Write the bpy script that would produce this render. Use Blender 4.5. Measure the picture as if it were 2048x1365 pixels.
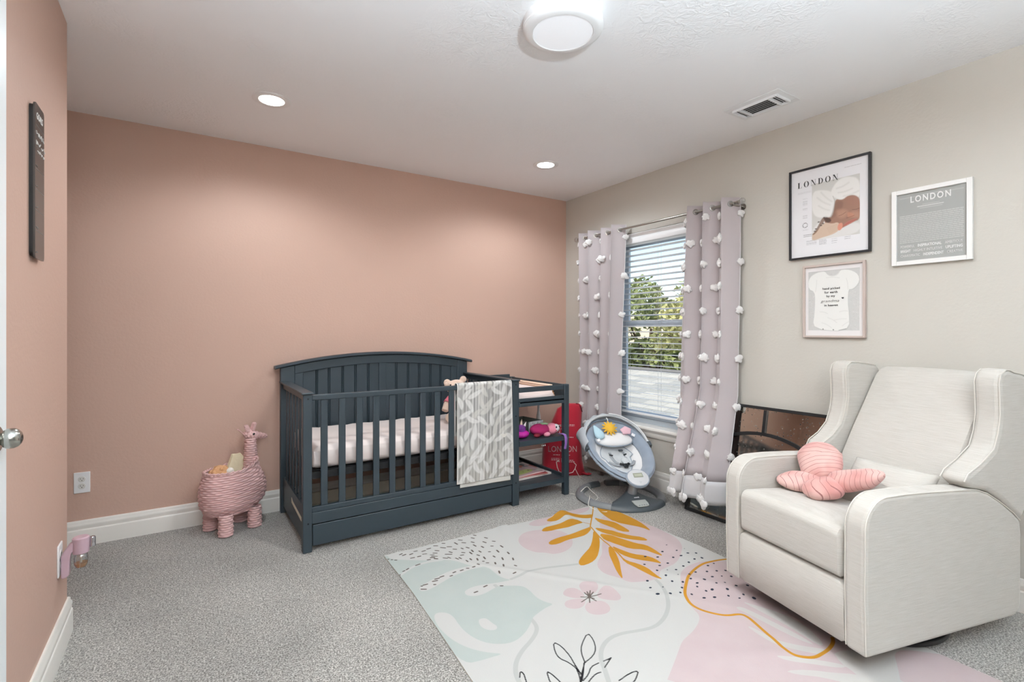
import bpy, bmesh, math, random
import numpy as np
from mathutils import Vector, Matrix, Euler

for _o in list(bpy.data.objects):
    bpy.data.objects.remove(_o, do_unlink=True)
SC = bpy.context.scene
COL = SC.collection
R = math.radians
random.seed(7)
RNG = np.random.default_rng(7)

# ------------------------------------------------------------------ camera
cam_d = bpy.data.cameras.new('camera')
cam_d.sensor_width = 36.0
cam_d.lens = 1000.0 / 2048.0 * 36.0
cam_d.shift_y = -18.5 / 2048.0
cam_d.clip_start = 0.05
cam = bpy.data.objects.new('camera', cam_d)
COL.objects.link(cam)
cam.location = (-3.012, -3.685, 1.205)
cam.rotation_euler = (R(90), 0, R(-33.1))
SC.camera = cam

# ------------------------------------------------------------------ exposure
SC.view_settings.view_transform = 'Standard'
SC.view_settings.look = 'None'
SC.view_settings.exposure = 0.20
SC.view_settings.gamma = 1.0
SC.view_settings.use_curve_mapping = False
SC.cycles.use_denoising = True
SC.cycles.max_bounces = 10
SC.cycles.diffuse_bounces = 6
SC.cycles.transparent_max_bounces = 16
SC.cycles.sample_clamp_indirect = 6.0
SC.cycles.caustics_reflective = False
SC.cycles.caustics_refractive = False

# ------------------------------------------------------------------ sky and sun
world = bpy.data.worlds.new('sky')
SC.world = world
world.use_nodes = True
_nt = world.node_tree
_sky = _nt.nodes.new('ShaderNodeTexSky')
_sky.sky_type = 'NISHITA'
_sky.sun_disc = False
_sky.sun_elevation = R(42)
_sky.sun_rotation = R(240)
_sky.altitude = 100
_sky.air_density = 1.0
_sky.dust_density = 1.2
_bg = _nt.nodes['Background']
SKY_STRENGTH = 0.23
_bg.inputs[1].default_value = SKY_STRENGTH
_nt.links.new(_sky.outputs[0], _bg.inputs[0])
sun_d = bpy.data.lights.new('sun', 'SUN')
sun_d.energy = 4.5
sun_d.angle = R(0.6)
sun_d.color = (1.0, 0.95, 0.86)
sun = bpy.data.objects.new('sun', sun_d)
COL.objects.link(sun)
sun.rotation_euler = Vector((0.12, 0.65, -0.8)).to_track_quat('-Z', 'Y').to_euler()

# power of the room's lamps and the added unseen rear ones (the lamps themselves stand in their builder)
DOWNLIGHT_W = 42.0
REAR_FILL_W = 9.0
FILL_TORCH_W = 980.0
DOWNLIGHT_COL = (0.88, 0.955, 1.0)
FLUSH_W = 20.0

# ------------------------------------------------------------------ colour and materials
def lin(c):
    c = c / 255.0
    return c / 12.92 if c <= 0.04045 else ((c + 0.055) / 1.055) ** 2.4
def rgb(r, g, b):
    return (lin(r), lin(g), lin(b), 1.0)

MATS = {}
def mat(name, col, rough=0.6, metal=0.0, bump=0.0, bscale=60.0, mottle=0.0, mscale=8.0, spec=0.4,
        sheen=0.0, coat=0.0, alpha=None, emit=0.0, stretch=None, trans=0.0, sss=0.0):
    if name in MATS: return MATS[name]
    m = bpy.data.materials.new(name); m.use_nodes = True
    nt = m.node_tree; N = nt.nodes; L = nt.links
    b = N['Principled BSDF']
    c = rgb(*col)
    b.inputs['Base Color'].default_value = c
    b.inputs['Roughness'].default_value = rough
    b.inputs['Metallic'].default_value = metal
    b.inputs['Specular IOR Level'].default_value = spec
    if sheen: b.inputs['Sheen Weight'].default_value = sheen
    if coat: b.inputs['Coat Weight'].default_value = coat
    if trans: b.inputs['Transmission Weight'].default_value = trans
    if sss:
        b.inputs['Subsurface Weight'].default_value = sss
    if alpha is not None: b.inputs['Alpha'].default_value = alpha
    if emit:
        b.inputs['Emission Color'].default_value = c
        b.inputs['Emission Strength'].default_value = emit
    tc = N.new('ShaderNodeTexCoord')
    src = tc.outputs['Object']
    if stretch:
        mp = N.new('ShaderNodeMapping'); mp.inputs['Scale'].default_value = stretch
        L.new(src, mp.inputs[0]); src = mp.outputs[0]
    if mottle:
        n = N.new('ShaderNodeTexNoise'); n.inputs['Scale'].default_value = mscale
        n.inputs['Detail'].default_value = 6
        L.new(src, n.inputs['Vector'])
        mx = N.new('ShaderNodeMix'); mx.data_type = 'RGBA'
        mx.inputs[6].default_value = tuple(v * (1 - mottle) for v in c[:3]) + (1,)
        mx.inputs[7].default_value = tuple(min(1, v * (1 + mottle)) for v in c[:3]) + (1,)
        L.new(n.outputs[0], mx.inputs[0]); L.new(mx.outputs[2], b.inputs['Base Color'])
    if bump:
        n = N.new('ShaderNodeTexNoise'); n.inputs['Scale'].default_value = bscale
        n.inputs['Detail'].default_value = 3
        L.new(src, n.inputs['Vector'])
        bp = N.new('ShaderNodeBump'); bp.inputs['Strength'].default_value = bump
        bp.inputs['Distance'].default_value = 0.004
        L.new(n.outputs[0], bp.inputs['Height']); L.new(bp.outputs[0], b.inputs['Normal'])
    MATS[name] = m
    return m

def attr_mat(name, rough=0.7, attr='paint', bump=0.0, bscale=300, spec=0.3, coat=0.0):
    if name in MATS: return MATS[name]
    m = bpy.data.materials.new(name); m.use_nodes = True
    nt = m.node_tree; b = nt.nodes['Principled BSDF']
    a = nt.nodes.new('ShaderNodeAttribute'); a.attribute_name = attr
    nt.links.new(a.outputs['Color'], b.inputs['Base Color'])
    b.inputs['Roughness'].default_value = rough
    b.inputs['Specular IOR Level'].default_value = spec
    if coat:
        b.inputs['Coat Weight'].default_value = coat; b.inputs['Coat Roughness'].default_value = 0.04
    if bump:
        tc = nt.nodes.new('ShaderNodeTexCoord')
        n = nt.nodes.new('ShaderNodeTexNoise'); n.inputs['Scale'].default_value = bscale
        nt.links.new(tc.outputs['Object'], n.inputs['Vector'])
        bp = nt.nodes.new('ShaderNodeBump'); bp.inputs['Strength'].default_value = bump
        bp.inputs['Distance'].default_value = 0.003
        nt.links.new(n.outputs[0], bp.inputs['Height']); nt.links.new(bp.outputs[0], b.inputs['Normal'])
    MATS[name] = m
    return m

def weave_mat(name, c1, c2, scale=900.0, rough=0.85, dirv='Z', strength=0.35, slub=True):
    """linen like cloth: fine threads with slubs running across"""
    m = bpy.data.materials.new(name); m.use_nodes = True
    nt = m.node_tree; N = nt.nodes; L = nt.links; b = N['Principled BSDF']
    b.inputs['Roughness'].default_value = rough
    b.inputs['Specular IOR Level'].default_value = 0.15
    b.inputs['Sheen Weight'].default_value = 0.25
    tc = N.new('ShaderNodeTexCoord')
    mp = N.new('ShaderNodeMapping')
    mp.inputs['Scale'].default_value = (9, 9, 420) if dirv == 'Z' else (420, 9, 9)
    L.new(tc.outputs['Object'], mp.inputs[0])
    n = N.new('ShaderNodeTexNoise'); n.inputs['Scale'].default_value = 1.6; n.inputs['Detail'].default_value = 4
    L.new(mp.outputs[0], n.inputs['Vector'])
    n2 = N.new('ShaderNodeTexNoise'); n2.inputs['Scale'].default_value = scale
    L.new(tc.outputs['Object'], n2.inputs['Vector'])
    ad = N.new('ShaderNodeMath'); ad.operation = 'MULTIPLY_ADD'
    L.new(n2.outputs[0], ad.inputs[0]); ad.inputs[1].default_value = 0.4; L.new(n.outputs[0], ad.inputs[2])
    mr = N.new('ShaderNodeMapRange'); mr.inputs[1].default_value = 0.45; mr.inputs[2].default_value = 0.95
    L.new(ad.outputs[0], mr.inputs[0])
    mx = N.new('ShaderNodeMix'); mx.data_type = 'RGBA'
    mx.inputs[6].default_value = rgb(*c1); mx.inputs[7].default_value = rgb(*c2)
    L.new(mr.outputs[0], mx.inputs[0]); L.new(mx.outputs[2], b.inputs['Base Color'])
    bp = N.new('ShaderNodeBump'); bp.inputs['Strength'].default_value = strength; bp.inputs['Distance'].default_value = 0.002
    L.new(ad.outputs[0], bp.inputs['Height']); L.new(bp.outputs[0], b.inputs['Normal'])
    MATS[name] = m
    return m

# ------------------------------------------------------------------ mesh building
def basis(d):
    d = Vector(d).normalized()
    a = Vector((0, 0, 1)) if abs(d.z) < 0.9 else Vector((1, 0, 0))
    x = d.cross(a).normalized(); y = d.cross(x).normalized()
    return x, y

class MB:
    def __init__(self, M=None):
        self.bm = bmesh.new(); self.M = M or Matrix(); self.mi = 0
    def v(self, p): return self.bm.verts.new(self.M @ Vector(p))
    def f(self, vs):
        try:
            fc = self.bm.faces.new(vs); fc.material_index = self.mi; return fc
        except ValueError: return None
    def box(self, c, s, rot=None):
        """centre, full size, optional euler in degrees"""
        Q = Matrix.Translation(c)
        if rot: Q = Q @ Euler([R(a) for a in rot]).to_matrix().to_4x4()
        vs = [self.v(Q @ Vector((s[0]/2*i, s[1]/2*j, s[2]/2*k))) for i in (-1, 1) for j in (-1, 1) for k in (-1, 1)]
        for q in ((0,1,3,2),(4,6,7,5),(0,4,5,1),(2,3,7,6),(0,2,6,4),(1,5,7,3)): self.f([vs[a] for a in q])
        return self
    def bx(self, x0, x1, y0, y1, z0, z1):
        return self.box(((x0+x1)/2, (y0+y1)/2, (z0+z1)/2), (abs(x1-x0), abs(y1-y0), abs(z1-z0)))
    def rings(self, rings, cap=True, closed=False):
        R_ = [[self.v(p) for p in r] for r in rings]
        n = len(R_[0]); m = len(R_)
        for i in range(m if closed else m-1):
            a = R_[i]; b = R_[(i+1) % m]
            for j in range(n): self.f([a[j], a[(j+1) % n], b[(j+1) % n], b[j]])
        if cap and not closed:
            self.f(R_[0][::-1]); self.f(R_[-1])
        return self
    def cyl(self, p0, p1, r0, r1=None, seg=20, cap=True):
        r1 = r0 if r1 is None else r1
        p0 = Vector(p0); p1 = Vector(p1); x, y = basis(p1-p0)
        rr = []
        for p, r in ((p0, r0), (p1, r1)):
            rr.append([p + x*math.cos(2*math.pi*k/seg)*r + y*math.sin(2*math.pi*k/seg)*r for k in range(seg)])
        return self.rings(rr, cap)
    def tube(self, pts, r, seg=8, closed=False, cap=True, flat=None):
        pts = [Vector(p) for p in pts]; n = len(pts)
        rs = r if isinstance(r, (list, tuple)) else [r]*n
        rr = []; px = None
        for i, p in enumerate(pts):
            if closed: t = pts[(i+1) % n] - pts[i-1]
            else: t = pts[min(i+1, n-1)] - pts[max(i-1, 0)]
            t.normalize()
            if px is None: px, _ = basis(t)
            px = (px - t*px.dot(t)).normalized(); py = t.cross(px)
            fy = flat if flat else 1.0
            rr.append([p + px*math.cos(2*math.pi*k/seg)*rs[i] + py*math.sin(2*math.pi*k/seg)*rs[i]*fy for k in range(seg)])
        return self.rings(rr, cap, closed)
    def ell(self, c, r, rot=None, seg=24, rn=14, pw=1.0):
        Q = Matrix.Translation(c)
        if rot: Q = Q @ Euler([R(a) for a in rot]).to_matrix().to_4x4()
        sg = lambda a: math.copysign(abs(a)**pw, a)
        top = self.v(Q @ Vector((0, 0, r[2]))); bot = self.v(Q @ Vector((0, 0, -r[2])))
        rows = []
        for i in range(1, rn):
            th = math.pi*i/rn; st = sg(math.sin(th)); ct = sg(math.cos(th))
            rows.append([self.v(Q @ Vector((r[0]*st*sg(math.cos(2*math.pi*k/seg)), r[1]*st*sg(math.sin(2*math.pi*k/seg)), r[2]*ct))) for k in range(seg)])
        for k in range(seg):
            k2 = (k+1) % seg
            self.f([top, rows[0][k], rows[0][k2]]); self.f([bot, rows[-1][k2], rows[-1][k]])
            for i in range(len(rows)-1): self.f([rows[i][k], rows[i+1][k], rows[i+1][k2], rows[i][k2]])
        return self
    def prism(self, poly, a, b, axis='x'):
        """polygon in the plane across `axis`, extruded from a to b. x:(y,z) y:(x,z) z:(x,y)"""
        def P(p, t):
            return {'x': (t, p[0], p[1]), 'y': (p[0], t, p[1]), 'z': (p[0], p[1], t)}[axis]
        A = [self.v(P(p, a)) for p in poly]; B = [self.v(P(p, b)) for p in poly]
        n = len(poly)
        for i in range(n): self.f([A[i], A[(i+1) % n], B[(i+1) % n], B[i]])
        self.f(A[::-1]); self.f(B)
        return self
    def lathe(self, prof, c=(0, 0, 0), seg=32, cap=True):
        rr = [[(c[0]+r*math.cos(2*math.pi*k/seg), c[1]+r*math.sin(2*math.pi*k/seg), c[2]+z) for k in range(seg)] for r, z in prof]
        return self.rings(rr, cap)
    def sheet(self, fn, nu, nv, closed_u=False):
        g = [[self.v(fn(i/(nu-1 if not closed_u else nu), j/(nv-1))) for j in range(nv)] for i in range(nu)]
        for i in range(nu if closed_u else nu-1):
            for j in range(nv-1):
                self.f([g[i][j], g[(i+1) % nu][j], g[(i+1) % nu][j+1], g[i][j+1]])
        return self

def top_of(o):
    while o.parent: o = o.parent
    return o
def mw(o):
    return Matrix.LocRotScale(o.location, o.rotation_euler, o.scale)

def build(mb, name, material, parent=None, w=False, bevel=0.0, bseg=2, subsurf=0, solid=0.0, remesh=0.0, smooth=40, recalc=True, smoothit=0):
    """w=True: the shape was given in world coordinates although the thing's Empty stands elsewhere"""
    bm = mb.bm
    if w and parent is not None:
        bm.transform(mw(top_of(parent)).inverted())
    if recalc: bmesh.ops.recalc_face_normals(bm, faces=bm.faces[:])
    if smooth is not None:
        for f in bm.faces: f.smooth = True
        if smooth < 180:
            lim = R(smooth)
            for e in bm.edges:
                if len(e.link_faces) == 2:
                    e.smooth = e.calc_face_angle(0.0) < lim
    me = bpy.data.meshes.new(name); bm.to_mesh(me); bm.free()
    for m in (material if isinstance(material, (list, tuple)) else [material]):
        me.materials.append(m)
    o = bpy.data.objects.new(name, me); COL.objects.link(o)
    if parent is not None: o.parent = parent
    if remesh:
        md = o.modifiers.new('remesh', 'REMESH'); md.mode = 'VOXEL'; md.voxel_size = remesh; md.use_smooth_shade = True
        if smoothit:
            s = o.modifiers.new('smooth', 'SMOOTH'); s.iterations = smoothit; s.factor = 0.6
    if solid:
        md = o.modifiers.new('solid', 'SOLIDIFY'); md.thickness = solid; md.offset = 0
    if bevel:
        md = o.modifiers.new('bevel', 'BEVEL'); md.width = bevel; md.segments = bseg; md.limit_method = 'ANGLE'; md.angle_limit = R(35)
        md.harden_normals = False
    if subsurf:
        md = o.modifiers.new('subsurf', 'SUBSURF'); md.levels = subsurf; md.render_levels = subsurf
    return o

def tag(o, label, cat, group=None, kind=None):
    if label: o['label'] = label
    if cat: o['category'] = cat
    if group: o['group'] = group
    if kind: o['kind'] = kind
    return o
def thing(name, label, cat, loc=(0, 0, 0), rz=0, group=None, kind=None):
    o = bpy.data.objects.new(name, None); COL.objects.link(o)
    o.location = loc; o.rotation_euler = (0, 0, R(rz)); o.empty_display_size = 0.05
    return tag(o, label, cat, group, kind)
def struct(name, mb, material, label=None, **k):
    o = build(mb, name, material, **k)
    o['kind'] = 'structure'
    if label: o['label'] = label
    return o
def copy_part(o, parent, loc=None, rot=None, scale=None):
    c = o.copy(); COL.objects.link(c); c.parent = parent
    if loc is not None: c.location = loc
    if rot is not None: c.rotation_euler = rot
    if scale is not None: c.scale = scale
    return c
def lettering(text, size, M, material, parent, name='lettering', spacing=1.0, align='CENTER', sx=1.0, bold=0.0, depth=0.0004, w=True):
    cu = bpy.data.curves.new(name, 'FONT'); cu.body = text; cu.size = size
    cu.align_x = align; cu.align_y = 'CENTER'; cu.space_character = spacing; cu.extrude = depth; cu.offset = bold
    cu.resolution_u = 3
    t = bpy.data.objects.new(name, cu); COL.objects.link(t)
    bpy.context.view_layer.update()
    dg = bpy.context.evaluated_depsgraph_get()
    me = bpy.data.meshes.new_from_object(t.evaluated_get(dg))
    bpy.data.objects.remove(t, do_unlink=True)
    me.transform(Matrix.Diagonal((sx, 1, 1, 1)))
    me.transform(M)
    if w and parent is not None: me.transform(mw(top_of(parent)).inverted())
    me.materials.clear(); me.materials.append(material)
    o = bpy.data.objects.new(name, me); COL.objects.link(o); o.parent = parent
    return o

# ------------------------------------------------------------------ painting printed pictures onto a mesh grid
def sdf_poly(X, Y, P):
    """signed distance, negative inside"""
    P = np.asarray(P, float); n = len(P)
    d = np.full(X.shape, 1e9); ins = np.zeros(X.shape, bool)
    for i in range(n):
        x0, y0 = P[i]; x1, y1 = P[(i+1) % n]
        ex, ey = x1-x0, y1-y0; L2 = ex*ex+ey*ey + 1e-18
        t = np.clip(((X-x0)*ex+(Y-y0)*ey)/L2, 0, 1)
        d = np.minimum(d, (X-x0-t*ex)**2+(Y-y0-t*ey)**2)
        c = ((y0 > Y) != (y1 > Y)) & (X < (x1-x0)*(Y-y0)/(y1-y0+1e-18)+x0)
        ins ^= c
    d = np.sqrt(d)
    return np.where(ins, -d, d)
def sdf_line(X, Y, P, r):
    P = np.asarray(P, float); d = np.full(X.shape, 1e9)
    for i in range(len(P)-1):
        x0, y0 = P[i]; x1, y1 = P[i+1]
        ex, ey = x1-x0, y1-y0; L2 = ex*ex+ey*ey + 1e-18
        t = np.clip(((X-x0)*ex+(Y-y0)*ey)/L2, 0, 1)
        d = np.minimum(d, (X-x0-t*ex)**2+(Y-y0-t*ey)**2)
    return np.sqrt(d)-r
def smooth_poly(P, k=2, closed=True):
    P = [tuple(p) for p in P]
    for _ in range(k):
        Q = []
        n = len(P)
        rng = range(n) if closed else range(n-1)
        if not closed: Q.append(P[0])
        for i in rng:
            a = P[i]; b = P[(i+1) % n]
            Q.append((a[0]*.75+b[0]*.25, a[1]*.75+b[1]*.25)); Q.append((a[0]*.25+b[0]*.75, a[1]*.25+b[1]*.75))
        if not closed: Q.append(P[-1])
        P = Q
    return P

class Paint:
    """colour field on a w x h metre sheet, origin top left, x right, y down"""
    def __init__(self, w, h, step, base):
        self.w, self.h = w, h
        self.nx = int(round(w/step))+1; self.ny = int(round(h/step))+1
        self.X, self.Y = np.meshgrid(np.linspace(0, w, self.nx), np.linspace(0, h, self.ny))
        self.c = np.zeros((self.ny, self.nx, 3)); self.c[:] = rgb(*base)[:3]
        self.step = step
    def put(self, d, col, soft=None, a=1.0):
        s = soft or self.step*0.8
        k = np.clip(0.5-d/(2*s), 0, 1)[..., None]*a
        self.c = self.c*(1-k)+np.array(rgb(*col)[:3])*k
    def poly(self, P, col, soft=None, a=1.0, sm=0):
        if sm: P = smooth_poly(P, sm)
        self.put(sdf_poly(self.X, self.Y, P), col, soft, a)
    def line(self, P, r, col, soft=None, a=1.0, sm=0):
        if sm: P = smooth_poly(P, sm, False)
        self.put(sdf_line(self.X, self.Y, P, r), col, soft, a)
    def blob(self, x, y, rx, ry, col, a=1.0, rot=0, soft=0.35):
        c, s = math.cos(R(rot)), math.sin(R(rot))
        dx = (self.X-x); dy = (self.Y-y)
        u = (dx*c+dy*s)/rx; v = (-dx*s+dy*c)/ry
        d = np.sqrt(u*u+v*v)-1
        k = np.clip(0.5-d/(2*soft), 0, 1)[..., None]*a
        self.c = self.c*(1-k)+np.array(rgb(*col)[:3])*k
    def mesh(self, fn, name, material, parent=None, w=True, solid=0.0, attr='paint'):
        """fn(X, Y) -> arrays x, y, z"""
        x, y, z = fn(self.X, self.Y)
        co = np.stack([x, y, z], -1).reshape(-1, 3)
        if w and parent is not None:
            Mi = np.array(mw(top_of(parent)).inverted())
            co = co @ Mi[:3, :3].T + Mi[:3, 3]
        return grid_mesh(co, self.nx, self.ny, name, material, parent, {attr: self.c.reshape(-1, 3)}, solid)

def grid_mesh(co, nx, ny, name, material, parent=None, colors=None, solid=0.0, floats=None, flip=False):
    i = np.arange(ny-1)[:, None]*nx+np.arange(nx-1)[None, :]
    q = np.stack([i, i+nx, i+nx+1, i+1], -1).reshape(-1, 4)
    if flip: q = q[:, ::-1]
    me = bpy.data.meshes.new(name)
    me.vertices.add(len(co)); me.vertices.foreach_set('co', co.astype(np.float32).ravel())
    me.loops.add(q.size); me.loops.foreach_set('vertex_index', q.astype(np.int32).ravel())
    me.polygons.add(len(q)); me.polygons.foreach_set('loop_start', np.arange(0, q.size, 4, dtype=np.int32))
    me.update(calc_edges=True)
    me.polygons.foreach_set('use_smooth', np.ones(len(q), bool))
    for k, c in (colors or {}).items():
        a = me.color_attributes.new(k, 'FLOAT_COLOR', 'POINT')
        a.data.foreach_set('color', np.concatenate([c, np.ones((len(c), 1))], 1).astype(np.float32).ravel())
    for k, c in (floats or {}).items():
        a = me.attributes.new(k, 'FLOAT', 'POINT'); a.data.foreach_set('value', c.astype(np.float32).ravel())
    me.materials.append(material); me.update()
    o = bpy.data.objects.new(name, me); COL.objects.link(o)
    if parent is not None: o.parent = parent
    if solid:
        md = o.modifiers.new('solid', 'SOLIDIFY'); md.thickness = solid; md.offset = 0
    return o
# ================================================================== THE ROOM
H = 2.44
M_rear = mat('taupe_wall_paint', (132, 127, 121), rough=0.6)
M_pink = mat('salmon_wall_paint', (196, 165, 150), rough=0.55, bump=0.22, bscale=70, spec=0.25)
M_cream = mat('cream_wall_paint', (196, 193, 185), rough=0.6, bump=0.22, bscale=70, spec=0.2)
M_ceil = mat('ceiling_paint', (246, 246, 247), rough=0.8, spec=0.1)
M_trim = mat('trim_gloss_white', (238, 236, 230), rough=0.3, spec=0.5)
M_white = mat('white_plastic', (236, 237, 238), rough=0.35)

# stomped texture of the ceiling
_n = M_ceil.node_tree
_tc = _n.nodes.new('ShaderNodeTexCoord')
_v = _n.nodes.new('ShaderNodeTexNoise'); _v.inputs['Scale'].default_value = 26; _v.inputs['Detail'].default_value = 8; _v.inputs['Distortion'].default_value = 2.5
_w = _n.nodes.new('ShaderNodeTexNoise'); _w.inputs['Scale'].default_value = 2.2
_r = _n.nodes.new('ShaderNodeMapRange'); _r.inputs[1].default_value = 0.48; _r.inputs[2].default_value = 0.62
_m = _n.nodes.new('ShaderNodeMath'); _m.operation = 'MULTIPLY'
_b = _n.nodes.new('ShaderNodeBump'); _b.inputs['Strength'].default_value = 0.7; _b.inputs['Distance'].default_value = 0.006
for a, c in ((_tc.outputs['Object'], _v.inputs['Vector']), (_tc.outputs['Object'], _w.inputs['Vector']), (_w.outputs[0], _r.inputs[0]),
             (_v.outputs[0], _m.inputs[0]), (_r.outputs[0], _m.inputs[1]), (_m.outputs[0], _b.inputs['Height']),
             (_b.outputs[0], _n.nodes['Principled BSDF'].inputs['Normal'])):
    _n.links.new(a, c)

# carpet
M_carpet = bpy.data.materials.new('grey_cut_pile_carpet'); M_carpet.use_nodes = True
def _carpet(m):
    nt = m.node_tree; N = nt.nodes; L = nt.links; b = N['Principled BSDF']
    b.inputs['Roughness'].default_value = 0.95; b.inputs['Specular IOR Level'].default_value = 0.05
    b.inputs['Sheen Weight'].default_value = 0.3
    tc = N.new('ShaderNodeTexCoord')
    n = N.new('ShaderNodeTexNoise'); n.inputs['Scale'].default_value = 170; n.inputs['Detail'].default_value = 3; n.inputs['Roughness'].default_value = 0.7
    n2 = N.new('ShaderNodeTexNoise'); n2.inputs['Scale'].default_value = 2.2; n2.inputs['Detail'].default_value = 4
    n3 = N.new('ShaderNodeTexNoise'); n3.inputs['Scale'].default_value = 55; n3.inputs['Detail'].default_value = 2
    for k in (n, n2, n3): L.new(tc.outputs['Object'], k.inputs['Vector'])
    cr = N.new('ShaderNodeValToRGB')
    e = cr.color_ramp.elements
    e[0].position = 0.36; e[0].color = rgb(76, 73, 69); e[1].position = 0.62; e[1].color = rgb(206, 203, 197)
    k = e.new(0.49); k.color = rgb(140, 137, 131)
    ad = N.new('ShaderNodeMath'); ad.operation = 'MULTIPLY_ADD'; ad.inputs[1].default_value = 0.16; 
    sb = N.new('ShaderNodeMath'); sb.operation = 'SUBTRACT'; sb.inputs[1].default_value = 0.5
    L.new(n3.outputs[0], sb.inputs[0]); L.new(sb.outputs[0], ad.inputs[0]); L.new(n.outputs[0], ad.inputs[2])
    L.new(ad.outputs[0], cr.inputs[0])
    mr = N.new('ShaderNodeMapRange'); mr.inputs[1].default_value = 0.3; mr.inputs[2].default_value = 0.7; mr.inputs[3].default_value = 0.78; mr.inputs[4].default_value = 1.10
    L.new(n2.outputs[0], mr.inputs[0])
    hs = N.new('ShaderNodeMix'); hs.data_type = 'RGBA'; hs.blend_type = 'MULTIPLY'; hs.inputs[0].default_value = 1
    L.new(cr.outputs[0], hs.inputs[6]); L.new(mr.outputs[0], hs.inputs[7]); L.new(hs.outputs[2], b.inputs['Base Color'])
    bp = N.new('ShaderNodeBump'); bp.inputs['Strength'].default_value = 0.7; bp.inputs['Distance'].default_value = 0.006
    L.new(ad.outputs[0], bp.inputs['Height']); L.new(bp.outputs[0], b.inputs['Normal'])
_carpet(M_carpet)

XL, YA, XA, YR = -3.41, -1.04, -4.35, -5.15     # left wall face, its end, alcove side, rear wall
struct('floor', MB().bx(XA-0.1, 0.14, YR-0.1, 0.14, -0.12, 0.0), M_carpet, 'mottled grey cut pile carpet')
struct('ceiling', MB().bx(XA-0.1, 0.14, YR-0.1, 0.14, H, H+0.12), M_ceil, 'white ceiling with stomped texture')
struct('wall_back', MB().bx(XA-0.1, 0.0, 0.0, 0.12, 0, H), M_pink, 'salmon pink wall behind the crib')
# window wall with its opening
WY0, WY1, WZ0, WZ1 = -0.60, -1.54, 0.46, 2.0
mb = MB()
mb.bx(0, 0.14, 0.12, WY0, 0, H); mb.bx(0, 0.14, WY1, YR, 0, H)
mb.bx(0, 0.14, WY1, WY0, 0, WZ0); mb.bx(0, 0.14, WY1, WY0, WZ1, H)
struct('wall_right', mb, M_cream, 'cream wall with the window')
# left wall with a closet doorway near the camera
mb = MB()
mb.bx(XL-0.12, XL, YA, -3.03, 0, H); mb.bx(XL-0.12, XL, -3.80, YR, 0, H); mb.bx(XL-0.12, XL, -3.80, -3.03, 2.05, H)
mb.bx(XA, XL-0.12, YA-0.12, YA, 0, H)
struct('wall_left', mb, M_pink, 'pink wall beside the door', bevel=0.004)
struct('wall_alcove', MB().bx(XA-0.1, XA, YR, 0.0, 0, H), M_pink)
struct('wall_rear', MB().bx(XA, 0.0, YR-0.1, YR, 0, H), M_rear)

def base_profile(h=0.142):
    return [(0, 0), (0.016, 0), (0.016, 0.085), (0.0145, 0.092), (0.0125, 0.094), (0.0125, 0.104), (0.0145, 0.112), (0.0135, 0.122),
            (0.009, 0.130), (0.0095, 0.136), (0.006, h), (0, h)]
def baseboard(name, p0, p1, n, label=None, m0=0.0, m1=0.0):
    """from p0 to p1 along the wall foot, n = direction into the room; m: mitre at each end"""
    p0 = Vector((*p0, 0)); p1 = Vector((*p1, 0)); n = Vector((*n, 0)); d = (p1-p0).normalized()
    mb = MB()
    prof = base_profile()
    mb.rings([[p0 + n*a - d*a*m0 + Vector((0, 0, b)) for a, b in prof], [p1 + n*a + d*a*m1 + Vector((0, 0, b)) for a, b in prof]])
    return struct(name, mb, M_trim, label)
baseboard('baseboard_back', (XA, 0), (0, 0), (0, -1), 'cream baseboard along the pink wall', -1, -1)
baseboard('baseboard_right', (0, 0), (0, YR), (-1, 0), 'cream baseboard under the window', -1, -1)
baseboard('baseboard_left', (XL, YA), (XL, -3.0), (1, 0), 'white baseboard at the near pink wall', 1, 0)
baseboard('baseboard_left_end', (XA, YA), (XL, YA), (0, 1), None, -1, 1)

# window: sill, apron, vinyl frame, sashes and panes
M_vinyl = mat('vinyl_window_frame', (206, 216, 224), rough=0.35)
M_glass = bpy.data.materials.new('window_glass'); M_glass.use_nodes = True
def _glass(m, tint=(1, 1, 1, 1), f=0.06):
    nt = m.node_tree; N = nt.nodes; L = nt.links
    N.remove(N['Principled BSDF'])
    t = N.new('ShaderNodeBsdfTransparent'); t.inputs[0].default_value = tint
    g = N.new('ShaderNodeBsdfGlossy'); g.inputs['Roughness'].default_value = 0.02
    mx = N.new('ShaderNodeMixShader'); mx.inputs[0].default_value = f
    L.new(t.outputs[0], mx.inputs[1]); L.new(g.outputs[0], mx.inputs[2])
    L.new(mx.outputs[0], N['Material Output'].inputs[0])
_glass(M_glass)
win = thing('window_1', None, None, (0.07, (WY0+WY1)/2, WZ0), kind='structure')
mb = MB()
for y0, y1, z0, z1 in ((WY0, WY0-0.045, WZ0, WZ1), (WY1+0.045, WY1, WZ0, WZ1), (WY0-0.045, WY1+0.045, WZ0, WZ0+0.05), (WY0-0.045, WY1+0.045, WZ1-0.05, WZ1)):
    mb.bx(0.075, 0.14, y0, y1, z0, z1)
build(mb, 'window_frame', M_vinyl, win, w=True, bevel=0.003)
def sash(x0, x1, z0, z1, nm):
    mb = MB(); a, b = WY0-0.045, WY1+0.045
    for y0, y1, p, q in ((a, a-0.05, z0, z1), (b+0.05, b, z0, z1), (a-0.05, b+0.05, z0, z0+0.048), (a-0.05, b+0.05, z1-0.045, z1)):
        mb.bx(x0, x1, y0, y1, p, q)
    s = build(mb, 'sash', M_vinyl, win, w=True, bevel=0.003)
    build(MB().bx((x0+x1)/2-0.002, (x0+x1)/2+0.002, a-0.048, b+0.048, z0+0.046, z1-0.043), 'window_pane', M_glass, s, w=True)
    return s
sash(0.112, 0.135, 1.245, WZ1-0.05, 'u')
s = sash(0.082, 0.107, WZ0+0.05, 1.292, 'l')
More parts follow.
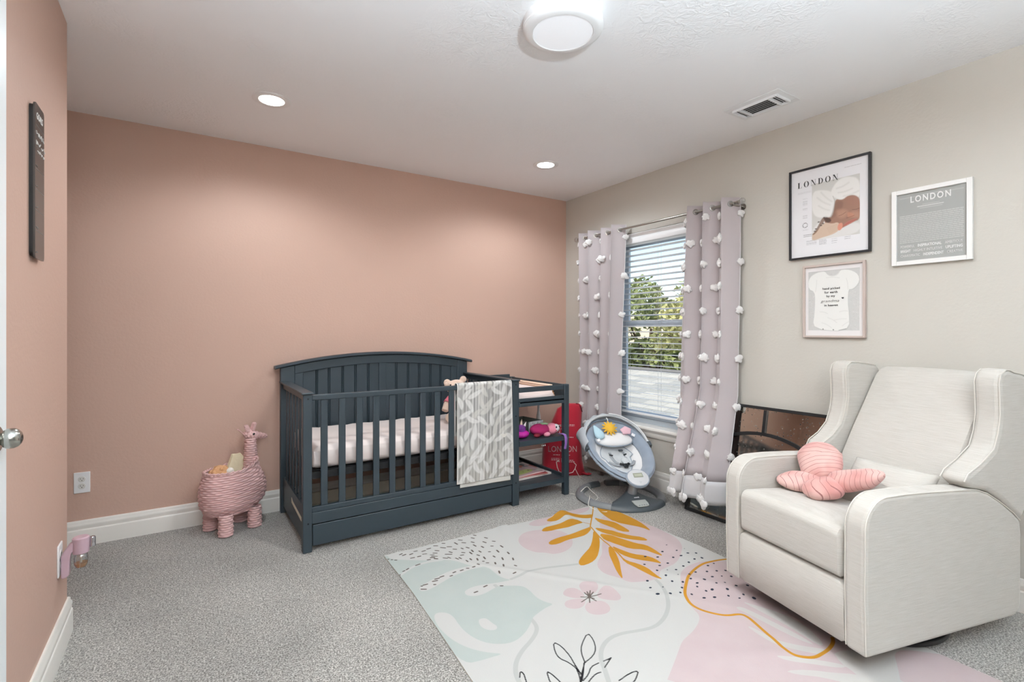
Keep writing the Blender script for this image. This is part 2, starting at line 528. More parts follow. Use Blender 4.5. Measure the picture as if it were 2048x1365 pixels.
mb = MB(); mb.box((0.078, -1.07, 1.296), (0.02, 0.05, 0.01)); mb.cyl((0.076, -1.07, 1.30), (0.076, -1.10, 1.303), 0.006)
build(mb, 'sash_lock', M_white, s, w=True)
mb = MB(); mb.bx(-0.045, 0.075, WY0+0.045, WY1-0.045, 0.448, 0.472)
build(mb, 'window_sill', M_trim, win, w=True, bevel=0.006, bseg=3)
mb = MB()
mb.rings([[(0, y, 0.448), (-0.030, y, 0.448), (-0.028, y, 0.436), (-0.020, y, 0.428), (-0.018, y, 0.400), (-0.010, y, 0.388), (0, y, 0.386)] for y in (WY0+0.03, WY1-0.03)])
build(mb, 'sill_apron', M_trim, win, w=True)

# closet behind the open door
mb = MB(); mb.bx(XL-0.72, XL-0.70, -3.85, -2.98, 0, 2.2); mb.bx(XL-0.70, XL-0.12, -2.98, -2.96, 0, 2.2); mb.bx(XL-0.70, XL-0.12, -3.87, -3.85, 0, 2.2)
struct('wall_closet', mb, M_cream)
mb = MB()
mb.bx(XL, XL+0.018, -3.00, -3.07, 0.0, 2.12); mb.bx(XL, XL+0.018, -3.87, -3.80, 0.0, 2.12); mb.bx(XL, XL+0.018, -3.80, -3.07, 2.05, 2.12)
struct('trim_1', mb, M_trim, bevel=0.004)

# door leaf folded back along the left wall, free edge just inside the picture
door = thing('door_1', 'white door folded back against the pink wall', None, (-3.355, -2.60, 0.0), kind='structure')
DX0, DX1, DY0, DY1 = -3.3715, -3.3365, -2.995, -2.185
mb = MB(); mb.bx(DX0, DX1, DY0, DY1, 0.012, 2.03)
for z0, z1 in ((0.25, 0.85), (1.05, 1.85)):
    for y0, y1 in ((DY0+0.12, DY0+0.37), (DY1-0.37, DY1-0.12)):
        mb.bx(DX1-0.001, DX1+0.004, y0, y1, z0, z1)
build(mb, 'door_panel', mat('door_white', (232, 238, 240), rough=0.3), door, w=True, bevel=0.003)
M_nickel = mat('brushed_nickel', (176, 176, 170), rough=0.22, metal=1.0)
kz, ky = 0.983, DY1-0.060
mb = MB()
Q = Matrix.Translation((DX1, ky, kz)) @ Euler((0, R(90), 0)).to_matrix().to_4x4()
mb.M = Q
mb.lathe([(0.026, 0.0), (0.026, 0.002), (0.022, 0.004), (0.012, 0.004), (0.013, 0.006), (0.0175, 0.009), (0.0205, 0.014), (0.0213, 0.019),
          (0.0205, 0.025), (0.0175, 0.031), (0.0120, 0.0355), (0.006, 0.0375), (0.001, 0.038)], seg=40)
build(mb, 'door_knob', M_nickel, door, w=True, smooth=60)

# ------------------------------------------------------------------ ceiling fittings
M_lampw = mat('lamp_trim_white', (238, 238, 238), rough=0.4)
def downlight(x, y, label, W_=None):
    t = thing('recessed_light', label, 'ceiling light', (x, y, H), group='recessed downlights in the ceiling')
    mb = MB(); mb.lathe([(0.060, -0.001), (0.063, -0.004), (0.088, -0.006), (0.094, -0.003), (0.094, 0.0)], seg=48, cap=False)
    build(mb, 'trim_ring', M_lampw, t)
    mb = MB(); mb.lathe([(0.0615, -0.0035), (0.0005, -0.0038)], seg=48, cap=False)
    build(mb, 'lens', mat('lit_lens', (255, 252, 246), emit=16.0), t, smooth=None)
    ld = bpy.data.lights.new('downlight', 'SPOT'); ld.energy = W_ or DOWNLIGHT_W; ld.spot_size = R(158); ld.spot_blend = 0.55
    ld.shadow_soft_size = 0.055; ld.color = DOWNLIGHT_COL
    lo = bpy.data.objects.new('downlight', ld); COL.objects.link(lo); lo.parent = t; lo.location = (0, 0, -0.012)
    return t
downlight(-2.630, -0.755, 'lit recessed ceiling light over the left end of the crib, left of two')
downlight(-0.785, -0.725, 'lit recessed ceiling light near the corner by the window')
downlight(-2.630, -3.45, 'added unseen recessed light behind the view, next to the closet door', REAR_FILL_W)  # unseen rear pair, added to brighten the room
downlight(-0.785, -3.45, 'added unseen recessed light behind the view, past the armchair', REAR_FILL_W)

t = thing('flush_ceiling_light', 'round white flush ceiling light in the middle of the ceiling', 'ceiling light', (-1.757, -2.13, H))
mb = MB(); mb.lathe([(0.158, 0.0), (0.160, -0.030), (0.157, -0.034), (0.157, -0.037), (0.150, -0.044), (0.140, -0.049), (0.121, -0.050), (0.118, -0.047)], seg=72, cap=False)
build(mb, 'housing', M_lampw, t, smooth=30)
mb = MB(); mb.lathe([(0.1185, -0.0465), (0.0005, -0.0475)], seg=72, cap=False)
build(mb, 'diffuser', mat('flush_diffuser', (238, 240, 244), rough=0.3, emit=0.25), t, smooth=None)
ld = bpy.data.lights.new('flush_lamp', 'AREA'); ld.shape = 'DISK'; ld.size = 0.22; ld.energy = FLUSH_W; ld.color = (1, 0.98, 0.95)
lo = bpy.data.objects.new('flush_lamp', ld); COL.objects.link(lo); lo.parent = t; lo.location = (0, 0, -0.056)

# air register
t = thing('air_vent', 'white ceiling air register with louvres near the framed prints', 'vent', (-0.39, -2.14, H))
mb = MB()
X0, X1, Y0, Y1 = -0.50, -0.28, -2.30, -1.985
a, b, c_, d = X0+0.045, X1-0.045, Y0+0.035, Y1-0.035
zz = H
for (p, q, r_, s_) in ((X0, a, Y0, Y1), (b, X1, Y0, Y1), (a, b, Y0, c_), (a, b, d, Y1)):
    mb.bx(p, q, r_, s_, zz-0.004, zz)
build(mb, 'flange', M_white, t, w=True, bevel=0.002)
mb = MB()
for (p, q, r_, s_) in ((a-0.006, a+0.004, c_, d), (b-0.004, b+0.006, c_, d), (a, b, c_-0.006, c_+0.004), (a, b, d-0.004, d+0.006)):
    mb.bx(p, q, r_, s_, zz-0.016, zz-0.003)
mb.bx(a, b, -2.225, -2.217, zz-0.016, zz-0.003); mb.bx(a, b, -2.062, -2.054, zz-0.016, zz-0.003)
build(mb, 'collar', M_white, t, w=True, bevel=0.0015)
mb = MB()
for k in range(6):
    x = a+0.014+k*(b-a-0.028)/5
    mb.box((x, -2.1395, zz-0.008), (0.0105, 0.156, 0.0014), (0, -24, 0))
for k in range(3):
    y = c_+0.008+k*0.013; mb.box(((a+b)/2, y, zz-0.008), (b-a-0.01, 0.0075, 0.0014), (24, 0, 0))
    y = d-0.008-k*0.012; mb.box(((a+b)/2, y, zz-0.008), (b-a-0.01, 0.0075, 0.0014), (24, 0, 0))
build(mb, 'louvre', M_white, t, w=True)
build(MB().bx(a, b, c_, d, zz-0.0016, zz-0.0006), 'backing', mat('duct_dark', (52, 52, 50), rough=0.9), t, w=True)

# ------------------------------------------------------------------ outlets
def outlet(name, label, M, cat='outlet'):
    t = thing(name, label, cat); t.matrix_world = M; t.location = M.to_translation(); t.rotation_euler = M.to_euler()
    # local: x right, z up, -y out of the wall
    build(MB().box((0, -0.003, 0), (0.072, 0.006, 0.117)), 'cover_plate', M_white, t, bevel=0.003, bseg=3)
    for s in (-1, 1):
        mb = MB(); mb.cyl((0, -0.0055, s*0.0195), (0, -0.008, s*0.0195), 0.0165, seg=28)
        r_ = build(mb, 'receptacle', mat('outlet_face', (222, 221, 216), rough=0.35), t, bevel=0.001)
        mb = MB()
        mb.box((-0.006, -0.0082, s*0.0195+0.003), (0.0018, 0.001, 0.008)); mb.box((0.006, -0.0082, s*0.0195+0.003), (0.0018, 0.001, 0.0065))
        mb.cyl((0, -0.0077, s*0.0195-0.007), (0, -0.0087, s*0.0195-0.007), 0.0024, seg=12)
        build(mb, 'slot', mat('slot_dark', (40, 38, 36)), r_)
    mb = MB(); mb.cyl((0, -0.0055, 0), (0, -0.0072, 0), 0.003, seg=12); build(mb, 'screw', M_white, t)
    return t
outlet('wall_outlet', 'white double outlet low on the pink wall behind the crib', Matrix.Translation((-3.503, 0, 0.355)))
outlet('wall_outlet', 'white outlet on the near pink wall holding the air freshener',
       Matrix.Translation((XL, -1.20, 0.355)) @ Euler((0, 0, R(90))).to_matrix().to_4x4())

# plug-in air freshener
t = thing('air_freshener', 'mauve plug-in air freshener with a glass bulb of amber oil', 'air freshener', (XL+0.0085, -1.205, 0.335), 90)
M_mauve = mat('mauve_plastic', (184, 156, 166), rough=0.35)
mb = MB(); mb.prism([(0, -0.048), (-0.012, -0.050), (-0.024, -0.040), (-0.026, 0.022), (-0.030, 0.040), (-0.036, 0.046), (-0.036, 0.082), (-0.022, 0.072), (-0.008, 0.050), (0, 0.034)], -0.016, 0.016, 'x')
build(mb, 'arm', M_mauve, t, bevel=0.004, bseg=3)
mb = MB(); mb.lathe([(0.001, 0.094), (0.022, 0.094), (0.0262, 0.090), (0.0265, 0.064), (0.0245, 0.034), (0.016, 0.033)], (0, -0.056, 0), 32)
build(mb, 'cap', M_mauve, t)
mb = MB(); mb.lathe([(0.014, 0.034), (0.020, 0.028), (0.0225, 0.012), (0.0205, -0.008), (0.016, -0.020), (0.001, -0.022)], (0, -0.056, 0), 28, cap=False)
M_clear = bpy.data.materials.new('clear_glass_bulb'); M_clear.use_nodes = True; _glass(M_clear, (0.84, 0.85, 0.86, 1), 0.30)
build(mb, 'glass_bulb', M_clear, t)
mb = MB(); mb.lathe([(0.001, -0.004), (0.0198, -0.004), (0.0190, -0.010), (0.015, -0.019), (0.001, -0.021)], (0, -0.056, 0), 28)
build(mb, 'oil', mat('amber_oil', (196, 124, 30), rough=0.1, trans=0.4), t)
build(MB().cyl((0, -0.056, -0.015), (0, -0.056, 0.04), 0.0035, seg=12), 'wick', mat('wick_white', (226, 216, 196)), t)
mb = MB(); mb.lathe([(0.001, 0.086), (0.008, 0.086), (0.010, 0.082), (0.010, 0.05), (0.001, 0.048)], (0.004, -0.089, 0), 20)
build(mb, 'dial', mat('chrome_dial', (190, 186, 190), rough=0.15, metal=0.9), t)

# added torchiere floor lamp, unseen at the rear wall, to fill the ceiling with light
t = thing('fill_floor_lamp', 'slim nickel torchiere floor lamp against the rear wall, added unseen to fill the ceiling with light', 'floor lamp', (-3.0, -4.92, 0))
mb = MB(); mb.lathe([(0.001, 0.0), (0.135, 0.0), (0.138, 0.006), (0.130, 0.016), (0.03, 0.024), (0.014, 0.03)], seg=48); build(mb, 'base', M_nickel, t)
build(MB().cyl((0, 0, 0.026), (0, 0, 1.290), 0.011, seg=20), 'pole', M_nickel, t)
mb = MB(); mb.lathe([(0.012, 1.280), (0.04, 1.290), (0.095, 1.325), (0.145, 1.380), (0.150, 1.390), (0.142, 1.385), (0.09, 1.335), (0.035, 1.302), (0.001, 1.298)], seg=48, cap=False); build(mb, 'bowl_shade', mat('frosted_bowl', (232, 232, 228), rough=0.5), t)
mb = MB(); mb.ell((0, 0, 1.342), (0.028, 0.028, 0.036)); build(mb, 'bulb', mat('lit_bulb', (255, 252, 246), emit=10.0), t)
ld = bpy.data.lights.new('torchiere', 'SPOT'); ld.energy = FILL_TORCH_W; ld.spot_size = R(155); ld.spot_blend = 0.3; ld.shadow_soft_size = 0.06; ld.color = (0.76, 0.90, 1.0)
lo = bpy.data.objects.new('torchiere', ld); COL.objects.link(lo); lo.parent = t; lo.location = (0, 0, 1.400); lo.rotation_euler = (R(180), 0, 0)
# ================================================================== CRIB WITH CHANGING TABLE
M_slate = mat('slate_grey_paint', (48, 59, 66), rough=0.42, spec=0.45, bump=0.02, bscale=12)
M_black = mat('black_metal', (16, 17, 19), rough=0.5)
M_bolt = mat('bolt_black', (20, 20, 22), rough=0.4, metal=0.5)
crib = thing('crib', 'slate grey wooden crib with arched headboard, drawer and attached changing table', 'crib', (-1.56, -0.42, 0))
CX0, CX1, CY0, CY1 = -2.482, -1.073, -0.802, -0.030
B = dict(w=True, bevel=0.003)
PW = 0.047
# posts
for nm, x0, y0 in (('a', CX0, CY0), ('b', CX1-PW-0.006, CY0)):
    mb = MB(); mb.bx(x0, x0+PW+(0.006 if nm == 'b' else 0), y0, y0+0.047, 0, 0.862)
    p = build(mb, 'post', M_slate, crib, **B)
    for z in ((0.838, 0.158, 0.62) if nm == 'b' else (0.838, 0.158)):
        build(MB().cyl((x0+0.026, y0+0.001, z), (x0+0.026, y0-0.001, z), 0.0048, seg=14), 'bolt', M_bolt, p, w=True)
# headboard: arched cap, two end posts, rails, centre stile, beaded boards
def arch(x, zc=1.040, drop=0.078):
    u = (x-(-1.79))/0.72
    return zc-drop*u*u
hb = MB()
for x0, x1 in ((-2.487, -2.40), (-1.18, -1.093)):
    hb.prism([(x0, 0), (x1, 0), (x1, arch(x1)-0.004), (x0, arch(x0)-0.004)], -0.072, -0.030, 'y')
n = 30
xs = [-2.40+k*(1.22/n) for k in range(n+1)]
hb.prism([(x, arch(x)-0.004) for x in xs]+[(x, arch(x)-0.064) for x in reversed(xs)], -0.070, -0.034, 'y')
hb.bx(-2.40, -2.345, -0.068, -0.036, 0.30, 0.95); hb.bx(-1.235, -1.18, -0.068, -0.036, 0.30, 0.95)
hb.prism([(-1.822, 0.36), (-1.770, 0.36), (-1.770, arch(-1.77)-0.05), (-1.822, arch(-1.822)-0.05)], -0.068, -0.036, 'y')
hb.bx(-2.40, -1.18, -0.068, -0.036, 0.30, 0.42)
head = build(hb, 'headboard', M_slate, crib, **B)
# beaded panel, cut by shallow V grooves
def beaded(xa, xb, xcuts):
    mb = MB()
    xs = [xa]
    prof = [(xa, -0.058)]
    for c in xcuts: prof += [(c-0.004, -0.058), (c, -0.0515), (c+0.004, -0.058), (c+0.007, -0.058), (c+0.011, -0.0515), (c+0.015, -0.058)]
    prof.append((xb, -0.058))
    lo = [mb.v((x, y, 0.40)) for x, y in prof]; hi = [mb.v((x, y, arch(x)-0.05)) for x, y in prof]
    for k in range(len(prof)-1): mb.f([lo[k], lo[k+1], hi[k+1], hi[k]])
    bk = [mb.v((x, -0.044, 0.40)) for x in (xa, xb)]; bh = [mb.v((x, -0.044, arch(x)-0.05)) for x in (xa, xb)]
    mb.f([bk[0], bh[0], bh[1], bk[1]])
    return mb
build(beaded(-2.346, -1.820, (-2.262, -2.180, -2.087, -1.997, -1.905)), 'beaded_panel', M_slate, head, w=True, smooth=None)
build(beaded(-1.772, -1.234, (-1.693, -1.600, -1.509, -1.416, -1.329)), 'beaded_panel', M_slate, head, w=True, smooth=None)
xs = [-2.522+k*(1.464/40) for k in range(41)]
mb = MB()
mb.rings([[(x, -0.085, arch(x)-0.003), (x, -0.094, arch(x)+0.003), (x, -0.094, arch(x)+0.012), (x, -0.086, arch(x)+0.018), (x, -0.024, arch(x)+0.018),
           (x, -0.016, arch(x)+0.012), (x, -0.016, arch(x)+0.003), (x, -0.024, arch(x)-0.003)] for x in xs])
build(mb, 'cap_rail', M_slate, head, w=True)
# front rails and slats
build(MB().bx(CX0+PW, CX1-PW-0.006, -0.795, -0.768, 0.828, 0.858), 'top_rail', M_slate, crib, w=True, bevel=0.004)
mb = MB(); mb.bx(CX0+PW, CX1-PW-0.006, -0.795, -0.768, 0.213, 0.242); mb.bx(CX0+PW, CX1-PW-0.006, -0.798, -0.774, 0.150, 0.2125)
build(mb, 'bottom_rail', M_slate, crib, **B)
sl0 = None
for k in range(12):
    x = -2.368+k*0.0979
    if sl0 is None:
        sl0 = build(MB().box((x, -0.7815, 0.535), (0.0375, 0.013, 0.600)), 'slat', M_slate, crib, **B); bx0 = x
    else:
        copy_part(sl0, crib, loc=(x-bx0, 0, 0))
# side panels: capped rail, slats, apron (left one with a cream strip painted for its bright slot)
for sx, x in ((0, CX0+0.022), (1, CX1-0.028)):
    mb = MB()
    mb.prism([(-0.812, 0.862), (-0.815, 0.868), (-0.812, 0.874), (-0.030, 0.874), (-0.030, 0.862)], x-0.030, x+0.030, 'x')
    mb.bx(x-0.012, x+0.012, -0.756, -0.074, 0.826, 0.862)
    build(mb, 'side_rail', M_slate, crib, w=True, bevel=0.004, bseg=3)
    s0 = None
    for k in range(6):
        y = -0.692+k*0.1035
        if s0 is None:
            s0 = build(MB().box((x, y, 0.535), (0.012, 0.030, 0.590)), 'side_slat', M_slate, crib, **B); y0_ = y
        else: copy_part(s0, crib, loc=(0, y-y0_, 0))
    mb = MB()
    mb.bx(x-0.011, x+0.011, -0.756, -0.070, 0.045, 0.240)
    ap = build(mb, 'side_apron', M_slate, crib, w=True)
    if sx == 0:  # cream strip stands in for the bright light at a slot
        build(MB().prism([(-0.700, 0.142), (-0.700, 0.166), (-0.43, 0.178), (-0.395, 0.192), (-0.385, 0.192), (-0.385, 0.160), (-0.45, 0.156)], x-0.0118, x-0.0108, 'x'), 'bright_slot_strip', mat('slot_bright_cream', (214, 208, 192), rough=0.7), ap, w=True, smooth=None)
# mattress support of black springs and bars
mb = MB(); mb.bx(-2.425, -1.135, -0.755, -0.735, 0.385, 0.425); mb.bx(-2.425, -1.135, -0.095, -0.075, 0.385, 0.425)
mb.bx(-2.425, -2.405, -0.735, -0.095, 0.385, 0.425); mb.bx(-1.155, -1.135, -0.735, -0.095, 0.385, 0.425)
for k in range(12): mb.bx(-2.405, -1.155, -0.70+k*0.054-0.003, -0.70+k*0.054+0.003, 0.408, 0.414)
for k in range(22): mb.bx(-2.38+k*0.056-0.003, -2.38+k*0.056+0.003, -0.735, -0.095, 0.402, 0.408)
mb.bx(-2.42, -1.14, -0.72, -0.11, 0.414, 0.427)
build(mb, 'mattress_support', M_black, crib, w=True)
# drawer
mb = MB(); mb.bx(CX0+PW+0.004, CX1-PW-0.010, -0.797, -0.779, 0.030, 0.145)
dr = build(mb, 'drawer_front', M_slate, crib, **B)
mb = MB(); mb.bx(-2.42, -1.14, -0.779, -0.12, 0.032, 0.042); mb.bx(-2.42, -2.408, -0.779, -0.12, 0.042, 0.12); mb.bx(-1.152, -1.14, -0.779, -0.12, 0.042, 0.12); mb.bx(-2.42, -1.14, -0.132, -0.12, 0.042, 0.12)
build(mb, 'drawer_box', mat('drawer_inside', (206, 200, 186), rough=0.7), dr, w=True)
# changing table
for y0, y1 in ((-0.812, -0.774), (-0.085, -0.045)):
    build(MB().bx(-0.676, -0.634, y0, y1, 0, 0.818), 'changer_post', M_slate, crib, **B)
for z0, z1 in ((0.780, 0.815), (0.702, 0.737)):
    build(MB().bx(CX1, -0.676, -0.806, -0.790, z0, z1), 'front_bar', M_slate, crib, **B)
build(MB().bx(CX1, -0.676, -0.070, -0.052, 0.702, 0.840), 'back_panel', M_slate, crib, **B)
build(MB().bx(-0.664, -0.646, -0.774, -0.085, 0.702, 0.815), 'end_panel', M_slate, crib, **B)
def shelf(z, lip=True, side=0.0):
    mb = MB(); mb.bx(CX1, -0.676, -0.800, -0.060, z-0.012, z)
    mb.bx(CX1, -0.676, -0.806, -0.790, z-0.034, z+0.002)
    mb.bx(-0.664, -0.646, -0.774, -0.085, z-0.034, z+side); mb.bx(CX1, -0.676, -0.070, -0.052, z-0.034, z+side)
    mb.bx(-0.680, -0.640, -0.774, -0.085, z-0.012, z)
    return build(mb, 'shelf', M_slate, crib, w=True, bevel=0.002)
shelf(0.714); shelf(0.437); shelf(0.147-0.02, side=0.02)

# mattress in a fitted sheet
M_sheet = mat('pale_blush_sheet', (226, 214, 210), rough=0.85, bump=0.5, bscale=14, sheen=0.3)
t = thing('crib_mattress', 'crib mattress in a pale blush fitted sheet', 'mattress', (-1.78, -0.42, 0.427))
mb = MB(); mb.M = Matrix.Translation((0, 0, 0.066))
nx_, ny_ = 60, 34
def matt(u, v, top):
    x = (u-0.5)*1.268; y = (v-0.5)*0.635
    e = min(1, (0.5-abs(u-0.5))/0.03); g = min(1, (0.5-abs(v-0.5))/0.06)
    k = (1-(1-e)**2)**0.5*(1-(1-g)**2)**0.5
    wr = 0.0018*math.sin(x*37+y*12)+0.0015*math.sin(x*71-y*19)
    z = (0.038+0.030*k+wr) if top else -(0.040+0.022*k)
    return (x, y, z)
ring = []
mb.sheet(lambda u, v: matt(u, v, True), nx_, ny_); mb.sheet(lambda u, v: matt(u, v, False), nx_, ny_)
# side skirt with gathers
per = []
def rr(s):
    L_ = 2*(1.268+0.635); d = s*L_
    hx, hy = 0.634, 0.3175
    if d < 1.268: return (-hx+d, -hy, 0, -1)
    d -= 1.268
    if d < 0.635: return (hx, -hy+d, 1, 0)
    d -= 0.635
    if d < 1.268: return (hx-d, hy, 0, 1)
    d -= 1.268
    return (-hx, hy-d, -1, 0)
NS = 260
rows = []
for zz_, off in ((0.040, 0.0), (0.025, 0.005), (0.0, 0.007), (-0.03, 0.005), (-0.045, 0.001), (-0.052, -0.02)):
    row = []
    for k in range(NS):
        x, y, nxv, nyv = rr(k/NS)
        g = (0.004*math.sin(k*0.9)+0.003*math.sin(k*0.37+1))*(1 if zz_ < 0 else 0.15)
        row.append((x+nxv*(off+g), y+nyv*(off+g), zz_+(0.004*math.sin(k*0.55) if zz_ < -0.02 else 0)))
    rows.append(row)
mb.rings(rows, cap=False)
build(mb, 'sheet', M_sheet, t, smooth=70)

# feather blanket folded over the rail
P = Paint(0.417, 1.02, 0.0026, (166, 165, 163))
streak = RNG.normal(0, 1, (1, P.nx))
sm = np.interp(np.arange(P.nx*1.0), np.arange(0, P.nx, 1.7), RNG.normal(0, 1, len(np.arange(0, P.nx, 1.7))))
s2 = sm[None, :]+0.9*np.sin(P.Y*7+np.arange(P.nx)[None, :]*0.7)
P.c *= (1+0.22*np.clip(s2, -1.6, 1.8))[..., None]
cream = np.clip((P.Y-0.70)/0.3, 0, 1)[..., None]*0.25
P.c = P.c*(1-cream)+np.array(rgb(186, 178, 160)[:3])*cream
_rg = random.Random(5)
for j in range(17):
    for i in range(6):
        cx = 0.03+i*0.072+(j % 2)*0.036+_rg.uniform(-.012, .012); cy = 0.02+j*0.061+_rg.uniform(-.012, .012)
        ln = _rg.uniform(0.085, 0.135); an = _rg.choice((_rg.uniform(25, 65), _rg.uniform(25, 60), _rg.uniform(75, 115), _rg.uniform(-60, -25))); bd = _rg.uniform(-0.16, 0.16)
        ca, sa = math.cos(R(an)), -math.sin(R(an))
        up, dn, mid = [], [], []
        for k in range(11):
            s_ = k/10*2-1; wd = 0.0135*(1-abs(s_)**2.2)**0.7*(1.1-0.3*s_)+0.0006
            x = s_*ln*0.5; y = bd*(x*x)/ln*4
            for lst, q in ((up, wd), (dn, -wd), (mid, 0)): lst.append((cx+x*ca-(y+q)*sa, cy+x*sa+(y+q)*ca))
        P.poly(up+dn[::-1], (224, 224, 222) if _rg.random() < .65 else (204, 203, 198), soft=0.004, a=0.72, sm=1)
        P.line(mid, 0.0006, (186, 184, 180), a=0.5)
P.c *= (1+0.05*np.clip(s2, -1.6, 1.8))[..., None]
P.put(np.minimum(np.minimum(P.X, 0.417-P.X), P.Y)-0.006, (222, 220, 216), a=0.9)
RAILZ = 0.8585
def blanket(X, Y, x0=-1.552, front=0.62, off=0.0):
    # Y runs from the inside end, over the rail, to the front hem
    back = 0.36
    s_ = Y-back
    rad = 0.0205+off; half = math.pi*rad
    x = x0+X*(1.0+0.0*Y)
    th = np.clip((s_+half/2)/half, 0, 1)*math.pi
    yc = -0.7815
    y = yc+rad*np.cos(th); z = RAILZ-0.006+rad*np.sin(th)*0.9
    fr = s_-half/2; bk = -s_-half/2
    z = np.where(fr > 0, RAILZ-0.006-fr, z); z = np.where(bk > 0, RAILZ-0.006-bk, z)
    amp = np.clip(fr, 0, 0.6)
    y = np.where(fr > 0, yc-rad-0.004*amp/0.6-0.004*(1-np.cos(X*16))*amp-0.010*np.sin(X*9+0.8)**2*amp/0.6, y)
    y = np.where(bk > 0, yc+rad+0.0, y)
    x = x+np.where(fr > 0, 0.012*fr*np.sin(X*7.6-1.6), 0)
    return x, y, z
t = thing('baby_blanket', 'grey and white feather patterned blanket folded over the crib rail', 'blanket', (-1.345, -0.7815, 0.8585))
M_blanket = attr_mat('feather_weave', rough=0.95, bump=0.6, bscale=260, spec=0.1)
P.mesh(lambda X, Y: blanket(X, Y), 'outer_layer', M_blanket, t, solid=0.004)
P2 = Paint(0.385, 0.32, 0.004, (214, 212, 206))
def under(X, Y):
    f = 0.335+Y; x = -1.535+X
    y = -0.8075+0.0*X+0.0015*np.sin(X*30); z = RAILZ-f-0.035*(1-X/0.385)*0.6+0.016-0.03*(X/0.385)
    return x, y, z
P2.mesh(under, 'inner_layer', M_blanket, t, solid=0.003)

# ------------------------------------------------------------------ things kept on the changing table
M_pad = mat('blush_pad_cover', (232, 216, 212), rough=0.85, bump=0.35, bscale=40, sheen=0.3)
t = thing('changing_pad', 'pale blush contoured changing pad on the top of the changing table', 'changing pad', (-0.895, -0.42, 0.7145))
mb = MB()
def padf(u, v):
    x = (u-0.5)*0.33; y = (v-0.5)*0.64
    e = abs(u-0.5)*2
    z = 0.030+0.032*e**3
    r = max(0, abs(v-0.5)*2-0.93)/0.07; z -= 0.03*r*r
    return (x, y, z)
mb.sheet(padf, 24, 40); mb.sheet(lambda u, v: ((u-0.5)*0.33, (v-0.5)*0.64, 0.0), 24, 40)
def edge(k): 
    return 0
rows = []
for a, o_ in ((0, 0), (0.25, .006), (0.6, .008), (1, 0)):
    row = []
    for k in range(80):
        s_ = k/80*4
        if s_ < 1: u, v = s_, 0
        elif s_ < 2: u, v = 1, s_-1
        elif s_ < 3: u, v = 3-s_, 1
        else: u, v = 0, 4-s_
        p = padf(u, v); nx_v = -1 if u == 0 else (1 if u == 1 else 0); ny_v = -1 if v == 0 else (1 if v == 1 else 0)
        row.append((p[0]+nx_v*o_, p[1]+ny_v*o_, p[2]*a))
    rows.append(row)
mb.rings(rows, cap=False)
build(mb, 'pad', M_pad, t, smooth=60)
# folded swaddles standing along the end panel
for k, (col, lab, z_, x_) in enumerate((((216, 160, 118), 'apricot folded cloth lowest against the far end panel of the changing table', 0.0, -0.690),
                                     ((236, 206, 184), 'cream and rose folded cloth on top of the apricot one on the changing table', 0.045, -0.690))):
    t = thing('folded_cloth', lab, 'cloth', (x_, -0.40, 0.7148+z_))
    mb = MB()
    for q in range(3): mb.box((0.001*q, 0, 0.008+q*0.0145), (0.042, 0.58-0.02*q-0.03*k, 0.0135))
    build(mb, 'cloth', mat('cloth_%d' % k, col, rough=0.9, bump=0.3), t, bevel=0.005, bseg=3)

# grey storage bin with a white dotted end
t = thing('fabric_bin', 'grey felt bin with a white dotted end on the middle shelf', 'storage bin', (-0.782, -0.463, 0.4375), 6)
M_bin = mat('grey_felt', (104, 108, 102), rough=0.9, bump=0.3, bscale=80)
mb = MB()
for a in ((-0.072, -0.067, -0.117, 0.117), (0.067, 0.072, -0.117, 0.117), (-0.067, 0.067, -0.117, -0.112), (-0.067, 0.067, 0.112, 0.117)): mb.bx(*a, 0, 0.084)
mb.bx(-0.067, 0.067, -0.112, 0.112, 0, 0.005)
bn = build(mb, 'bin_body', M_bin, t, bevel=0.0015)
Pd = Paint(0.146, 0.082, 0.0015, (228, 230, 230))
for k in range(44): Pd.blob(0.006+(k*0.037) % 0.136, 0.005+((k*0.0613) % 0.074), 0.003, 0.003, (70, 74, 76))
Pd.mesh(lambda X, Y: (X-0.073, 0*X-0.1185, 0.0845-Y), 'dotted_end', attr_mat('dotted_fabric', rough=0.9), t, w=False, solid=0.0015)
t = thing('cloth_spire', 'slender white twisted cloth cone standing behind the toy turtle', 'cloth', (-0.690, -0.505, 0.4375))
mb = MB(); mb.lathe([(0.020, 0.0), (0.019, 0.05), (0.0185, 0.085), (0.0155, 0.11), (0.011, 0.135), (0.0085, 0.15), (0.0105, 0.168), (0.009, 0.183), (0.004, 0.197), (0.0035, 0.203), (0.0065, 0.208), (0.004, 0.213), (0.001, 0.214)], seg=18)
build(mb, 'cone', mat('white_cotton', (236, 232, 230), rough=0.8), t, smooth=60)

# pink unicorn-like sequin toy
t = thing('sequin_toy', 'magenta and purple sequin plush with a pale horn beside the grey crib post', 'toy', (-0.987, -0.705, 0.4375))
M_seq = mat('magenta_sequins', (206, 30, 168), rough=0.25, bump=1.0, bscale=420, spec=0.8)
mb = MB(); mb.ell((0.0, 0, 0.030), (0.060, 0.045, 0.030)); build(mb, 'body', M_seq, t)
mb = MB(); mb.ell((-0.005, 0.0, 0.066), (0.036, 0.034, 0.034)); build(mb, 'head', mat('purple_sequins', (116, 34, 140), rough=0.25, bump=1.0, bscale=420, spec=0.8), t)
mb = MB(); mb.cyl((-0.004, 0, 0.095), (0.002, 0, 0.138), 0.011, 0.001); build(mb, 'horn', mat('pale_gold', (214, 190, 170), rough=0.4), t)
for s in (-1, 1):
    mb = MB(); mb.cyl((-0.004+s*0.028, 0, 0.085), (-0.002+s*0.042, 0, 0.115), 0.010, 0.001); build(mb, 'ear', mat('ear_white', (232, 222, 226), rough=0.6), t)

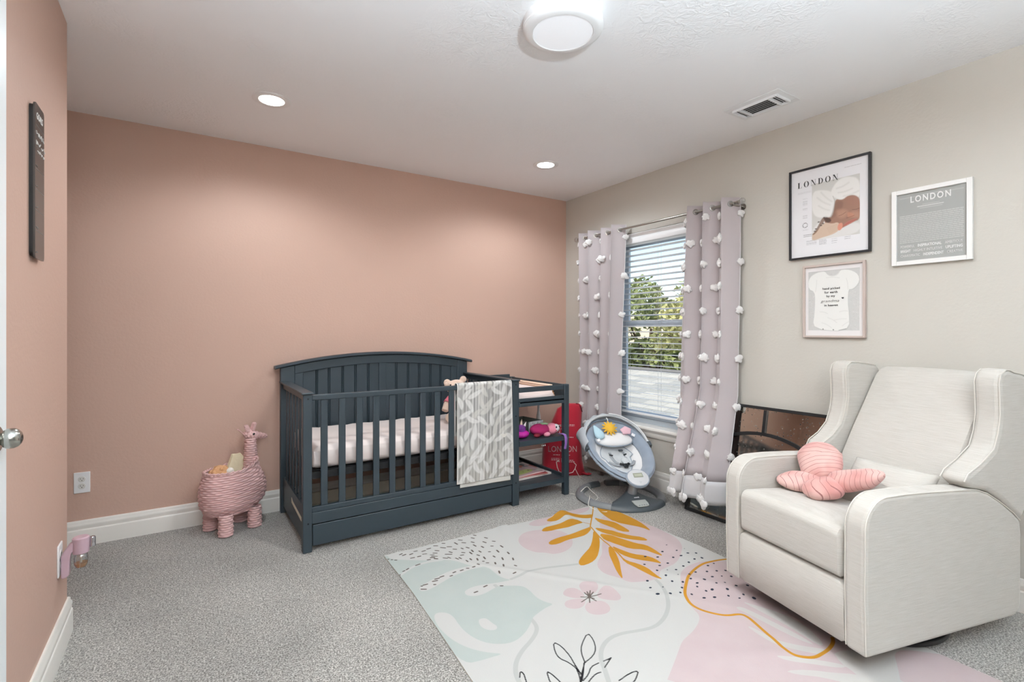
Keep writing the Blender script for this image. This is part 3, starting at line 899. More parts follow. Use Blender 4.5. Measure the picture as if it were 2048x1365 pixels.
# pink turtle soft toy
t = thing('turtle_plush', 'pink toy turtle with raspberry shell and lilac tail cloth on the middle shelf', 'toy', (-0.795, -0.712, 0.4375), -4)
mb = MB(); mb.ell((-0.035, 0.0, 0.046), (0.078, 0.062, 0.044)); build(mb, 'shell', mat('raspberry_plush', (158, 32, 92), rough=0.85, bump=0.5, bscale=140), t)
mb = MB(); mb.ell((0.064, -0.012, 0.046), (0.048, 0.044, 0.042)); hd = build(mb, 'head', mat('pink_plush', (224, 138, 160), rough=0.85, bump=0.3, bscale=160), t)
mb = MB(); mb.ell((0.088, -0.030, 0.052), (0.030, 0.028, 0.030)); build(mb, 'face_patch', mat('pale_face', (226, 222, 228), rough=0.7), hd)
mb = MB(); mb.ell((0.078, -0.054, 0.062), (0.0065, 0.004, 0.009)); mb.ell((0.104, -0.050, 0.062), (0.005, 0.004, 0.008)); build(mb, 'eye', mat('toy_eye', (26, 44, 60), rough=0.15), hd)
mb = MB(); mb.ell((0.076, -0.056, 0.040), (0.006, 0.003, 0.004)); build(mb, 'cheek', mat('toy_cheek', (190, 50, 84), rough=0.6), hd)
mb = MB(); mb.ell((-0.005, -0.055, 0.018), (0.026, 0.022, 0.018)); build(mb, 'foot', mat('pink_foot', (226, 150, 172), rough=0.8), t)
mb = MB(); mb.ell((-0.085, -0.045, 0.016), (0.026, 0.022, 0.016)); build(mb, 'foot', mat('wine_foot', (120, 26, 44), rough=0.8), t)
mb = MB(); mb.box((-0.002, -0.004, 0.088), (0.055, 0.042, 0.008)); build(mb, 'green_patch', mat('sage_felt', (150, 176, 140), rough=0.9), t, bevel=0.003)
mb = MB(); mb.tube([(0.094, -0.060, 0.014), (0.106, -0.095, 0.018), (0.112, -0.118, 0.012), (0.115, -0.124, -0.012), (0.114, -0.124, -0.046), (0.108, -0.122, -0.086)], [0.006, 0.010, 0.012, 0.013, 0.011, 0.012], flat=0.6)
build(mb, 'ribbon_tail', mat('lilac_satin', (128, 82, 164), rough=0.4, sheen=0.5), t)
# small beaded fringe under the shelf
t = thing('bead_fringe', 'three tiny white beads hanging under the middle shelf bar', 'beads', (-0.86, -0.807, 0.40))
for k in range(3):
    mb = MB(); mb.cyl((k*0.0135-0.0135, 0.012, 0.003), (k*0.0135-0.0135, 0.0085, -0.010), 0.0006, seg=6); mb.ell((k*0.0135-0.0135, 0.008, -0.013), (0.0034, 0.0034, 0.005), seg=10, rn=8)
    build(mb, 'bead', mat('bead_white', (236, 236, 232), rough=0.4), t)

# picture books lying on the lowest shelf
books = [(-0.868, -0.50, 0.0, 0.34, 0.36, 0.012, 3, (232, 226, 222), 'large white board book lowest of the stack on the bottom shelf'),
         (-0.880, -0.545, 0.0122, 0.31, 0.26, 0.007, -4, (178, 60, 62), 'thin red picture book second from the bottom on the bottom shelf'),
         (-0.892, -0.53, 0.0194, 0.29, 0.27, 0.008, 6, (214, 186, 190), 'pale pink picture book with a lime green picture on top of the stack'),
         (-0.90, -0.205, 0.0, 0.27, 0.20, 0.014, -4, (110, 118, 70), 'olive green picture book at the back of the bottom shelf')]
SZ = 0.1275
for i, (x, y, z, w_, d_, h_, rz, col, lab) in enumerate(books):
    t = thing('picture_book', lab, 'book', (x, y, SZ+z), rz, group='picture books on the bottom shelf')
    mb = MB(); mb.box((0, 0, h_*0.12), (w_, d_, h_*0.22)); mb.box((0, 0, h_*0.9), (w_, d_, h_*0.2)); mb.box((0, d_/2-0.0015, h_/2), (w_, 0.003, h_*0.98))
    build(mb, 'cover', mat('book_cover_%d' % i, col, rough=0.35), t)
    build(MB().box((0, -0.001, h_/2), (w_-0.006, d_-0.008, h_*0.6)), 'pages', mat('paper', (232, 228, 218), rough=0.8), t)
    Pb = Paint(w_-0.004, d_-0.004, 0.004, col)
    _rb = random.Random(i+3)
    pal = [(196, 206, 132), (226, 222, 214), (206, 120, 96), (120, 150, 160), (60, 62, 58), (232, 196, 120), (170, 70, 80)]
    for k in range(9):
        c = pal[(k+i) % len(pal)] if k else ((204, 214, 120) if i == 2 else pal[i])
        Pb.blob(_rb.uniform(0.02, w_-0.02), _rb.uniform(0.02, d_-0.02), _rb.uniform(0.012, 0.05), _rb.uniform(0.008, 0.03), c, rot=_rb.uniform(0, 180), soft=0.12)
    if i == 2:
        Pb.poly([(0.0, 0.19), (0.14, 0.15), (0.24, 0.17), (0.20, 0.23), (0.0, 0.25)], (204, 216, 130), sm=2)
        Pb.blob(0.19, 0.185, 0.009, 0.009, (24, 24, 24)); Pb.blob(0.13, 0.195, 0.004, 0.004, (24, 24, 24)); Pb.line([(0.205, 0.18), (0.25, 0.21)], 0.003, (40, 44, 50))
    Pb.mesh(lambda X, Y, w_=w_, d_=d_, h_=h_: (X-w_/2+0.002, d_/2-0.002-Y, 0*X+h_+0.0003), 'cover_picture', attr_mat('book_print', rough=0.3), t, w=False)

# plush bear on the mattress
t = thing('teddy_bear', 'beige teddy bear in a pink shirt leaning in the crib corner by the blanket', 'plush toy', (-1.362, -0.42, 0.566), -14)
M_bear = mat('beige_fur', (222, 196, 178), rough=0.95, bump=0.9, bscale=210, sheen=0.5)
mb = MB()
mb.ell((0, 0.02, 0.085), (0.062, 0.050, 0.085))
mb.ell((-0.005, 0.020, 0.235), (0.068, 0.058, 0.054), (0, -12, 0)); mb.ell((-0.040, -0.020, 0.222), (0.034, 0.034, 0.028))
for s in (-1, 1):
    mb.ell((s*0.060-0.005, 0.035, 0.288-(0.02 if s < 0 else 0)), (0.026, 0.014, 0.026))
    mb.tube([(s*0.045, 0.0, 0.148), (s*0.078, -0.02, 0.115), (s*0.098, -0.045, 0.075)], [0.026, 0.026, 0.024], 12)
    mb.tube([(s*0.035, -0.01, 0.035), (s*0.060, -0.07, 0.032), (s*0.076, -0.115, 0.034)], [0.034, 0.033, 0.034], 12)
mb.ell((-0.082, -0.042, 0.262), (0.020, 0.018, 0.018))
body = build(mb, 'body', M_bear, t, remesh=0.0045, smoothit=2)
mb = MB()
mb.rings([[(r_*math.cos(2*math.pi*k/28), 0.02+r2*math.sin(2*math.pi*k/28), z) for k in range(28)] for r_, r2, z in ((0.067, 0.056, 0.062), (0.070, 0.058, 0.09), (0.066, 0.056, 0.13), (0.050, 0.044, 0.172))], cap=False)
for s in (-1, 1): mb.tube([(s*0.040, 0.002, 0.155), (s*0.074, -0.018, 0.122)], [0.031, 0.031], 14, cap=False)
sh = build(mb, 'shirt', mat('pink_shirt', (222, 120, 138), rough=0.85), t, solid=0.002)
build(MB().box((0.01, -0.038, 0.118), (0.045, 0.003, 0.022)), 'shirt_patch', mat('shirt_print', (236, 226, 226), rough=0.8), sh, bevel=0.001)
for s in (-1, 1):
    mb = MB(); mb.ell((-0.028+s*0.026, -0.034, 0.256), (0.006, 0.005, 0.006), seg=12, rn=8); build(mb, 'eye', mat('bead_eye', (22, 18, 16), rough=0.15), t)
mb = MB(); mb.ell((-0.046, -0.054, 0.230), (0.010, 0.006, 0.007), seg=14, rn=8); build(mb, 'nose', mat('bear_nose', (120, 74, 66), rough=0.5), t)

# things kept in the drawer, showing at the gap
t = thing('drawer_cloth', 'yellow and teal cloth showing at the left of the drawer gap', 'cloth', (-2.27, -0.765, 0.043))
mb = MB(); mb.ell((0, 0.028, 0.048), (0.13, 0.034, 0.056), pw=0.9); build(mb, 'cloth', mat('yellow_cloth', (150, 146, 62), rough=0.9), t)
t = thing('drawer_paper', 'white crumpled cloth showing at the right of the drawer gap', 'cloth', (-1.26, -0.765, 0.043))
mb = MB(); mb.ell((0, 0.028, 0.050), (0.09, 0.032, 0.054), pw=0.9); build(mb, 'cloth', mat('white_crumple', (226, 224, 214), rough=0.9, bump=1, bscale=40), t)
# ================================================================== WINDOW BLIND, ROD, CURTAINS
M_slat = mat('blind_white', (232, 234, 236), rough=0.35)
t = thing('window_blind', 'white horizontal blind with open slats in the window', 'blind', (0.03, -1.07, 1.99))
mb = MB(); mb.bx(0.002, 0.060, -0.612, -1.528, 1.945, 1.995)
build(mb, 'head_rail', M_slat, t, w=True, bevel=0.003)
mb = MB(); mb.prism([(-0.006, 1.915), (0.0, 1.912), (0.003, 1.99), (-0.002, 1.996), (-0.010, 1.990), (-0.009, 1.975), (-0.004, 1.965), (-0.009, 1.955), (-0.010, 1.925)], -0.606, -1.534, 'y')
# prism('y') takes (x, z)
build(mb, 'valance', M_slat, t, w=True)
mb = MB()
for k in range(31):
    z = 0.585+k*0.0442
    n = 6
    pr_ = []
    for q in range(n+1):
        s_ = q/n*2-1
        pr_.append((0.031+s_*0.0245, z+0.0028*(1-s_*s_)-0.0045*s_*0.6+0.0013))
    for q in range(n, -1, -1):
        s_ = q/n*2-1
        pr_.append((0.031+s_*0.0245, z+0.0028*(1-s_*s_)-0.0045*s_*0.6-0.0013))
    mb.prism(pr_, -0.645, -1.495, 'y')
build(mb, 'slats', M_slat, t, w=True, smooth=30)
build(MB().bx(0.008, 0.054, -0.645, -1.495, 0.545, 0.562), 'bottom_rail', M_slat, t, w=True, bevel=0.004)
for y in (-0.765, -1.055, -1.085, -1.375):
    mb = MB()
    mb.cyl((0.0545, y, 0.56), (0.0545, y, 1.95), 0.0009, seg=6)
    build(mb, 'ladder_cord', mat('cord_grey', (196, 200, 204), rough=0.8), t, w=True)
build(MB().cyl((-0.012, -0.69, 1.91), (-0.014, -0.688, 1.25), 0.0042, seg=6), 'tilt_wand', mat('clear_wand', (200, 206, 210), rough=0.15), t, w=True)
mb = MB(); mb.cyl((-0.010, -1.36, 1.9), (-0.010, -1.36, 0.86), 0.0012, seg=6)
mb.lathe([(0.003, 0.0), (0.009, -0.008), (0.011, -0.04), (0.009, -0.05), (0.001, -0.052)], (-0.010, -1.36, 0.862), 12)
build(mb, 'pull_cord', M_slat, t, w=True)

RX, RZ = -0.093, 2.024
t = thing('curtain_rod', 'slim brushed metal curtain rod with crystal ball finials above the window', 'curtain rod', (RX, -1.06, RZ))
M_rod = mat('satin_metal', (168, 166, 160), rough=0.28, metal=0.95)
build(MB().cyl((RX, -0.295, RZ), (RX, -1.815, RZ), 0.0085, seg=16), 'rod', M_rod, t, w=True)
M_cryst = bpy.data.materials.new('crystal'); M_cryst.use_nodes = True; _glass(M_cryst, (0.9, 0.9, 0.9, 1), 0.32)
for y, s in ((-0.295, 1), (-1.815, -1)):
    mb = MB(); mb.cyl((RX, y, RZ), (RX, y+s*0.014, RZ), 0.012, seg=16)
    f_ = build(mb, 'finial_collar', M_rod, t, w=True)
    mb = MB(); mb.ell((RX, y+s*0.034, RZ), (0.021, 0.021, 0.021), seg=10, rn=7)
    build(mb, 'finial', M_cryst, t, w=True, smooth=None)
    yb = y-s*0.02
    mb = MB(); mb.cyl((0.0, yb, RZ-0.012), (-0.005, yb, RZ-0.012), 0.022, seg=20); mb.cyl((-0.004, yb, RZ-0.012), (RX, yb, RZ-0.012), 0.006, seg=12)
    mb.tube([(RX-0.012, yb, RZ+0.004), (RX-0.010, yb, RZ-0.009), (RX, yb, RZ-0.014), (RX+0.010, yb, RZ-0.009), (RX+0.012, yb, RZ+0.004)], 0.003)
    build(mb, 'bracket', M_rod, t, w=True)

M_curt = bpy.data.materials.new('blush_sheer_curtain'); M_curt.use_nodes = True
def _curt(m):
    nt = m.node_tree; N = nt.nodes; L = nt.links; b = N['Principled BSDF']
    b.inputs['Base Color'].default_value = rgb(198, 190, 192); b.inputs['Roughness'].default_value = 0.9
    b.inputs['Specular IOR Level'].default_value = 0.1; b.inputs['Sheen Weight'].default_value = 0.4
    tr = N.new('ShaderNodeBsdfTranslucent'); tr.inputs[0].default_value = rgb(226, 216, 218)
    mx = N.new('ShaderNodeMixShader'); mx.inputs[0].default_value = 0.18
    L.new(b.outputs[0], mx.inputs[1]); L.new(tr.outputs[0], mx.inputs[2]); L.new(mx.outputs[0], N['Material Output'].inputs[0])
_curt(M_curt)
M_hem = bpy.data.materials.new('white_sheer_hem'); M_hem.use_nodes = True; _curt(M_hem)
M_hem.node_tree.nodes['Principled BSDF'].inputs['Base Color'].default_value = rgb(222, 221, 222)
M_tuft = mat('white_tuft', (240, 239, 238), rough=0.95, bump=0.8, bscale=300, sheen=0.6)

def tuft_mesh(seed, rx=0.030, rz=0.024):
    rg = random.Random(seed); mb = MB()
    n, m = 30, 14
    lob = [(rg.uniform(0, 6.28), rg.uniform(.10, .22), rg.choice((3, 4, 5, 7))) for _ in range(4)]
    top = mb.v((-0.020, 0, 0)); bot = mb.v((0.003, 0, 0)); rows = []
    for i in range(1, m):
        th = math.pi*i/m; row = []
        for k in range(n):
            a = 2*math.pi*k/n
            r = 1+sum(w_*math.sin(f*a+p+i*0.5) for p, w_, f in lob)*0.55*math.sin(th)+rg.uniform(-.07, .07)
            row.append(mb.v((-0.0085-0.0115*math.cos(th)*(1+rg.uniform(-.1, .1)), rx*math.sin(th)*math.cos(a)*r, rz*math.sin(th)*math.sin(a)*r)))
        rows.append(row)
    for k in range(n):
        k2 = (k+1) % n
        mb.f([top, rows[0][k], rows[0][k2]]); mb.f([bot, rows[-1][k2], rows[-1][k]])
        for i in range(len(rows)-1): mb.f([rows[i][k], rows[i+1][k], rows[i+1][k2], rows[i][k2]])
    return mb

def curtain(name_label, y0, y1, yb0, yb1, waves, ph, amp, seed, ztop=2.066, zbot=0.112, push=0.0):
    """runs from y0 to y1 at the rod (yb at the hem); grommets thread it on the rod"""
    t = thing('curtain', name_label, 'curtain', (RX, (y0+y1)/2, ztop))
    rg = random.Random(seed); NU, NV = 150, 34
    w1 = [rg.uniform(0, 6.28) for _ in range(4)]
    def pos(u, v):
        # u across, v down from the top
        z = ztop-(ztop-zbot)*v
        ya = y0+(y1-y0)*u; yb = yb0+(yb1-yb0)*u
        y = ya+(yb-ya)*v
        a = 2*math.pi*waves*u+ph
        am = amp*(1.0+0.12*math.sin(5*v+w1[0]))
        am *= 1+0.22*math.sin(a*0.5+w1[3])
        x = RX+am*math.cos(a)+0.006*math.sin(a*1.7+w1[1]+v*2)*v
        x -= push*min(1, max(0, (0.80-z)/0.6))*min(1, u/0.25)
        y += 0.016*math.sin(2*a)*(0.6+0.4*v)+0.012*math.sin(v*5+w1[2]+u*4)*v
        return Vector((x, y, z))
    def mk(v0, v1, m, nm, off=0.0, nv=NV):
        mb = MB(); mb.sheet(lambda u, v: pos(u, v0+(v1-v0)*v)+Vector((off, 0, 0)), NU, nv)
        return build(mb, nm, m, t, w=True, solid=0.0022, smooth=180, recalc=False)
    mk(0, 0.925, M_curt, 'panel'); mk(0.925, 1.0, M_hem, 'hem', nv=6)
    # white selvedge at both edges
    for ue, s in ((0.0, 1), (1.0, -1)):
        mb = MB(); mb.tube([pos(ue, k/40) for k in range(41)], 0.0045, 6, flat=0.6)
        build(mb, 'edge_binding', M_hem, t, w=True)
    # grommets where the cloth crosses the rod
    g0 = None
    k0 = math.ceil((ph/math.pi)-0.5); us = []
    for k in range(-2, int(2*waves)+3):
        u = ((k+0.5)*math.pi-ph)/(2*math.pi*waves)
        if 0.01 < u < 0.99: us.append(u)
    vg = (ztop-RZ)/(ztop-zbot)
    for u in us:
        p = pos(u, vg); q = pos(u+0.004, vg); d = (q-p).normalized(); nrm = Vector((-d.y, d.x, 0))
        mb = MB(); x_, y_ = basis(nrm)
        mb.tube([p+x_*math.cos(2*math.pi*k/20)*0.0165+y_*math.sin(2*math.pi*k/20)*0.0165 for k in range(20)], 0.0042, 8, closed=True)
        build(mb, 'grommet', M_rod, t, w=True)
    # tufts in staggered rows
    protos = [build(tuft_mesh(seed*10+k), 'tuft', M_tuft, t, smooth=180) for k in range(3)]
    Mi = mw(t).inverted(); n = 0
    rows = 12
    for j in range(rows):
        v = 0.052+j*0.0795
        uu = (0.03, 0.22, 0.42, 0.62, 0.83) if j % 2 else (0.0, 0.12, 0.33, 0.54, 0.76, 0.995)
        for u0 in uu:
            u = min(0.998, max(0.002, u0+rg.uniform(-.012, .012)))
            p = pos(u, v); d = (pos(min(1, u+0.004), v)-pos(max(0, u-0.004), v)).normalized()
            nrm = Vector((d.y, -d.x, 0)) if Vector((d.y, -d.x, 0)).x < 0 else Vector((-d.y, d.x, 0))
            ang = math.atan2(-nrm.y, -nrm.x)
            loc = Mi @ (p+nrm*0.001)
            rot = (rg.uniform(-.4, .4), 0, ang); sc_ = rg.uniform(0.85, 1.12)
            if n < 3:
                o = protos[n]; o.location = loc; o.rotation_euler = rot; o.scale = (sc_,)*3
            else: copy_part(protos[n % 3], t, loc, rot, (sc_,)*3)
            n += 1
    # fringe of tufts along the hem
    for k in range(9 if waves < 3.2 else 10):
        u = 0.05+k*0.1; p = pos(min(u, .99), 1.0)
        copy_part(protos[k % 3], t, Mi @ (p+Vector((-0.004, 0, 0.005))), (rg.uniform(-.5, .5), 0, 0), (1.0, 0.8, 1.15))
    return t
curtain('left blush curtain with white tufts, between the corner and the window', -0.312, -0.815, -0.325, -0.735, 3.6, 1.9, 0.046, 3)
curtain('right blush curtain with white tufts, between the window and the prints', -1.415, -1.792, -1.325, -1.780, 2.9, 0.2, 0.047, 8, push=0.135)

# ================================================================== FRAMED PRINTS ON THE WINDOW WALL
def WP(xw):
    """local print plane (x right, y up) -> the window wall seen from the room"""
    return lambda y, z: Matrix.Translation((xw, y, z)) @ Matrix(((0, 0, -1, 0), (-1, 0, 0, 0), (0, 1, 0, 0), (0, 0, 0, 1)))
def frame(t, y0, y1, z0, z1, wd, dep, material):
    mb = MB()
    for a, b, c, d in ((y0, y0-wd, z0, z1), (y1+wd, y1, z0, z1), (y0-wd, y1+wd, z0, z0+wd), (y0-wd, y1+wd, z1-wd, z1)):
        mb.bx(-dep, -0.002, a, b, c, d)
    return build(mb, 'frame', material, t, w=True, bevel=0.0015)
M_print = attr_mat('print_matte', rough=0.5, coat=0.35)
M_ink = mat('ink_black', (40, 40, 42), rough=0.6)
def quad(m, pts, name, material, parent, xw):
    mb = MB()
    for P_ in (pts if isinstance(pts[0][0], (tuple, list)) else [pts]):
        mb.prism([(y, z) for y, z in P_], xw, xw-0.0004, 'x')
    return build(mb, name, material, parent, w=True, smooth=None)

# 1: black frame with the newborn picture
Y0, Y1, Z0, Z1 = -2.100, -2.521, 1.626, 2.148
t = thing('framed_print', 'black framed print of a sleeping newborn in a white bow', 'picture', (-0.012, (Y0+Y1)/2, Z0))
frame(t, Y0, Y1, Z0, Z1, 0.011, 0.022, mat('frame_black', (34, 35, 38), rough=0.35))
P = Paint(0.403, 0.504, 0.002, (232, 233, 236))
# photograph area: x .118-.362 , y .088-.418  (traced shapes in photograph units)
ax, ay, aw, ah = 0.116, 0.090, 0.243, 0.322
def c8(x, y):
    u = (x-315)/570.0; v = (y-(416-151*u))/(614+126*u)
    return (ax+u*aw, ay+v*ah)
Ph = Paint(aw, ah, 0.0012, (206, 206, 202))
def L8(pts): return [(a-ax, b-ay) for a, b in (c8(*p) for p in pts)]
def S(pts, col, soft=0.002, a=1, sm=2): Ph.poly(L8(pts), col, soft, a, sm)
S([(315, 900), (470, 790), (600, 950), (888, 830), (888, 1010), (315, 1035)], (222, 222, 220), 0.004)
S([(600, 570), (680, 585), (750, 530), (830, 525), (890, 575), (890, 830), (820, 850), (690, 915), (600, 950), (480, 860), (460, 780), (560, 790), (590, 700)], (148, 113, 97), 0.0025)
S([(590, 600), (700, 590), (690, 680), (640, 740), (580, 790), (520, 830), (470, 780), (560, 790)], (122, 92, 78), 0.006, 0.6)
S([(690, 540), (860, 540), (890, 640), (800, 660), (740, 620)], (152, 112, 96), 0.006, 0.5)
S([(600, 700), (700, 690), (760, 720), (720, 800), (640, 800)], (188, 146, 124), 0.008, 0.5)
S([(780, 720), (886, 730), (886, 810), (800, 800)], (186, 142, 122), 0.008, 0.5)
S([(740, 730), (800, 740), (830, 780), (800, 800), (745, 800)], (186, 132, 108), 0.004, 0.7)
Ph.line(L8([(645, 770), (680, 762), (730, 728)]), 0.0009, (84, 56, 48), a=.85, sm=1)
Ph.line(L8([(800, 705), (840, 705), (884, 690)]), 0.0010, (84, 56, 48), a=.85, sm=1)
Ph.line(L8([(735, 802), (760, 796), (790, 788), (822, 775)]), 0.0011, (92, 58, 50), a=.8, sm=1)
S([(690, 880), (760, 835), (830, 815), (860, 815), (820, 850), (760, 880), (700, 905)], (176, 108, 98), 0.002, .9)
Ph.line(L8([(695, 895), (770, 850), (850, 825)]), 0.0007, (116, 60, 54), a=.8, sm=1)
S([(315, 1035), (315, 960), (380, 925), (470, 830), (560, 860), (640, 840), (660, 900), (640, 950), (560, 985), (420, 1010)], (204, 182, 162), 0.002)
for k in range(5): Ph.line(L8([(500+k*8, 905+k*16), (560+k*6, 890+k*14), (625, 868+k*16)]), 0.0006, (176, 146, 122), a=.8)
S([(315, 960), (350, 940), (400, 860), (440, 790), (480, 770), (470, 830), (420, 880), (380, 940), (330, 975)], (122, 92, 72), 0.002, .85)
for p in ((400, 830), (430, 870), (455, 850), (350, 930), (365, 905)): 
    q = L8([p])[0]; Ph.blob(q[0], q[1], 0.006, 0.004, (70, 52, 42), a=.8)
S([(450, 770), (540, 790), (560, 830), (500, 850), (470, 810)], (58, 46, 42), 0.003, .8)
S([(640, 860), (690, 850), (690, 915), (650, 950), (625, 920)], (206, 142, 122), 0.002)
S([(315, 500), (420, 470), (560, 480), (600, 560), (580, 680), (545, 780), (480, 760), (420, 790), (315, 740)], (229, 229, 226), 0.004)
S([(540, 490), (640, 340), (760, 300), (888, 330), (888, 570), (830, 525), (750, 530), (690, 585), (620, 570), (575, 540)], (232, 232, 229), 0.004)
for a_, b_, k in (((430, 500), (560, 600), 0), ((380, 560), (540, 640), 1), ((400, 650), (530, 700), 2), ((620, 450), (760, 380), 3), ((640, 500), (800, 450), 4), ((700, 540), (870, 480), 5)):
    Ph.line(L8([a_, ((a_[0]+b_[0])/2, (a_[1]+b_[1])/2+12), b_]), 0.0035, (206, 206, 202), soft=0.004, a=.6, sm=1)
Ph.line(L8([(575, 540), (600, 600), (585, 700), (550, 785)]), 0.0014, (150, 150, 142), soft=.002, a=.7, sm=1)
# small print as grey strokes
def strokes(P_, x, y, w_, n, gap, col=(120, 120, 124), r=0.0007, seed=1):
    rg = random.Random(seed)
    for k in range(n):
        xx = x
        while xx < x+w_:
            l_ = rg.uniform(0.006, 0.018); e = min(xx+l_, x+w_)
            P_.line([(xx, y+k*gap), (e, y+k*gap)], r, col, soft=0.0008, a=.8); xx = e+0.003
Pg = P
strokes(Pg, 0.038, 0.125, 0.075, 2, 0.006, (170, 170, 172))
strokes(Pg, 0.285, 0.040, 0.08, 1, 0.006, (150, 150, 152))
for k, (yy, n) in enumerate(((0.165, 1), (0.180, 4), (0.222, 2), (0.262, 3))):
    strokes(Pg, 0.066, yy, 0.024, n, 0.007, (140, 140, 144), seed=k)
for k in range(10):
    a = k*0.628; Pg.blob(0.078+0.013*math.cos(a), 0.318+0.013*math.sin(a), 0.0028, 0.0028, (70, 70, 76) if k % 3 else (150, 150, 156))
strokes(Pg, 0.066, 0.345, 0.03, 1, 0.006)
strokes(Pg, 0.070, 0.375, 0.075, 2, 0.009, (50, 50, 54), 0.0013, 4)
strokes(Pg, 0.085, 0.412, 0.055, 4, 0.007, seed=6); strokes(Pg, 0.155, 0.410, 0.038, 6, 0.006, seed=7)
strokes(Pg, 0.220, 0.408, 0.028, 4, 0.011, seed=8); strokes(Pg, 0.285, 0.408, 0.03, 3, 0.010, seed=9)
XW = -0.010
P.mesh(lambda X, Y: (0*X+XW, Y0-0.009-X, Z1-0.009-Y), 'print', M_print, t)
Ph.mesh(lambda X, Y: (0*X+XW-0.0006, Y0-0.009-ax-X, Z1-0.009-ay-Y), 'photograph', M_print, t)
# high-contrast serif title
def serif(ch, x, y, h, k=1.0):
    """polygons of one letter, origin at its foot"""
    w = 0.78*h*k; th, tn, sf = 0.20*h, 0.035*h, 0.03*h; out = []
    R4 = lambda a, b, c, d: [(x+a, y+b), (x+c, y+b), (x+c, y+d), (x+a, y+d)]
    def el(cx, cy, rx, ry, ix, iy, a0=0, a1=360, n=30):
        o_ = [(x+cx+rx*math.cos(R(a0+(a1-a0)*i/n)), y+cy+ry*math.sin(R(a0+(a1-a0)*i/n))) for i in range(n+1)]
        i_ = [(x+cx+ix*math.cos(R(a0+(a1-a0)*i/n)), y+cy+iy*math.sin(R(a0+(a1-a0)*i/n))) for i in range(n+1)]
        return [[o_[i], o_[i+1], i_[i+1], i_[i]] for i in range(n)]
    if ch == 'L':
        out = [R4(.10*h, 0, .10*h+th, h), R4(0, h-sf, .42*h, h), R4(0, 0, .66*h, sf), [(x+.60*h, y), (x+.66*h, y), (x+.68*h, y+.28*h), (x+.65*h, y+.28*h)]]; w = .72*h
    elif ch == 'O':
        out = el(.42*h, .5*h, .42*h, .52*h, .42*h-th*0.95, .52*h-tn); w = .84*h
    elif ch == 'N':
        out = [R4(.10*h, 0, .10*h+tn, h), R4(0, 0, .26*h, sf), R4(0, h-sf, .22*h, h), [(x+.06*h, y+h), (x+.28*h, y+h), (x+.76*h, y), (x+.66*h, y)], R4(.70*h, 0, .70*h+tn, h), R4(.58*h, h-sf, .84*h, h)]; w = .84*h
    elif ch == 'D':
        out = [R4(.10*h, 0, .10*h+th, h), R4(0, 0, .34*h, sf), R4(0, h-sf, .34*h, h)]+el(.30*h, .5*h, .50*h, .5*h, .50*h-th*0.95, .5*h-tn, -90, 90); w = .82*h
    return out, w
def serif_word(word, xl, yb, h, gap, material, parent, name, fn):
    mb = MB(); x = xl
    for c in word:
        ps, w_ = serif(c, x, yb, h)
        for q in ps:
            vs = [mb.v(fn(a, b)) for a, b in q]; mb.f(vs)
        x += w_+gap
    return build(mb, name, material, parent, w=True, smooth=None)
serif_word('LONDON', 0, 0, 0.0335, 0.0105, M_ink, t, 'title', lambda a, b: (XW-0.0016, -2.146-a, 2.041+b))

# 2: white frame with the grey name print
Y0, Y1, Z0, Z1 = -2.614, -2.925, 1.536, 1.911
t = thing('framed_print', 'white framed grey print headed with a name and lines of text', 'picture', (-0.012, (Y0+Y1)/2, Z0))
frame(t, Y0, Y1, Z0, Z1, 0.021, 0.022, mat('frame_white', (236, 236, 234), rough=0.35))
P = Paint(0.273, 0.337, 0.0018, (158, 160, 157))
rg = random.Random(2)
wt = (222, 223, 221)
for k in range(16):
    yy = 0.112+k*0.00875; xx = 0.013
    while xx < 0.256:
        l_ = rg.uniform(0.006, 0.02); e = min(xx+l_, 0.258); P.line([(xx, yy), (e, yy)], 0.0013, (204, 206, 203), soft=0.0012, a=0.9); xx = e+0.0045
for xa, xb, yy in ((0.013, 0.09, 0.022), (0.185, 0.258, 0.022), (0.10, 0.175, 0.018), (0.105, 0.17, 0.066), (0.095, 0.18, 0.083)): P.line([(xa, yy), (xb, yy)], 0.0008, wt, a=.55)
strokes(P, 0.085, 0.074, 0.10, 1, 0.01, wt, 0.0017, 3)
P.mesh(lambda X, Y: (0*X+XW, Y0-0.019-X, Z1-0.019-Y), 'print', M_print, t)
M_wink = mat('ink_white', (228, 229, 227), rough=0.6)
W_ = WP(XW-0.001)
lettering('LONDON', 0.043, W_(-2.768, 1.856), M_wink, t, 'title', 1.28, sx=0.72, bold=0.0009)
for k, ln in enumerate((('POWERFUL', 0, 'INSPIRATIONAL', 1, 'AMBITIOUS', 0), ('BRIGHT', 1, 'HIGHLY INTUITIVE', 0, 'UPLIFTING', 1), ('CHARISMATIC', 0, 'INDEPENDENT', 1, 'CREATIVE', 0))):
    z = 1.6275-k*0.0228
    ws = [ln[0], ln[2], ln[4]]; bs = [ln[1], ln[3], ln[5]]
    tot = 0.243; n_ch = sum(len(a) for a in ws)+3.0; x = -2.648
    for a, b in zip(ws, bs):
        wd = tot*len(a)/n_ch
        o = lettering(a, 0.0182, Matrix.Identity(4), M_wink, None, 'word', 1.0, sx=1.0, bold=0.0005 if b else -0.00015, w=False)
        xs_ = [v.co.x for v in o.data.vertices]; kx = wd/(max(xs_)-min(xs_))*0.97
        o.data.transform(W_(x-wd/2, z) @ Matrix.Diagonal((kx, 1, 1, 1))); o.data.transform(mw(t).inverted()); o.parent = t
        x -= wd+tot*1.4/n_ch

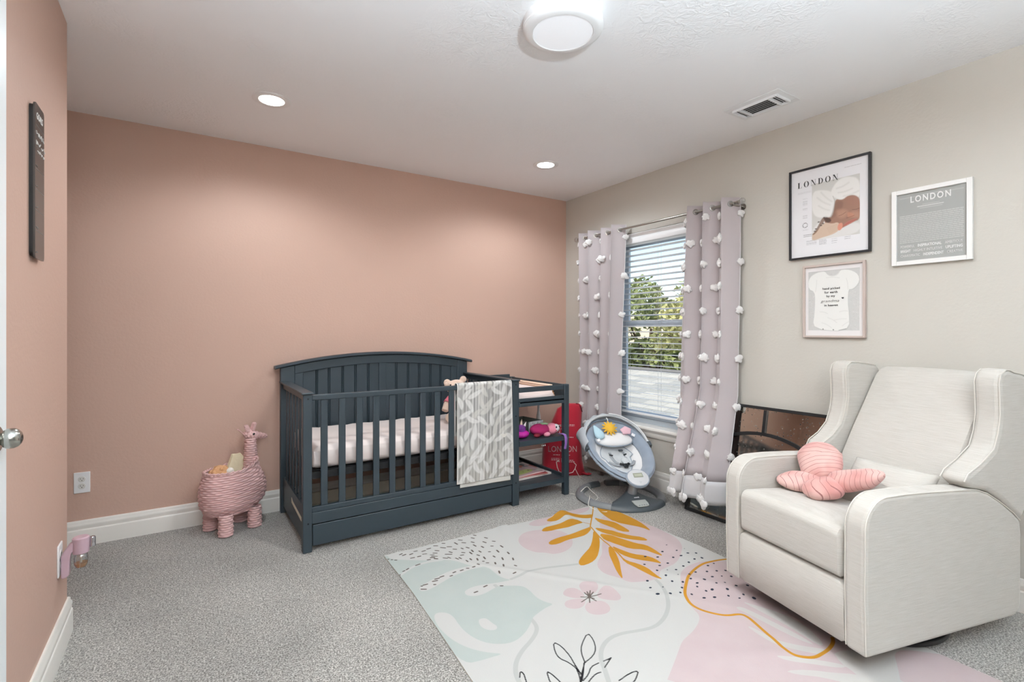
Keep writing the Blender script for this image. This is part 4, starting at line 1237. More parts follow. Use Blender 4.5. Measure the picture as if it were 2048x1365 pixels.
# 3: rose-beige frame with the bodysuit print
Y0, Y1, Z0, Z1 = -2.179, -2.496, 1.172, 1.584
t = thing('framed_print', 'rose beige framed print of a white baby bodysuit with typed words', 'picture', (-0.012, (Y0+Y1)/2, Z0))
frame(t, Y0, Y1, Z0, Z1, 0.0115, 0.022, mat('frame_rose_beige', (190, 176, 168), rough=0.45))
P = Paint(0.298, 0.393, 0.0018, (226, 224, 224))
def q4(x, y): return (0.003+(x-75)/860*0.290, 0.003+(y-(195-80*(x-75)/860.0))/(1040+80*(x-75)/860.0)*0.386)
def L4(pts): return [q4(*p) for p in pts]
P.poly(L4([(115, 262), (895, 190), (890, 1160), (115, 1160)]), (198, 199, 197))
rg = random.Random(9)
for k in range(420):
    x, y = rg.uniform(120, 885), rg.uniform(270, 1150); q = q4(x, y)
    P.line([q, (q[0]+rg.uniform(.002, .008), q[1]+rg.uniform(-.006, .006))], 0.0007, (178, 179, 177) if k % 2 else (216, 216, 214), a=.7)
P.line(L4([(120, 262), (890, 190)]), 0.0009, (150, 150, 148), a=.8)
suit = [(385, 245), (430, 300), (500, 315), (570, 290), (610, 225), (700, 215), (800, 240), (875, 300), (890, 400), (830, 490), (770, 525), (735, 520), (720, 700), (740, 900), (745, 1110), (600, 1155), (560, 1165), (350, 1150), (290, 1130), (190, 1085), (215, 900), (225, 700), (215, 560), (120, 520), (115, 400), (150, 330), (210, 285), (300, 250)]
P.poly([(a+0.002, b+0.003) for a, b in L4(suit)], (166, 168, 165), 0.004, .6, 1)
P.poly(L4(suit), (229, 230, 227), 0.0012, 1, 1)
for a, b in (((300, 870), (420, 900)), ((420, 960), (560, 1040)), ((330, 1040), (480, 1120)), ((600, 870), (720, 860)), ((640, 1090), (740, 1020)), ((250, 380), (230, 560)), ((700, 350), (725, 520)), ((400, 340), (600, 345)), ((520, 1000), (700, 980))):
    P.line(L4([a, ((a[0]+b[0])/2+8, (a[1]+b[1])/2-10), b]), 0.0016, (208, 209, 206), soft=.002, a=.7, sm=1)
P.line(L4([(385, 250), (430, 305), (500, 322), (570, 298), (612, 230)]), 0.0010, (196, 197, 194), a=.9, sm=1)
for p in ((350, 1140), (508, 1150)): q = q4(*p); P.blob(q[0], q[1], .0035, .0035, (120, 122, 120))
P.line(L4([(590, 1158), (700, 1135)]), 0.0012, (110, 112, 110), a=.8)
P.mesh(lambda X, Y: (0*X+XW, Y0-0.0095-X, Z1-0.0095-Y), 'print', M_print, t)
for tx, y, z, s in (('hand picked', -2.3265, 1.446, 0.0165), ('for earth', -2.326, 1.4245, 0.0165), ('by my', -2.324, 1.4035, 0.0165), ('in heaven', -2.326, 1.3525, 0.0165)):
    lettering(tx, s, W_(y, z), M_ink, t, 'lettering', 1.12, bold=0.00025)
o = lettering('grandma', 0.026, W_(-2.322, 1.3765) @ Matrix(((1, 0.3, 0, 0), (0, 0.8, 0, 0), (0, 0, 1, 0), (0, 0, 0, 1))), M_ink, t, 'lettering', 1.05, bold=-0.0004)
mb = MB(); hx, hy = -2.385, 1.390
pts = [(hx-0.006*(math.sin(R(a))**3), hy+0.0055*(13*math.cos(R(a))-5*math.cos(2*R(a))-2*math.cos(3*R(a))-math.cos(4*R(a)))/16) for a in range(0, 360, 15)]
mb.prism(pts, XW-0.001, XW-0.0016, 'x'); build(mb, 'heart', M_ink, t, w=True, smooth=None)

# ================================================================== GOALS BOARD ON THE NEAR WALL
t = thing('goals_board', 'narrow black letter board with white handwriting on the near pink wall', 'board', (-3.40, -1.570, 1.43))
mb = MB()
def rrect(y0, y1, z0, z1, r, n=5):
    out = []
    for cy, cz, a0 in ((y1-r, z1-r, 0), (y0+r, z1-r, 90), (y0+r, z0+r, 180), (y1-r, z0+r, 270)):
        for k in range(n+1): a = R(a0+90*k/n); out.append((cy+r*math.cos(a), cz+r*math.sin(a)))
    return out
mb.prism(rrect(-1.627, -1.512, 1.430, 1.906, 0.013), -3.400, -3.395, 'x')
build(mb, 'panel', mat('blackboard', (74, 70, 67), rough=0.25), t, w=True)
mb = MB(); mb.prism(rrect(-1.624, -1.518, 1.437, 1.900, 0.013), -3.4095, -3.400, 'x')
build(mb, 'backing', mat('board_back', (26, 25, 25), rough=0.5), t, w=True)
M_chalk = mat('chalk_white', (226, 224, 220), rough=0.9)
BW = lambda y, z, rot=0: Matrix.Translation((-3.3945, y, z)) @ Matrix(((0, 0, 1, 0), (1, 0, 0, 0), (0, 1, 0, 0), (0, 0, 0, 1))) @ Euler((0, 0, R(rot))).to_matrix().to_4x4()
lettering('GOALS', 0.030, BW(-1.572, 1.868), M_chalk, t, 'title', 0.92, sx=0.85)
def scrawl(y0, y1, z, h, seed):
    rg = random.Random(seed); pts = []; y = y0
    mb = MB()
    while y < y1:
        e = y+rg.uniform(.012, .028); pts = []
        while y < e: pts.append((-3.3943, y, z+rg.uniform(-h, h))); y += 0.0035
        if len(pts) > 1: mb.tube(pts, 0.0009, 5)
        y += 0.006
    return mb
for y0, y1, z, h, sd in ((-1.615, -1.52, 1.815, .007, 1), (-1.615, -1.522, 1.785, .007, 2), (-1.60, -1.52, 1.762, .005, 3)):
    build(scrawl(y0, y1, z, h, sd), 'handwriting', M_chalk, t, w=True)
M_line = mat('board_line', (126, 122, 118), rough=0.8)
for z in (1.838, 1.772, 1.705, 1.642, 1.578, 1.515):
    build(MB().bx(-3.395, -3.3946, -1.620, -1.515, z-0.0006, z+0.0006), 'rule_line', M_line, t, w=True)
for z in (1.715, 1.652, 1.588, 1.525, 1.448):
    build(scrawl(-1.616, -1.600, z, .003, int(z*1000)), 'small_writing', M_line, t, w=True)

# ================================================================== LEANING MIRROR WITH BLACK BARS
t = thing('arched_mirror', 'black framed speckled mirror with an arch of bars leaning on its side against the wall', 'mirror', (-0.165, -1.977, 0.0))
_ang = math.asin(0.145/0.752)
def mp(y, h, d=0.0):
    """y along the wall, h up the leaning face, d out of the face"""
    return (-0.165+h*math.sin(_ang)-d*math.cos(_ang), y, 0.002+h*math.cos(_ang)+d*math.sin(_ang))
def mbar(mb, poly, d0, d1):
    A = [mb.v(mp(y, h, d0)) for y, h in poly]; B_ = [mb.v(mp(y, h, d1)) for y, h in poly]; n = len(poly)
    for i in range(n): mb.f([A[i], A[(i+1) % n], B_[(i+1) % n], B_[i]])
    mb.f(A[::-1]); mb.f(B_)
ya, yb, HH, BW_ = -1.484, -2.440, 0.752, 0.022
mb = MB()
for y0, y1, h0, h1 in ((ya, ya-BW_, 0, HH), (yb+BW_, yb, 0, HH), (ya-BW_, yb+BW_, 0, 0.018), (ya-BW_, yb+BW_, HH-0.018, HH)):
    mbar(mb, [(y0, h0), (y1, h0), (y1, h1), (y0, h1)], 0.0, 0.020)
M_iron = mat('matte_black_iron', (24, 25, 27), rough=0.45)
build(mb, 'frame', M_iron, t, w=True, bevel=0.0015)
M_mir = bpy.data.materials.new('speckled_mirror'); M_mir.use_nodes = True
def _mir(m):
    nt = m.node_tree; N = nt.nodes; L = nt.links; b = N['Principled BSDF']
    b.inputs['Metallic'].default_value = 1.0; b.inputs['Roughness'].default_value = 0.06
    tc = N.new('ShaderNodeTexCoord')
    mp_ = N.new('ShaderNodeMapping'); mp_.inputs['Scale'].default_value = (60, 60, 60); mp_.inputs['Rotation'].default_value = (0.6, 0, 0)
    L.new(tc.outputs['Object'], mp_.inputs[0])
    v = N.new('ShaderNodeTexVoronoi'); v.inputs['Scale'].default_value = 1.0; L.new(mp_.outputs[0], v.inputs['Vector'])
    n = N.new('ShaderNodeTexNoise'); n.inputs['Scale'].default_value = 14; L.new(tc.outputs['Object'], n.inputs['Vector'])
    lt = N.new('ShaderNodeMapRange'); lt.inputs[1].default_value = 0.16; lt.inputs[2].default_value = 0.24
    L.new(v.outputs['Distance'], lt.inputs[0])
    lt2 = N.new('ShaderNodeMapRange'); lt2.inputs[1].default_value = 0.50; lt2.inputs[2].default_value = 0.42
    L.new(n.outputs[0], lt2.inputs[0])
    mxm = N.new('ShaderNodeMath'); mxm.operation = 'MAXIMUM'; L.new(lt.outputs[0], mxm.inputs[0]); L.new(lt2.outputs[0], mxm.inputs[1])
    mx = N.new('ShaderNodeMix'); mx.data_type = 'RGBA'; mx.inputs[6].default_value = rgb(30, 28, 28); mx.inputs[7].default_value = rgb(205, 202, 194)
    L.new(mxm.outputs[0], mx.inputs[0]); L.new(mx.outputs[2], b.inputs['Base Color']); L.new(mxm.outputs[0], b.inputs['Metallic'])
_mir(M_mir)
mb = MB(); mbar(mb, [(ya-0.01, 0.008), (yb+0.01, 0.008), (yb+0.01, HH-0.008), (ya-0.01, HH-0.008)], 0.002, 0.006)
build(mb, 'mirror_glass', M_mir, t, w=True, smooth=None)
yc, RA = -1.968, 0.578
arc = lambda r: [(yc+r*math.cos(R(a)), r*math.sin(R(a))+0.008) for a in range(20, 161, 5)]
pts = [q for q in zip(arc(RA+0.010), arc(RA-0.010)) if ya-BW_ > q[0][0] > yb+BW_]
mb = MB()
for i in range(len(pts)-1): mbar(mb, [pts[i][0], pts[i+1][0], pts[i+1][1], pts[i][1]], 0.006, 0.018)
bmesh.ops.remove_doubles(mb.bm, verts=mb.bm.verts[:], dist=1e-5)
build(mb, 'arch_bar', M_iron, t, w=True)
for a in (90, 45, 135):
    c, s = math.cos(R(a)), math.sin(R(a)); r0 = RA if a == 90 else 0.02; r1 = HH-0.02 if a == 90 else 0.56
    if a != 90: continue
    mb = MB(); mbar(mb, [(yc+r0*c-0.009*s, r0*s+0.009*c), (yc+r0*c+0.009*s, r0*s-0.009*c), (yc+r1*c+0.009*s, r1*s), (yc+r1*c-0.009*s, r1*s)], 0.006, 0.018)
    build(mb, 'bar', M_iron, t, w=True)
for h in (0.20, 0.395):
    e = math.sqrt(RA*RA-h*h); e = min(e, abs(ya-yc)-BW_)
    mb = MB(); mbar(mb, [(yc+e, h-0.004), (yc-e, h-0.004), (yc-e, h+0.004), (yc+e, h+0.004)], 0.006, 0.013)
    build(mb, 'bar', M_iron, t, w=True)
# ================================================================== ARMCHAIR
M_linen = weave_mat('ivory_linen', (182, 178, 170), (200, 197, 191), strength=0.5)
M_welt = mat('ivory_piping', (206, 202, 194), rough=0.8)
chair = thing('armchair', 'ivory linen wingback glider armchair on a black swivel base', 'armchair', (-0.565, -2.699, 0.0), -104.6)
def arcp(cx, cz, r, a0, a1, n=8): return [(cx+r*math.cos(R(a0+(a1-a0)*k/n)), cz+r*math.sin(R(a0+(a1-a0)*k/n))) for k in range(n+1)]
HWD = 0.331
arm_prof = [(-0.424, 0.078), (-0.430, 0.30), (-0.428, 0.50)]+arcp(-0.318, 0.518, 0.110, 175, 95, 9)+[(-0.22, 0.628), (-0.08, 0.622), (0.05, 0.614), (0.16, 0.606), (0.225, 0.585), (0.30, 0.545), (0.38, 0.492), (0.425, 0.455), (0.432, 0.40), (0.430, 0.13), (0.420, 0.10), (0.392, 0.080)]
for s in (-1, 1):
    mb = MB(); mb.prism(arm_prof, s*0.252, s*HWD, 'x')
    a = build(mb, 'armrest', M_linen, chair, bevel=0.016, bseg=4)
    path = [(-0.4245, 0.088)]+arm_prof[1:21]
    for off in (0.0,):
        mb = MB(); mb.tube([(s*(HWD-0.0035), y+(0.0035 if y < -0.3 else 0), z-(0.0035 if z > 0.5 else 0)) for y, z in path], 0.0028, 6)
        build(mb, 'piping', M_welt, a)
        mb = MB(); mb.tube([(s*(0.252+0.0035), y+(0.0035 if y < -0.3 else 0), z-(0.0035 if z > 0.5 else 0)) for y, z in path], 0.0024, 6)
        build(mb, 'piping', M_welt, a)
def cushion(xw, prof, name, bev, crown=0.0, n=26, parent=chair, tilt=0):
    """a profile swept across the chair with softened ends and a slight crown"""
    mb = MB(); rings = []
    cy = sum(p[0] for p in prof)/len(prof); cz = sum(p[1] for p in prof)/len(prof)
    for k in range(n+1):
        u = -1+2*k/n; e = max(0, (abs(u)-(1-bev/xw))/(bev/xw)); f_ = 1-(1-math.sqrt(max(0, 1-e*e)))*min(1, bev/0.10)
        cr = crown*(1-u*u)
        rings.append([(u*xw, cy+(y-cy)*f_, cz+(z-cz)*f_+(cr if z > cz else 0)) for y, z in prof])
    mb.rings(rings)
    return build(mb, name, M_linen, parent, smooth=50)
seat_prof = [(-0.36, 0.312), (-0.405, 0.315)]+arcp(-0.405, 0.340, 0.027, 250, 180, 4)+[(-0.434, 0.40)]+arcp(-0.399, 0.459, 0.035, 180, 85, 7)+[(-0.30, 0.489), (-0.15, 0.476), (0.0, 0.462), (0.14, 0.452), (0.17, 0.44), (0.17, 0.32), (0.0, 0.312)]
cushion(0.249, seat_prof, 'seat_cushion', 0.022, 0.008)
foot_prof = [(-0.37, 0.084), (-0.412, 0.082), (-0.424, 0.092), (-0.428, 0.20), (-0.424, 0.292), (-0.414, 0.304), (-0.37, 0.306)]
cushion(0.250, foot_prof, 'footrest', 0.012, 0.0)
back_prof = [(0.12, 0.43), (0.135, 0.52), (0.180, 0.62), (0.250, 0.74), (0.320, 0.85), (0.385, 0.955)]+[(0.415, 1.000), (0.447, 1.026), (0.462, 1.030), (0.476, 1.018), (0.480, 0.985), (0.470, 0.80), (0.455, 0.60), (0.43, 0.45), (0.425, 0.12), (0.30, 0.10), (0.25, 0.42)]
cushion(0.249, back_prof, 'backrest', 0.030, 0.006)
def wing(s, dy):
    w_ = [(0.055+dy*.3, 0.640), (0.070+dy*.4, 0.668), (0.125+dy*.6, 0.700), (0.170+dy, 0.750), (0.195+dy, 0.810), (0.208+dy, 0.880), (0.205+dy, 0.950), (0.200+dy, 1.005)]
    w_ += [(0.212+dy, 1.042), (0.240+dy, 1.058), (0.290+dy*.7, 1.058), (0.38, 1.048), (0.43, 1.040), (0.462, 1.026), (0.472, 0.985), (0.468, 0.90), (0.460, 0.66), (0.455, 0.50), (0.425, 0.455), (0.30, 0.548), (0.215, 0.592), (0.12, 0.612)]
    mb = MB(); mb.prism(w_, s*0.245, s*(HWD+0.003), 'x')
    o = build(mb, 'wing', M_linen, chair, bevel=0.020, bseg=4)
    mb = MB(); mb.tube([(s*(HWD-0.001), y+0.004, z-(0.004 if z > 1.02 else 0)) for y, z in w_[0:14]], 0.0026, 6)
    build(mb, 'piping', M_welt, o)
    mb = MB(); mb.tube([(s*0.249, y+0.004, z-(0.004 if z > 1.02 else 0)) for y, z in w_[0:13]], 0.0022, 6)
    build(mb, 'piping', M_welt, o)
wing(-1, 0.022); wing(1, 0.085)
M_blk = mat('swivel_black', (18, 18, 20), rough=0.35)
mb = MB(); mb.bx(-0.245, 0.245, -0.36, 0.36, 0.058, 0.084); build(mb, 'underframe', M_blk, chair)
mb = MB(); mb.tube([(0.27*math.cos(R(a)), 0.02+0.27*math.sin(R(a)), 0.0185) for a in range(0, 360, 6)], 0.0115, 10, closed=True)
mb.cyl((0, 0.02, 0.018), (0, 0.02, 0.06), 0.045)
for a in (0, 90, 180, 270): mb.cyl((0.04*math.cos(R(a)), 0.02+0.04*math.sin(R(a)), 0.022), (0.262*math.cos(R(a)), 0.02+0.262*math.sin(R(a)), 0.020), 0.010, seg=10)
build(mb, 'swivel_base', M_blk, chair)
CH = mw(chair)
# lumbar pillow
def pillow(c, r, rot, name, label, cat, material, pw=0.62, extra=None):
    t = thing(name, label, cat, tuple(CH @ Vector(c)), -104.6)
    mb = MB(); Q = Euler([R(a) for a in rot]).to_matrix().to_4x4(); mb.M = Q
    n, m = 48, 30
    def f(u, v, s):
        x = (u*2-1); y = (v*2-1)
        k = max(0, (1-abs(x)**3.2))*max(0, (1-abs(y)**3.2))
        ex = 1-0.05*(1-abs(y)**2); ey = 1-0.06*(1-abs(x)**2)
        return (x*r[0]*(1-0.06*(y*y < 2)*(1-y*y)), s*r[1]*(k**0.55), y*r[2]*(1-0.07*(1-x*x)))
    mb.sheet(lambda u, v: f(u, v, 1), n, m); mb.sheet(lambda u, v: f(u, v, -1), n, m)
    bmesh.ops.remove_doubles(mb.bm, verts=mb.bm.verts[:], dist=1e-5)
    build(mb, 'cushion_cover', material, t, smooth=70)
    return t
pillow((0.075, 0.035, 0.545), (0.165, 0.060, 0.115), (-40, 0, 4), 'lumbar_pillow', 'ivory linen lumbar pillow lying behind the butterfly cushion', 'cushion', M_linen)

# butterfly cushion
M_bfly = bpy.data.materials.new('pink_velvet_veined'); M_bfly.use_nodes = True
def _bf(m):
    nt = m.node_tree; N = nt.nodes; L = nt.links; b = N['Principled BSDF']
    b.inputs['Roughness'].default_value = 0.75; b.inputs['Sheen Weight'].default_value = 0.5
    b.inputs['Sheen Tint'].default_value = rgb(255, 220, 220); b.inputs['Specular IOR Level'].default_value = 0.15
    at = N.new('ShaderNodeAttribute'); at.attribute_name = 'vein'
    mr = N.new('ShaderNodeMapRange'); mr.inputs[1].default_value = 0.985; mr.inputs[2].default_value = 0.9985
    sn = N.new('ShaderNodeMath'); sn.operation = 'SINE'; L.new(at.outputs['Fac'], sn.inputs[0])
    ab = N.new('ShaderNodeMath'); ab.operation = 'ABSOLUTE'; L.new(sn.outputs[0], ab.inputs[0]); L.new(ab.outputs[0], mr.inputs[0])
    tc = N.new('ShaderNodeTexCoord'); n = N.new('ShaderNodeTexNoise'); n.inputs['Scale'].default_value = 9
    L.new(tc.outputs['Object'], n.inputs['Vector'])
    m0 = N.new('ShaderNodeMix'); m0.data_type = 'RGBA'; m0.inputs[6].default_value = rgb(206, 172, 165); m0.inputs[7].default_value = rgb(188, 134, 129)
    rr_ = N.new('ShaderNodeMapRange'); rr_.inputs[1].default_value = 0.38; rr_.inputs[2].default_value = 0.66; L.new(n.outputs[0], rr_.inputs[0])
    L.new(rr_.outputs[0], m0.inputs[0])
    m1 = N.new('ShaderNodeMix'); m1.data_type = 'RGBA'; m1.inputs[7].default_value = rgb(138, 92, 90)
    L.new(mr.outputs[0], m1.inputs[0]); L.new(m0.outputs[2], m1.inputs[6]); L.new(m1.outputs[2], b.inputs['Base Color'])
_bf(M_bfly)
def lobe(spine, rads, flat, up, root, nveins, parent, name):
    """a stuffed wing: spine points (chair frame), radius across, thickness factor, direction of the thickness"""
    spine = [Vector(p) for p in spine]; up = Vector(up).normalized()
    n = 40; seg = 32; co = []; vein = []
    def at(lst, t):
        x = t*(len(lst)-1); i = min(int(x), len(lst)-2); f = x-i
        f = f*f*(3-2*f) if not isinstance(lst[0], Vector) else f
        return lst[i]*(1-f)+lst[i+1]*f
    vs = []
    mb = MB(); rows = []
    T = [0.5-0.5*math.cos(math.pi*(0.02+0.96*i/(n-1))) for i in range(n)]
    for t_ in T:
        p = at(spine, t_); q = at(spine, min(1, t_+0.03))-at(spine, max(0, t_-0.03)); q.normalize()
        side = q.cross(up).normalized(); nn = side.cross(q).normalized()
        r = at(rads, t_)*math.sqrt(max(0, 1-(2*t_-1)**8))
        row = []
        for k in range(seg):
            a = 2*math.pi*k/seg; ca, sa = math.cos(a), math.sin(a)
            row.append(p+side*(math.copysign(abs(ca)**0.9, ca)*r)+nn*(math.copysign(abs(sa)**1.0, sa)*r*flat))
            vein.append(t_*nveins*math.pi+abs(ca)*2.2)
        rows.append(row)
    mb.rings(rows)
    o = build(mb, name, M_bfly, parent, smooth=80, recalc=True)
    return o, vein
def add_vein(o, vein):
    a = o.data.attributes.new('vein', 'FLOAT', 'POINT'); a.data.foreach_set('value', np.array(vein, np.float32))
bf = thing('butterfly_cushion', 'pink butterfly shaped cushion with veined wings on the armchair seat', 'cushion', tuple(CH @ Vector((-0.12, -0.04, 0.49))), -104.6)
O_ = Vector((-0.12, -0.04, 0.49))
def rel(pts): return [tuple(Vector(p)-O_) for p in pts]
for sp, rd, fl_, up_, nv, nm in (
        (rel([(-0.085, -0.105, 0.545), (-0.120, -0.085, 0.590), (-0.152, -0.060, 0.634), (-0.168, -0.040, 0.695)]), [0.066, 0.088, 0.093, 0.062], 0.50, (0.35, -0.9, 0.25), 10, 'upper_wing'),
        (rel([(-0.085, -0.115, 0.538), (-0.130, -0.140, 0.530), (-0.180, -0.175, 0.526), (-0.232, -0.228, 0.523)]), [0.052, 0.058, 0.056, 0.032], 0.62, (0.1, -0.45, 0.9), 7, 'lower_wing'),
        (rel([(-0.008, -0.120, 0.548), (-0.015, -0.160, 0.542), (-0.045, -0.198, 0.531), (-0.100, -0.222, 0.522)]), [0.046, 0.055, 0.053, 0.034], 0.74, (0.2, -0.5, 0.85), 6, 'lower_wing'),
        (rel([(-0.050, -0.130, 0.555), (0.020, -0.110, 0.575), (0.085, -0.090, 0.600), (0.148, -0.070, 0.634)]), [0.050, 0.052, 0.047, 0.024], 0.74, (0.1, -0.55, 0.8), 11, 'upper_wing')):
    o, v = lobe(sp, rd, fl_, up_, None, nv, bf, nm); add_vein(o, v)
mb = MB(); mb.tube(rel([(-0.01, -0.15, 0.530), (-0.05, -0.125, 0.548), (-0.085, -0.10, 0.548), (-0.12, -0.07, 0.540)]), [0.010, 0.020, 0.022, 0.012], 12)
build(mb, 'butterfly_body', mat('dusty_pink_velvet', (214, 158, 152), rough=0.8, sheen=0.5), bf)
# ================================================================== BABY SWING
sw = thing('baby_swing', 'grey reclined baby swing seat on a round floor base beneath the window', 'baby swing', (-0.36, -1.06, 0.0), -16)
SB = mw(sw)
M_g1 = mat('swing_grey', (122, 124, 126), rough=0.35)
M_g2 = mat('swing_dark', (74, 80, 84), rough=0.4)
M_g3 = mat('swing_silver', (176, 178, 182), rough=0.25, metal=0.6)
M_fb = mat('slate_blue_fabric', (142, 154, 168), rough=0.9, bump=0.4, bscale=240, sheen=0.4)
M_fl = mat('light_grey_fabric', (200, 204, 206), rough=0.9, bump=0.4, bscale=240, sheen=0.3)
M_fw = mat('white_mesh_fabric', (232, 232, 232), rough=0.9, bump=0.3, bscale=300)
sec = [(-0.030, 0.001), (0.028, 0.001), (0.033, 0.010), (0.026, 0.026), (0.010, 0.037), (-0.012, 0.038), (-0.026, 0.028), (-0.032, 0.012)]
def cring(a0, a1, r, m, nm, k=1.0, n=36):
    mb = MB(); rows = []
    for i in range(n+1):
        a = R(a0+(a1-a0)*i/n)
        rows.append([((r+x*k)*math.cos(a), (r+x*k)*math.sin(a), 0.001+(z-0.001)*k) for x, z in sec])
    mb.rings(rows); return build(mb, nm, m, sw)
cring(-50, 62, 0.290, M_g1, 'base_ring'); cring(-130, -242, 0.290, M_g1, 'base_ring')
cring(62, 84, 0.290, M_g2, 'ring_end', 0.96, 8); cring(-242, -264, 0.290, M_g2, 'ring_end', 0.96, 8)
mb = MB(); rows = []
for i in range(17):
    a = R(-130+80*i/16); c, s = math.cos(a), math.sin(a)
    u = abs(i-8)/8; ri = 0.25-(0.115*(1-u**1.6)); hi = 0.034+0.085*(1-u**1.3)
    ro = 0.329
    rows.append([(ro*c, ro*s, 0.001), (ro*c*1.0, ro*s, 0.012), ((ro-0.012)*c, (ro-0.012)*s, 0.030), ((0.75*ro+0.25*ri)*c, (0.75*ro+0.25*ri)*s, 0.036+0.006*(1-u)),
                 ((0.45*ro+0.55*ri)*c, (0.45*ro+0.55*ri)*s, 0.036+(hi-0.034)*0.30), (ri*c*(0.35+0.65*u) if i != 8 else 0.0, ri*s, hi), (ri*c*(0.35+0.65*u)*0.95, (ri-0.03)*s, hi*0.96), ((ri-0.04)*c*(0.4+0.6*u), (ri-0.04)*s, 0.001)])
mb.rings(rows)
fp = build(mb, 'front_housing', M_g2, sw, smooth=60)
mb = MB()
Q = Matrix.Translation((0.0, -0.287, 0.0455)) @ Euler((R(13), 0, 0)).to_matrix().to_4x4(); mb.M = Q
poly = [(-0.052, 0.038), (0.052, 0.038), (0.050, -0.005), (0.042, -0.030), (0.022, -0.034), (-0.022, -0.034), (-0.042, -0.030), (-0.050, -0.005)]
mb.prism(poly, -0.004, 0.0035, 'z')
cp = build(mb, 'control_plate', mat('plate_silver', (206, 210, 206), rough=0.25, metal=0.2), fp, bevel=0.001)
for k in range(4):
    mb = MB(); mb.M = Q; mb.box((-0.027+k*0.018, -0.024, 0.004), (0.010, 0.004, 0.001)); build(mb, 'button', M_g2, cp)
for k in range(6):
    mb = MB(); mb.M = Matrix.Translation((0, -0.225, 0.066)) @ Euler((R(28), 0, 0)).to_matrix().to_4x4(); mb.box((-0.016+k*0.0065, 0, 0.001), (0.0048, 0.007 if k < 5 else 0.011, 0.001)); build(mb, 'logo_mark', M_white, fp)
mb = MB(); mb.cyl((0, -0.170, 0.085), (0, -0.185, 0.150), 0.034, 0.031, seg=28); build(mb, 'neck', M_g3, sw)
mb = MB(); mb.tube([(0, -0.18, 0.135), (0, -0.12, 0.13), (0, -0.04, 0.15), (0, 0.06, 0.20)], [0.03, 0.032, 0.036, 0.03], 14, flat=0.5); build(mb, 'seat_arm', M_g2, sw)
# seat frame
SM = Matrix.Translation((-0.332, -1.032, 0.330)) @ Euler((R(27), 0, R(-20.9)), 'XYZ').to_matrix().to_4x4()
def smb():
    m = MB(); m.M = SM; return m
A_, B_ = 0.232, 0.318
def egg(ph):
    c, s = math.cos(ph), math.sin(ph)
    return A_*c*(1.0+0.06*s), B_*s
def dish(r, ph, dep, k):
    x, y = egg(ph); return (x*r, y*r, -dep*(1-r**k))
mb = smb(); mb.sheet(lambda u, v: dish(max(v, .001), u*2*math.pi, 0.150, 2.6), 64, 14, closed_u=True); build(mb, 'shell', M_fb, sw, w=True, solid=0.006, smooth=180)
mb = smb(); mb.sheet(lambda u, v: dish(0.70+0.32*v, u*2*math.pi, 0.10, 2.0)[:2]+(dish(0.70+0.32*v, u*2*math.pi, 0.10, 2.0)[2]+0.012+0.026*math.sin(math.pi*v)**0.7+0.002*math.sin(u*90),), 160, 12, closed_u=True)
build(mb, 'padded_rim', M_fb, sw, w=True, smooth=180, solid=0.003)
mb = smb(); mb.tube([(egg(2*math.pi*k/72)[0]*1.012, egg(2*math.pi*k/72)[1]*1.012, -0.002) for k in range(72)], 0.010, 8, closed=True); build(mb, 'rim_tube', M_fb, sw, w=True)
mb = smb(); mb.sheet(lambda u, v: dish(max(0.001, 0.74*v), u*2*math.pi, 0.10, 2.0)[:2]+(dish(max(.001, 0.74*v), u*2*math.pi, 0.10, 2.0)[2]+0.014,), 72, 10, closed_u=True)
build(mb, 'white_liner', M_fw, sw, w=True, smooth=180)
# grey insert with a soft outline
def insert(u, v):
    ph = u*2*math.pi; c, s = math.cos(ph), math.sin(ph)
    wx = 0.086*(1+0.28*math.cos(2*ph))*v*(1.15 if s > 0 else 0.9); x = wx*c; y = 0.185*s*v-0.01
    r = math.hypot(x/A_, y/B_)
    return (x-0.012, y, -0.10*(1-r**2)+0.022+0.012*(1-v**4)+0.003*math.cos(x*60)*(1-v))
mb = smb(); mb.sheet(lambda u, v: insert(u, max(v, .001)), 64, 12, closed_u=True); build(mb, 'grey_insert', M_fl, sw, w=True, smooth=180)
mb = smb(); mb.tube([insert(k/64, 1.0) for k in range(64)], 0.003, 6, closed=True); build(mb, 'insert_piping', M_fb, sw, w=True)
mb = smb(); mb.ell((0.004, 0.130, -0.008), (0.146, 0.072, 0.032), seg=40, rn=16, pw=0.85); hp = build(mb, 'head_pillow', M_fw, sw, w=True, smooth=80)
mb = smb(); mb.tube([(0.004+0.147*math.copysign(abs(math.cos(2*math.pi*k/48))**.85, math.cos(2*math.pi*k/48)), 0.130+0.073*math.copysign(abs(math.sin(2*math.pi*k/48))**.85, math.sin(2*math.pi*k/48)), -0.009) for k in range(48)], 0.004, 6, closed=True); build(mb, 'pillow_piping', M_fb, hp, w=True)
mb = smb(); mb.box((0.035, 0.052, -0.045), (0.034, 0.016, 0.003)); build(mb, 'brand_tag', M_g2, sw, w=True)
M_strap = mat('strap_grey', (150, 154, 158), rough=0.8)
M_bk = mat('buckle_black', (24, 26, 28), rough=0.35)
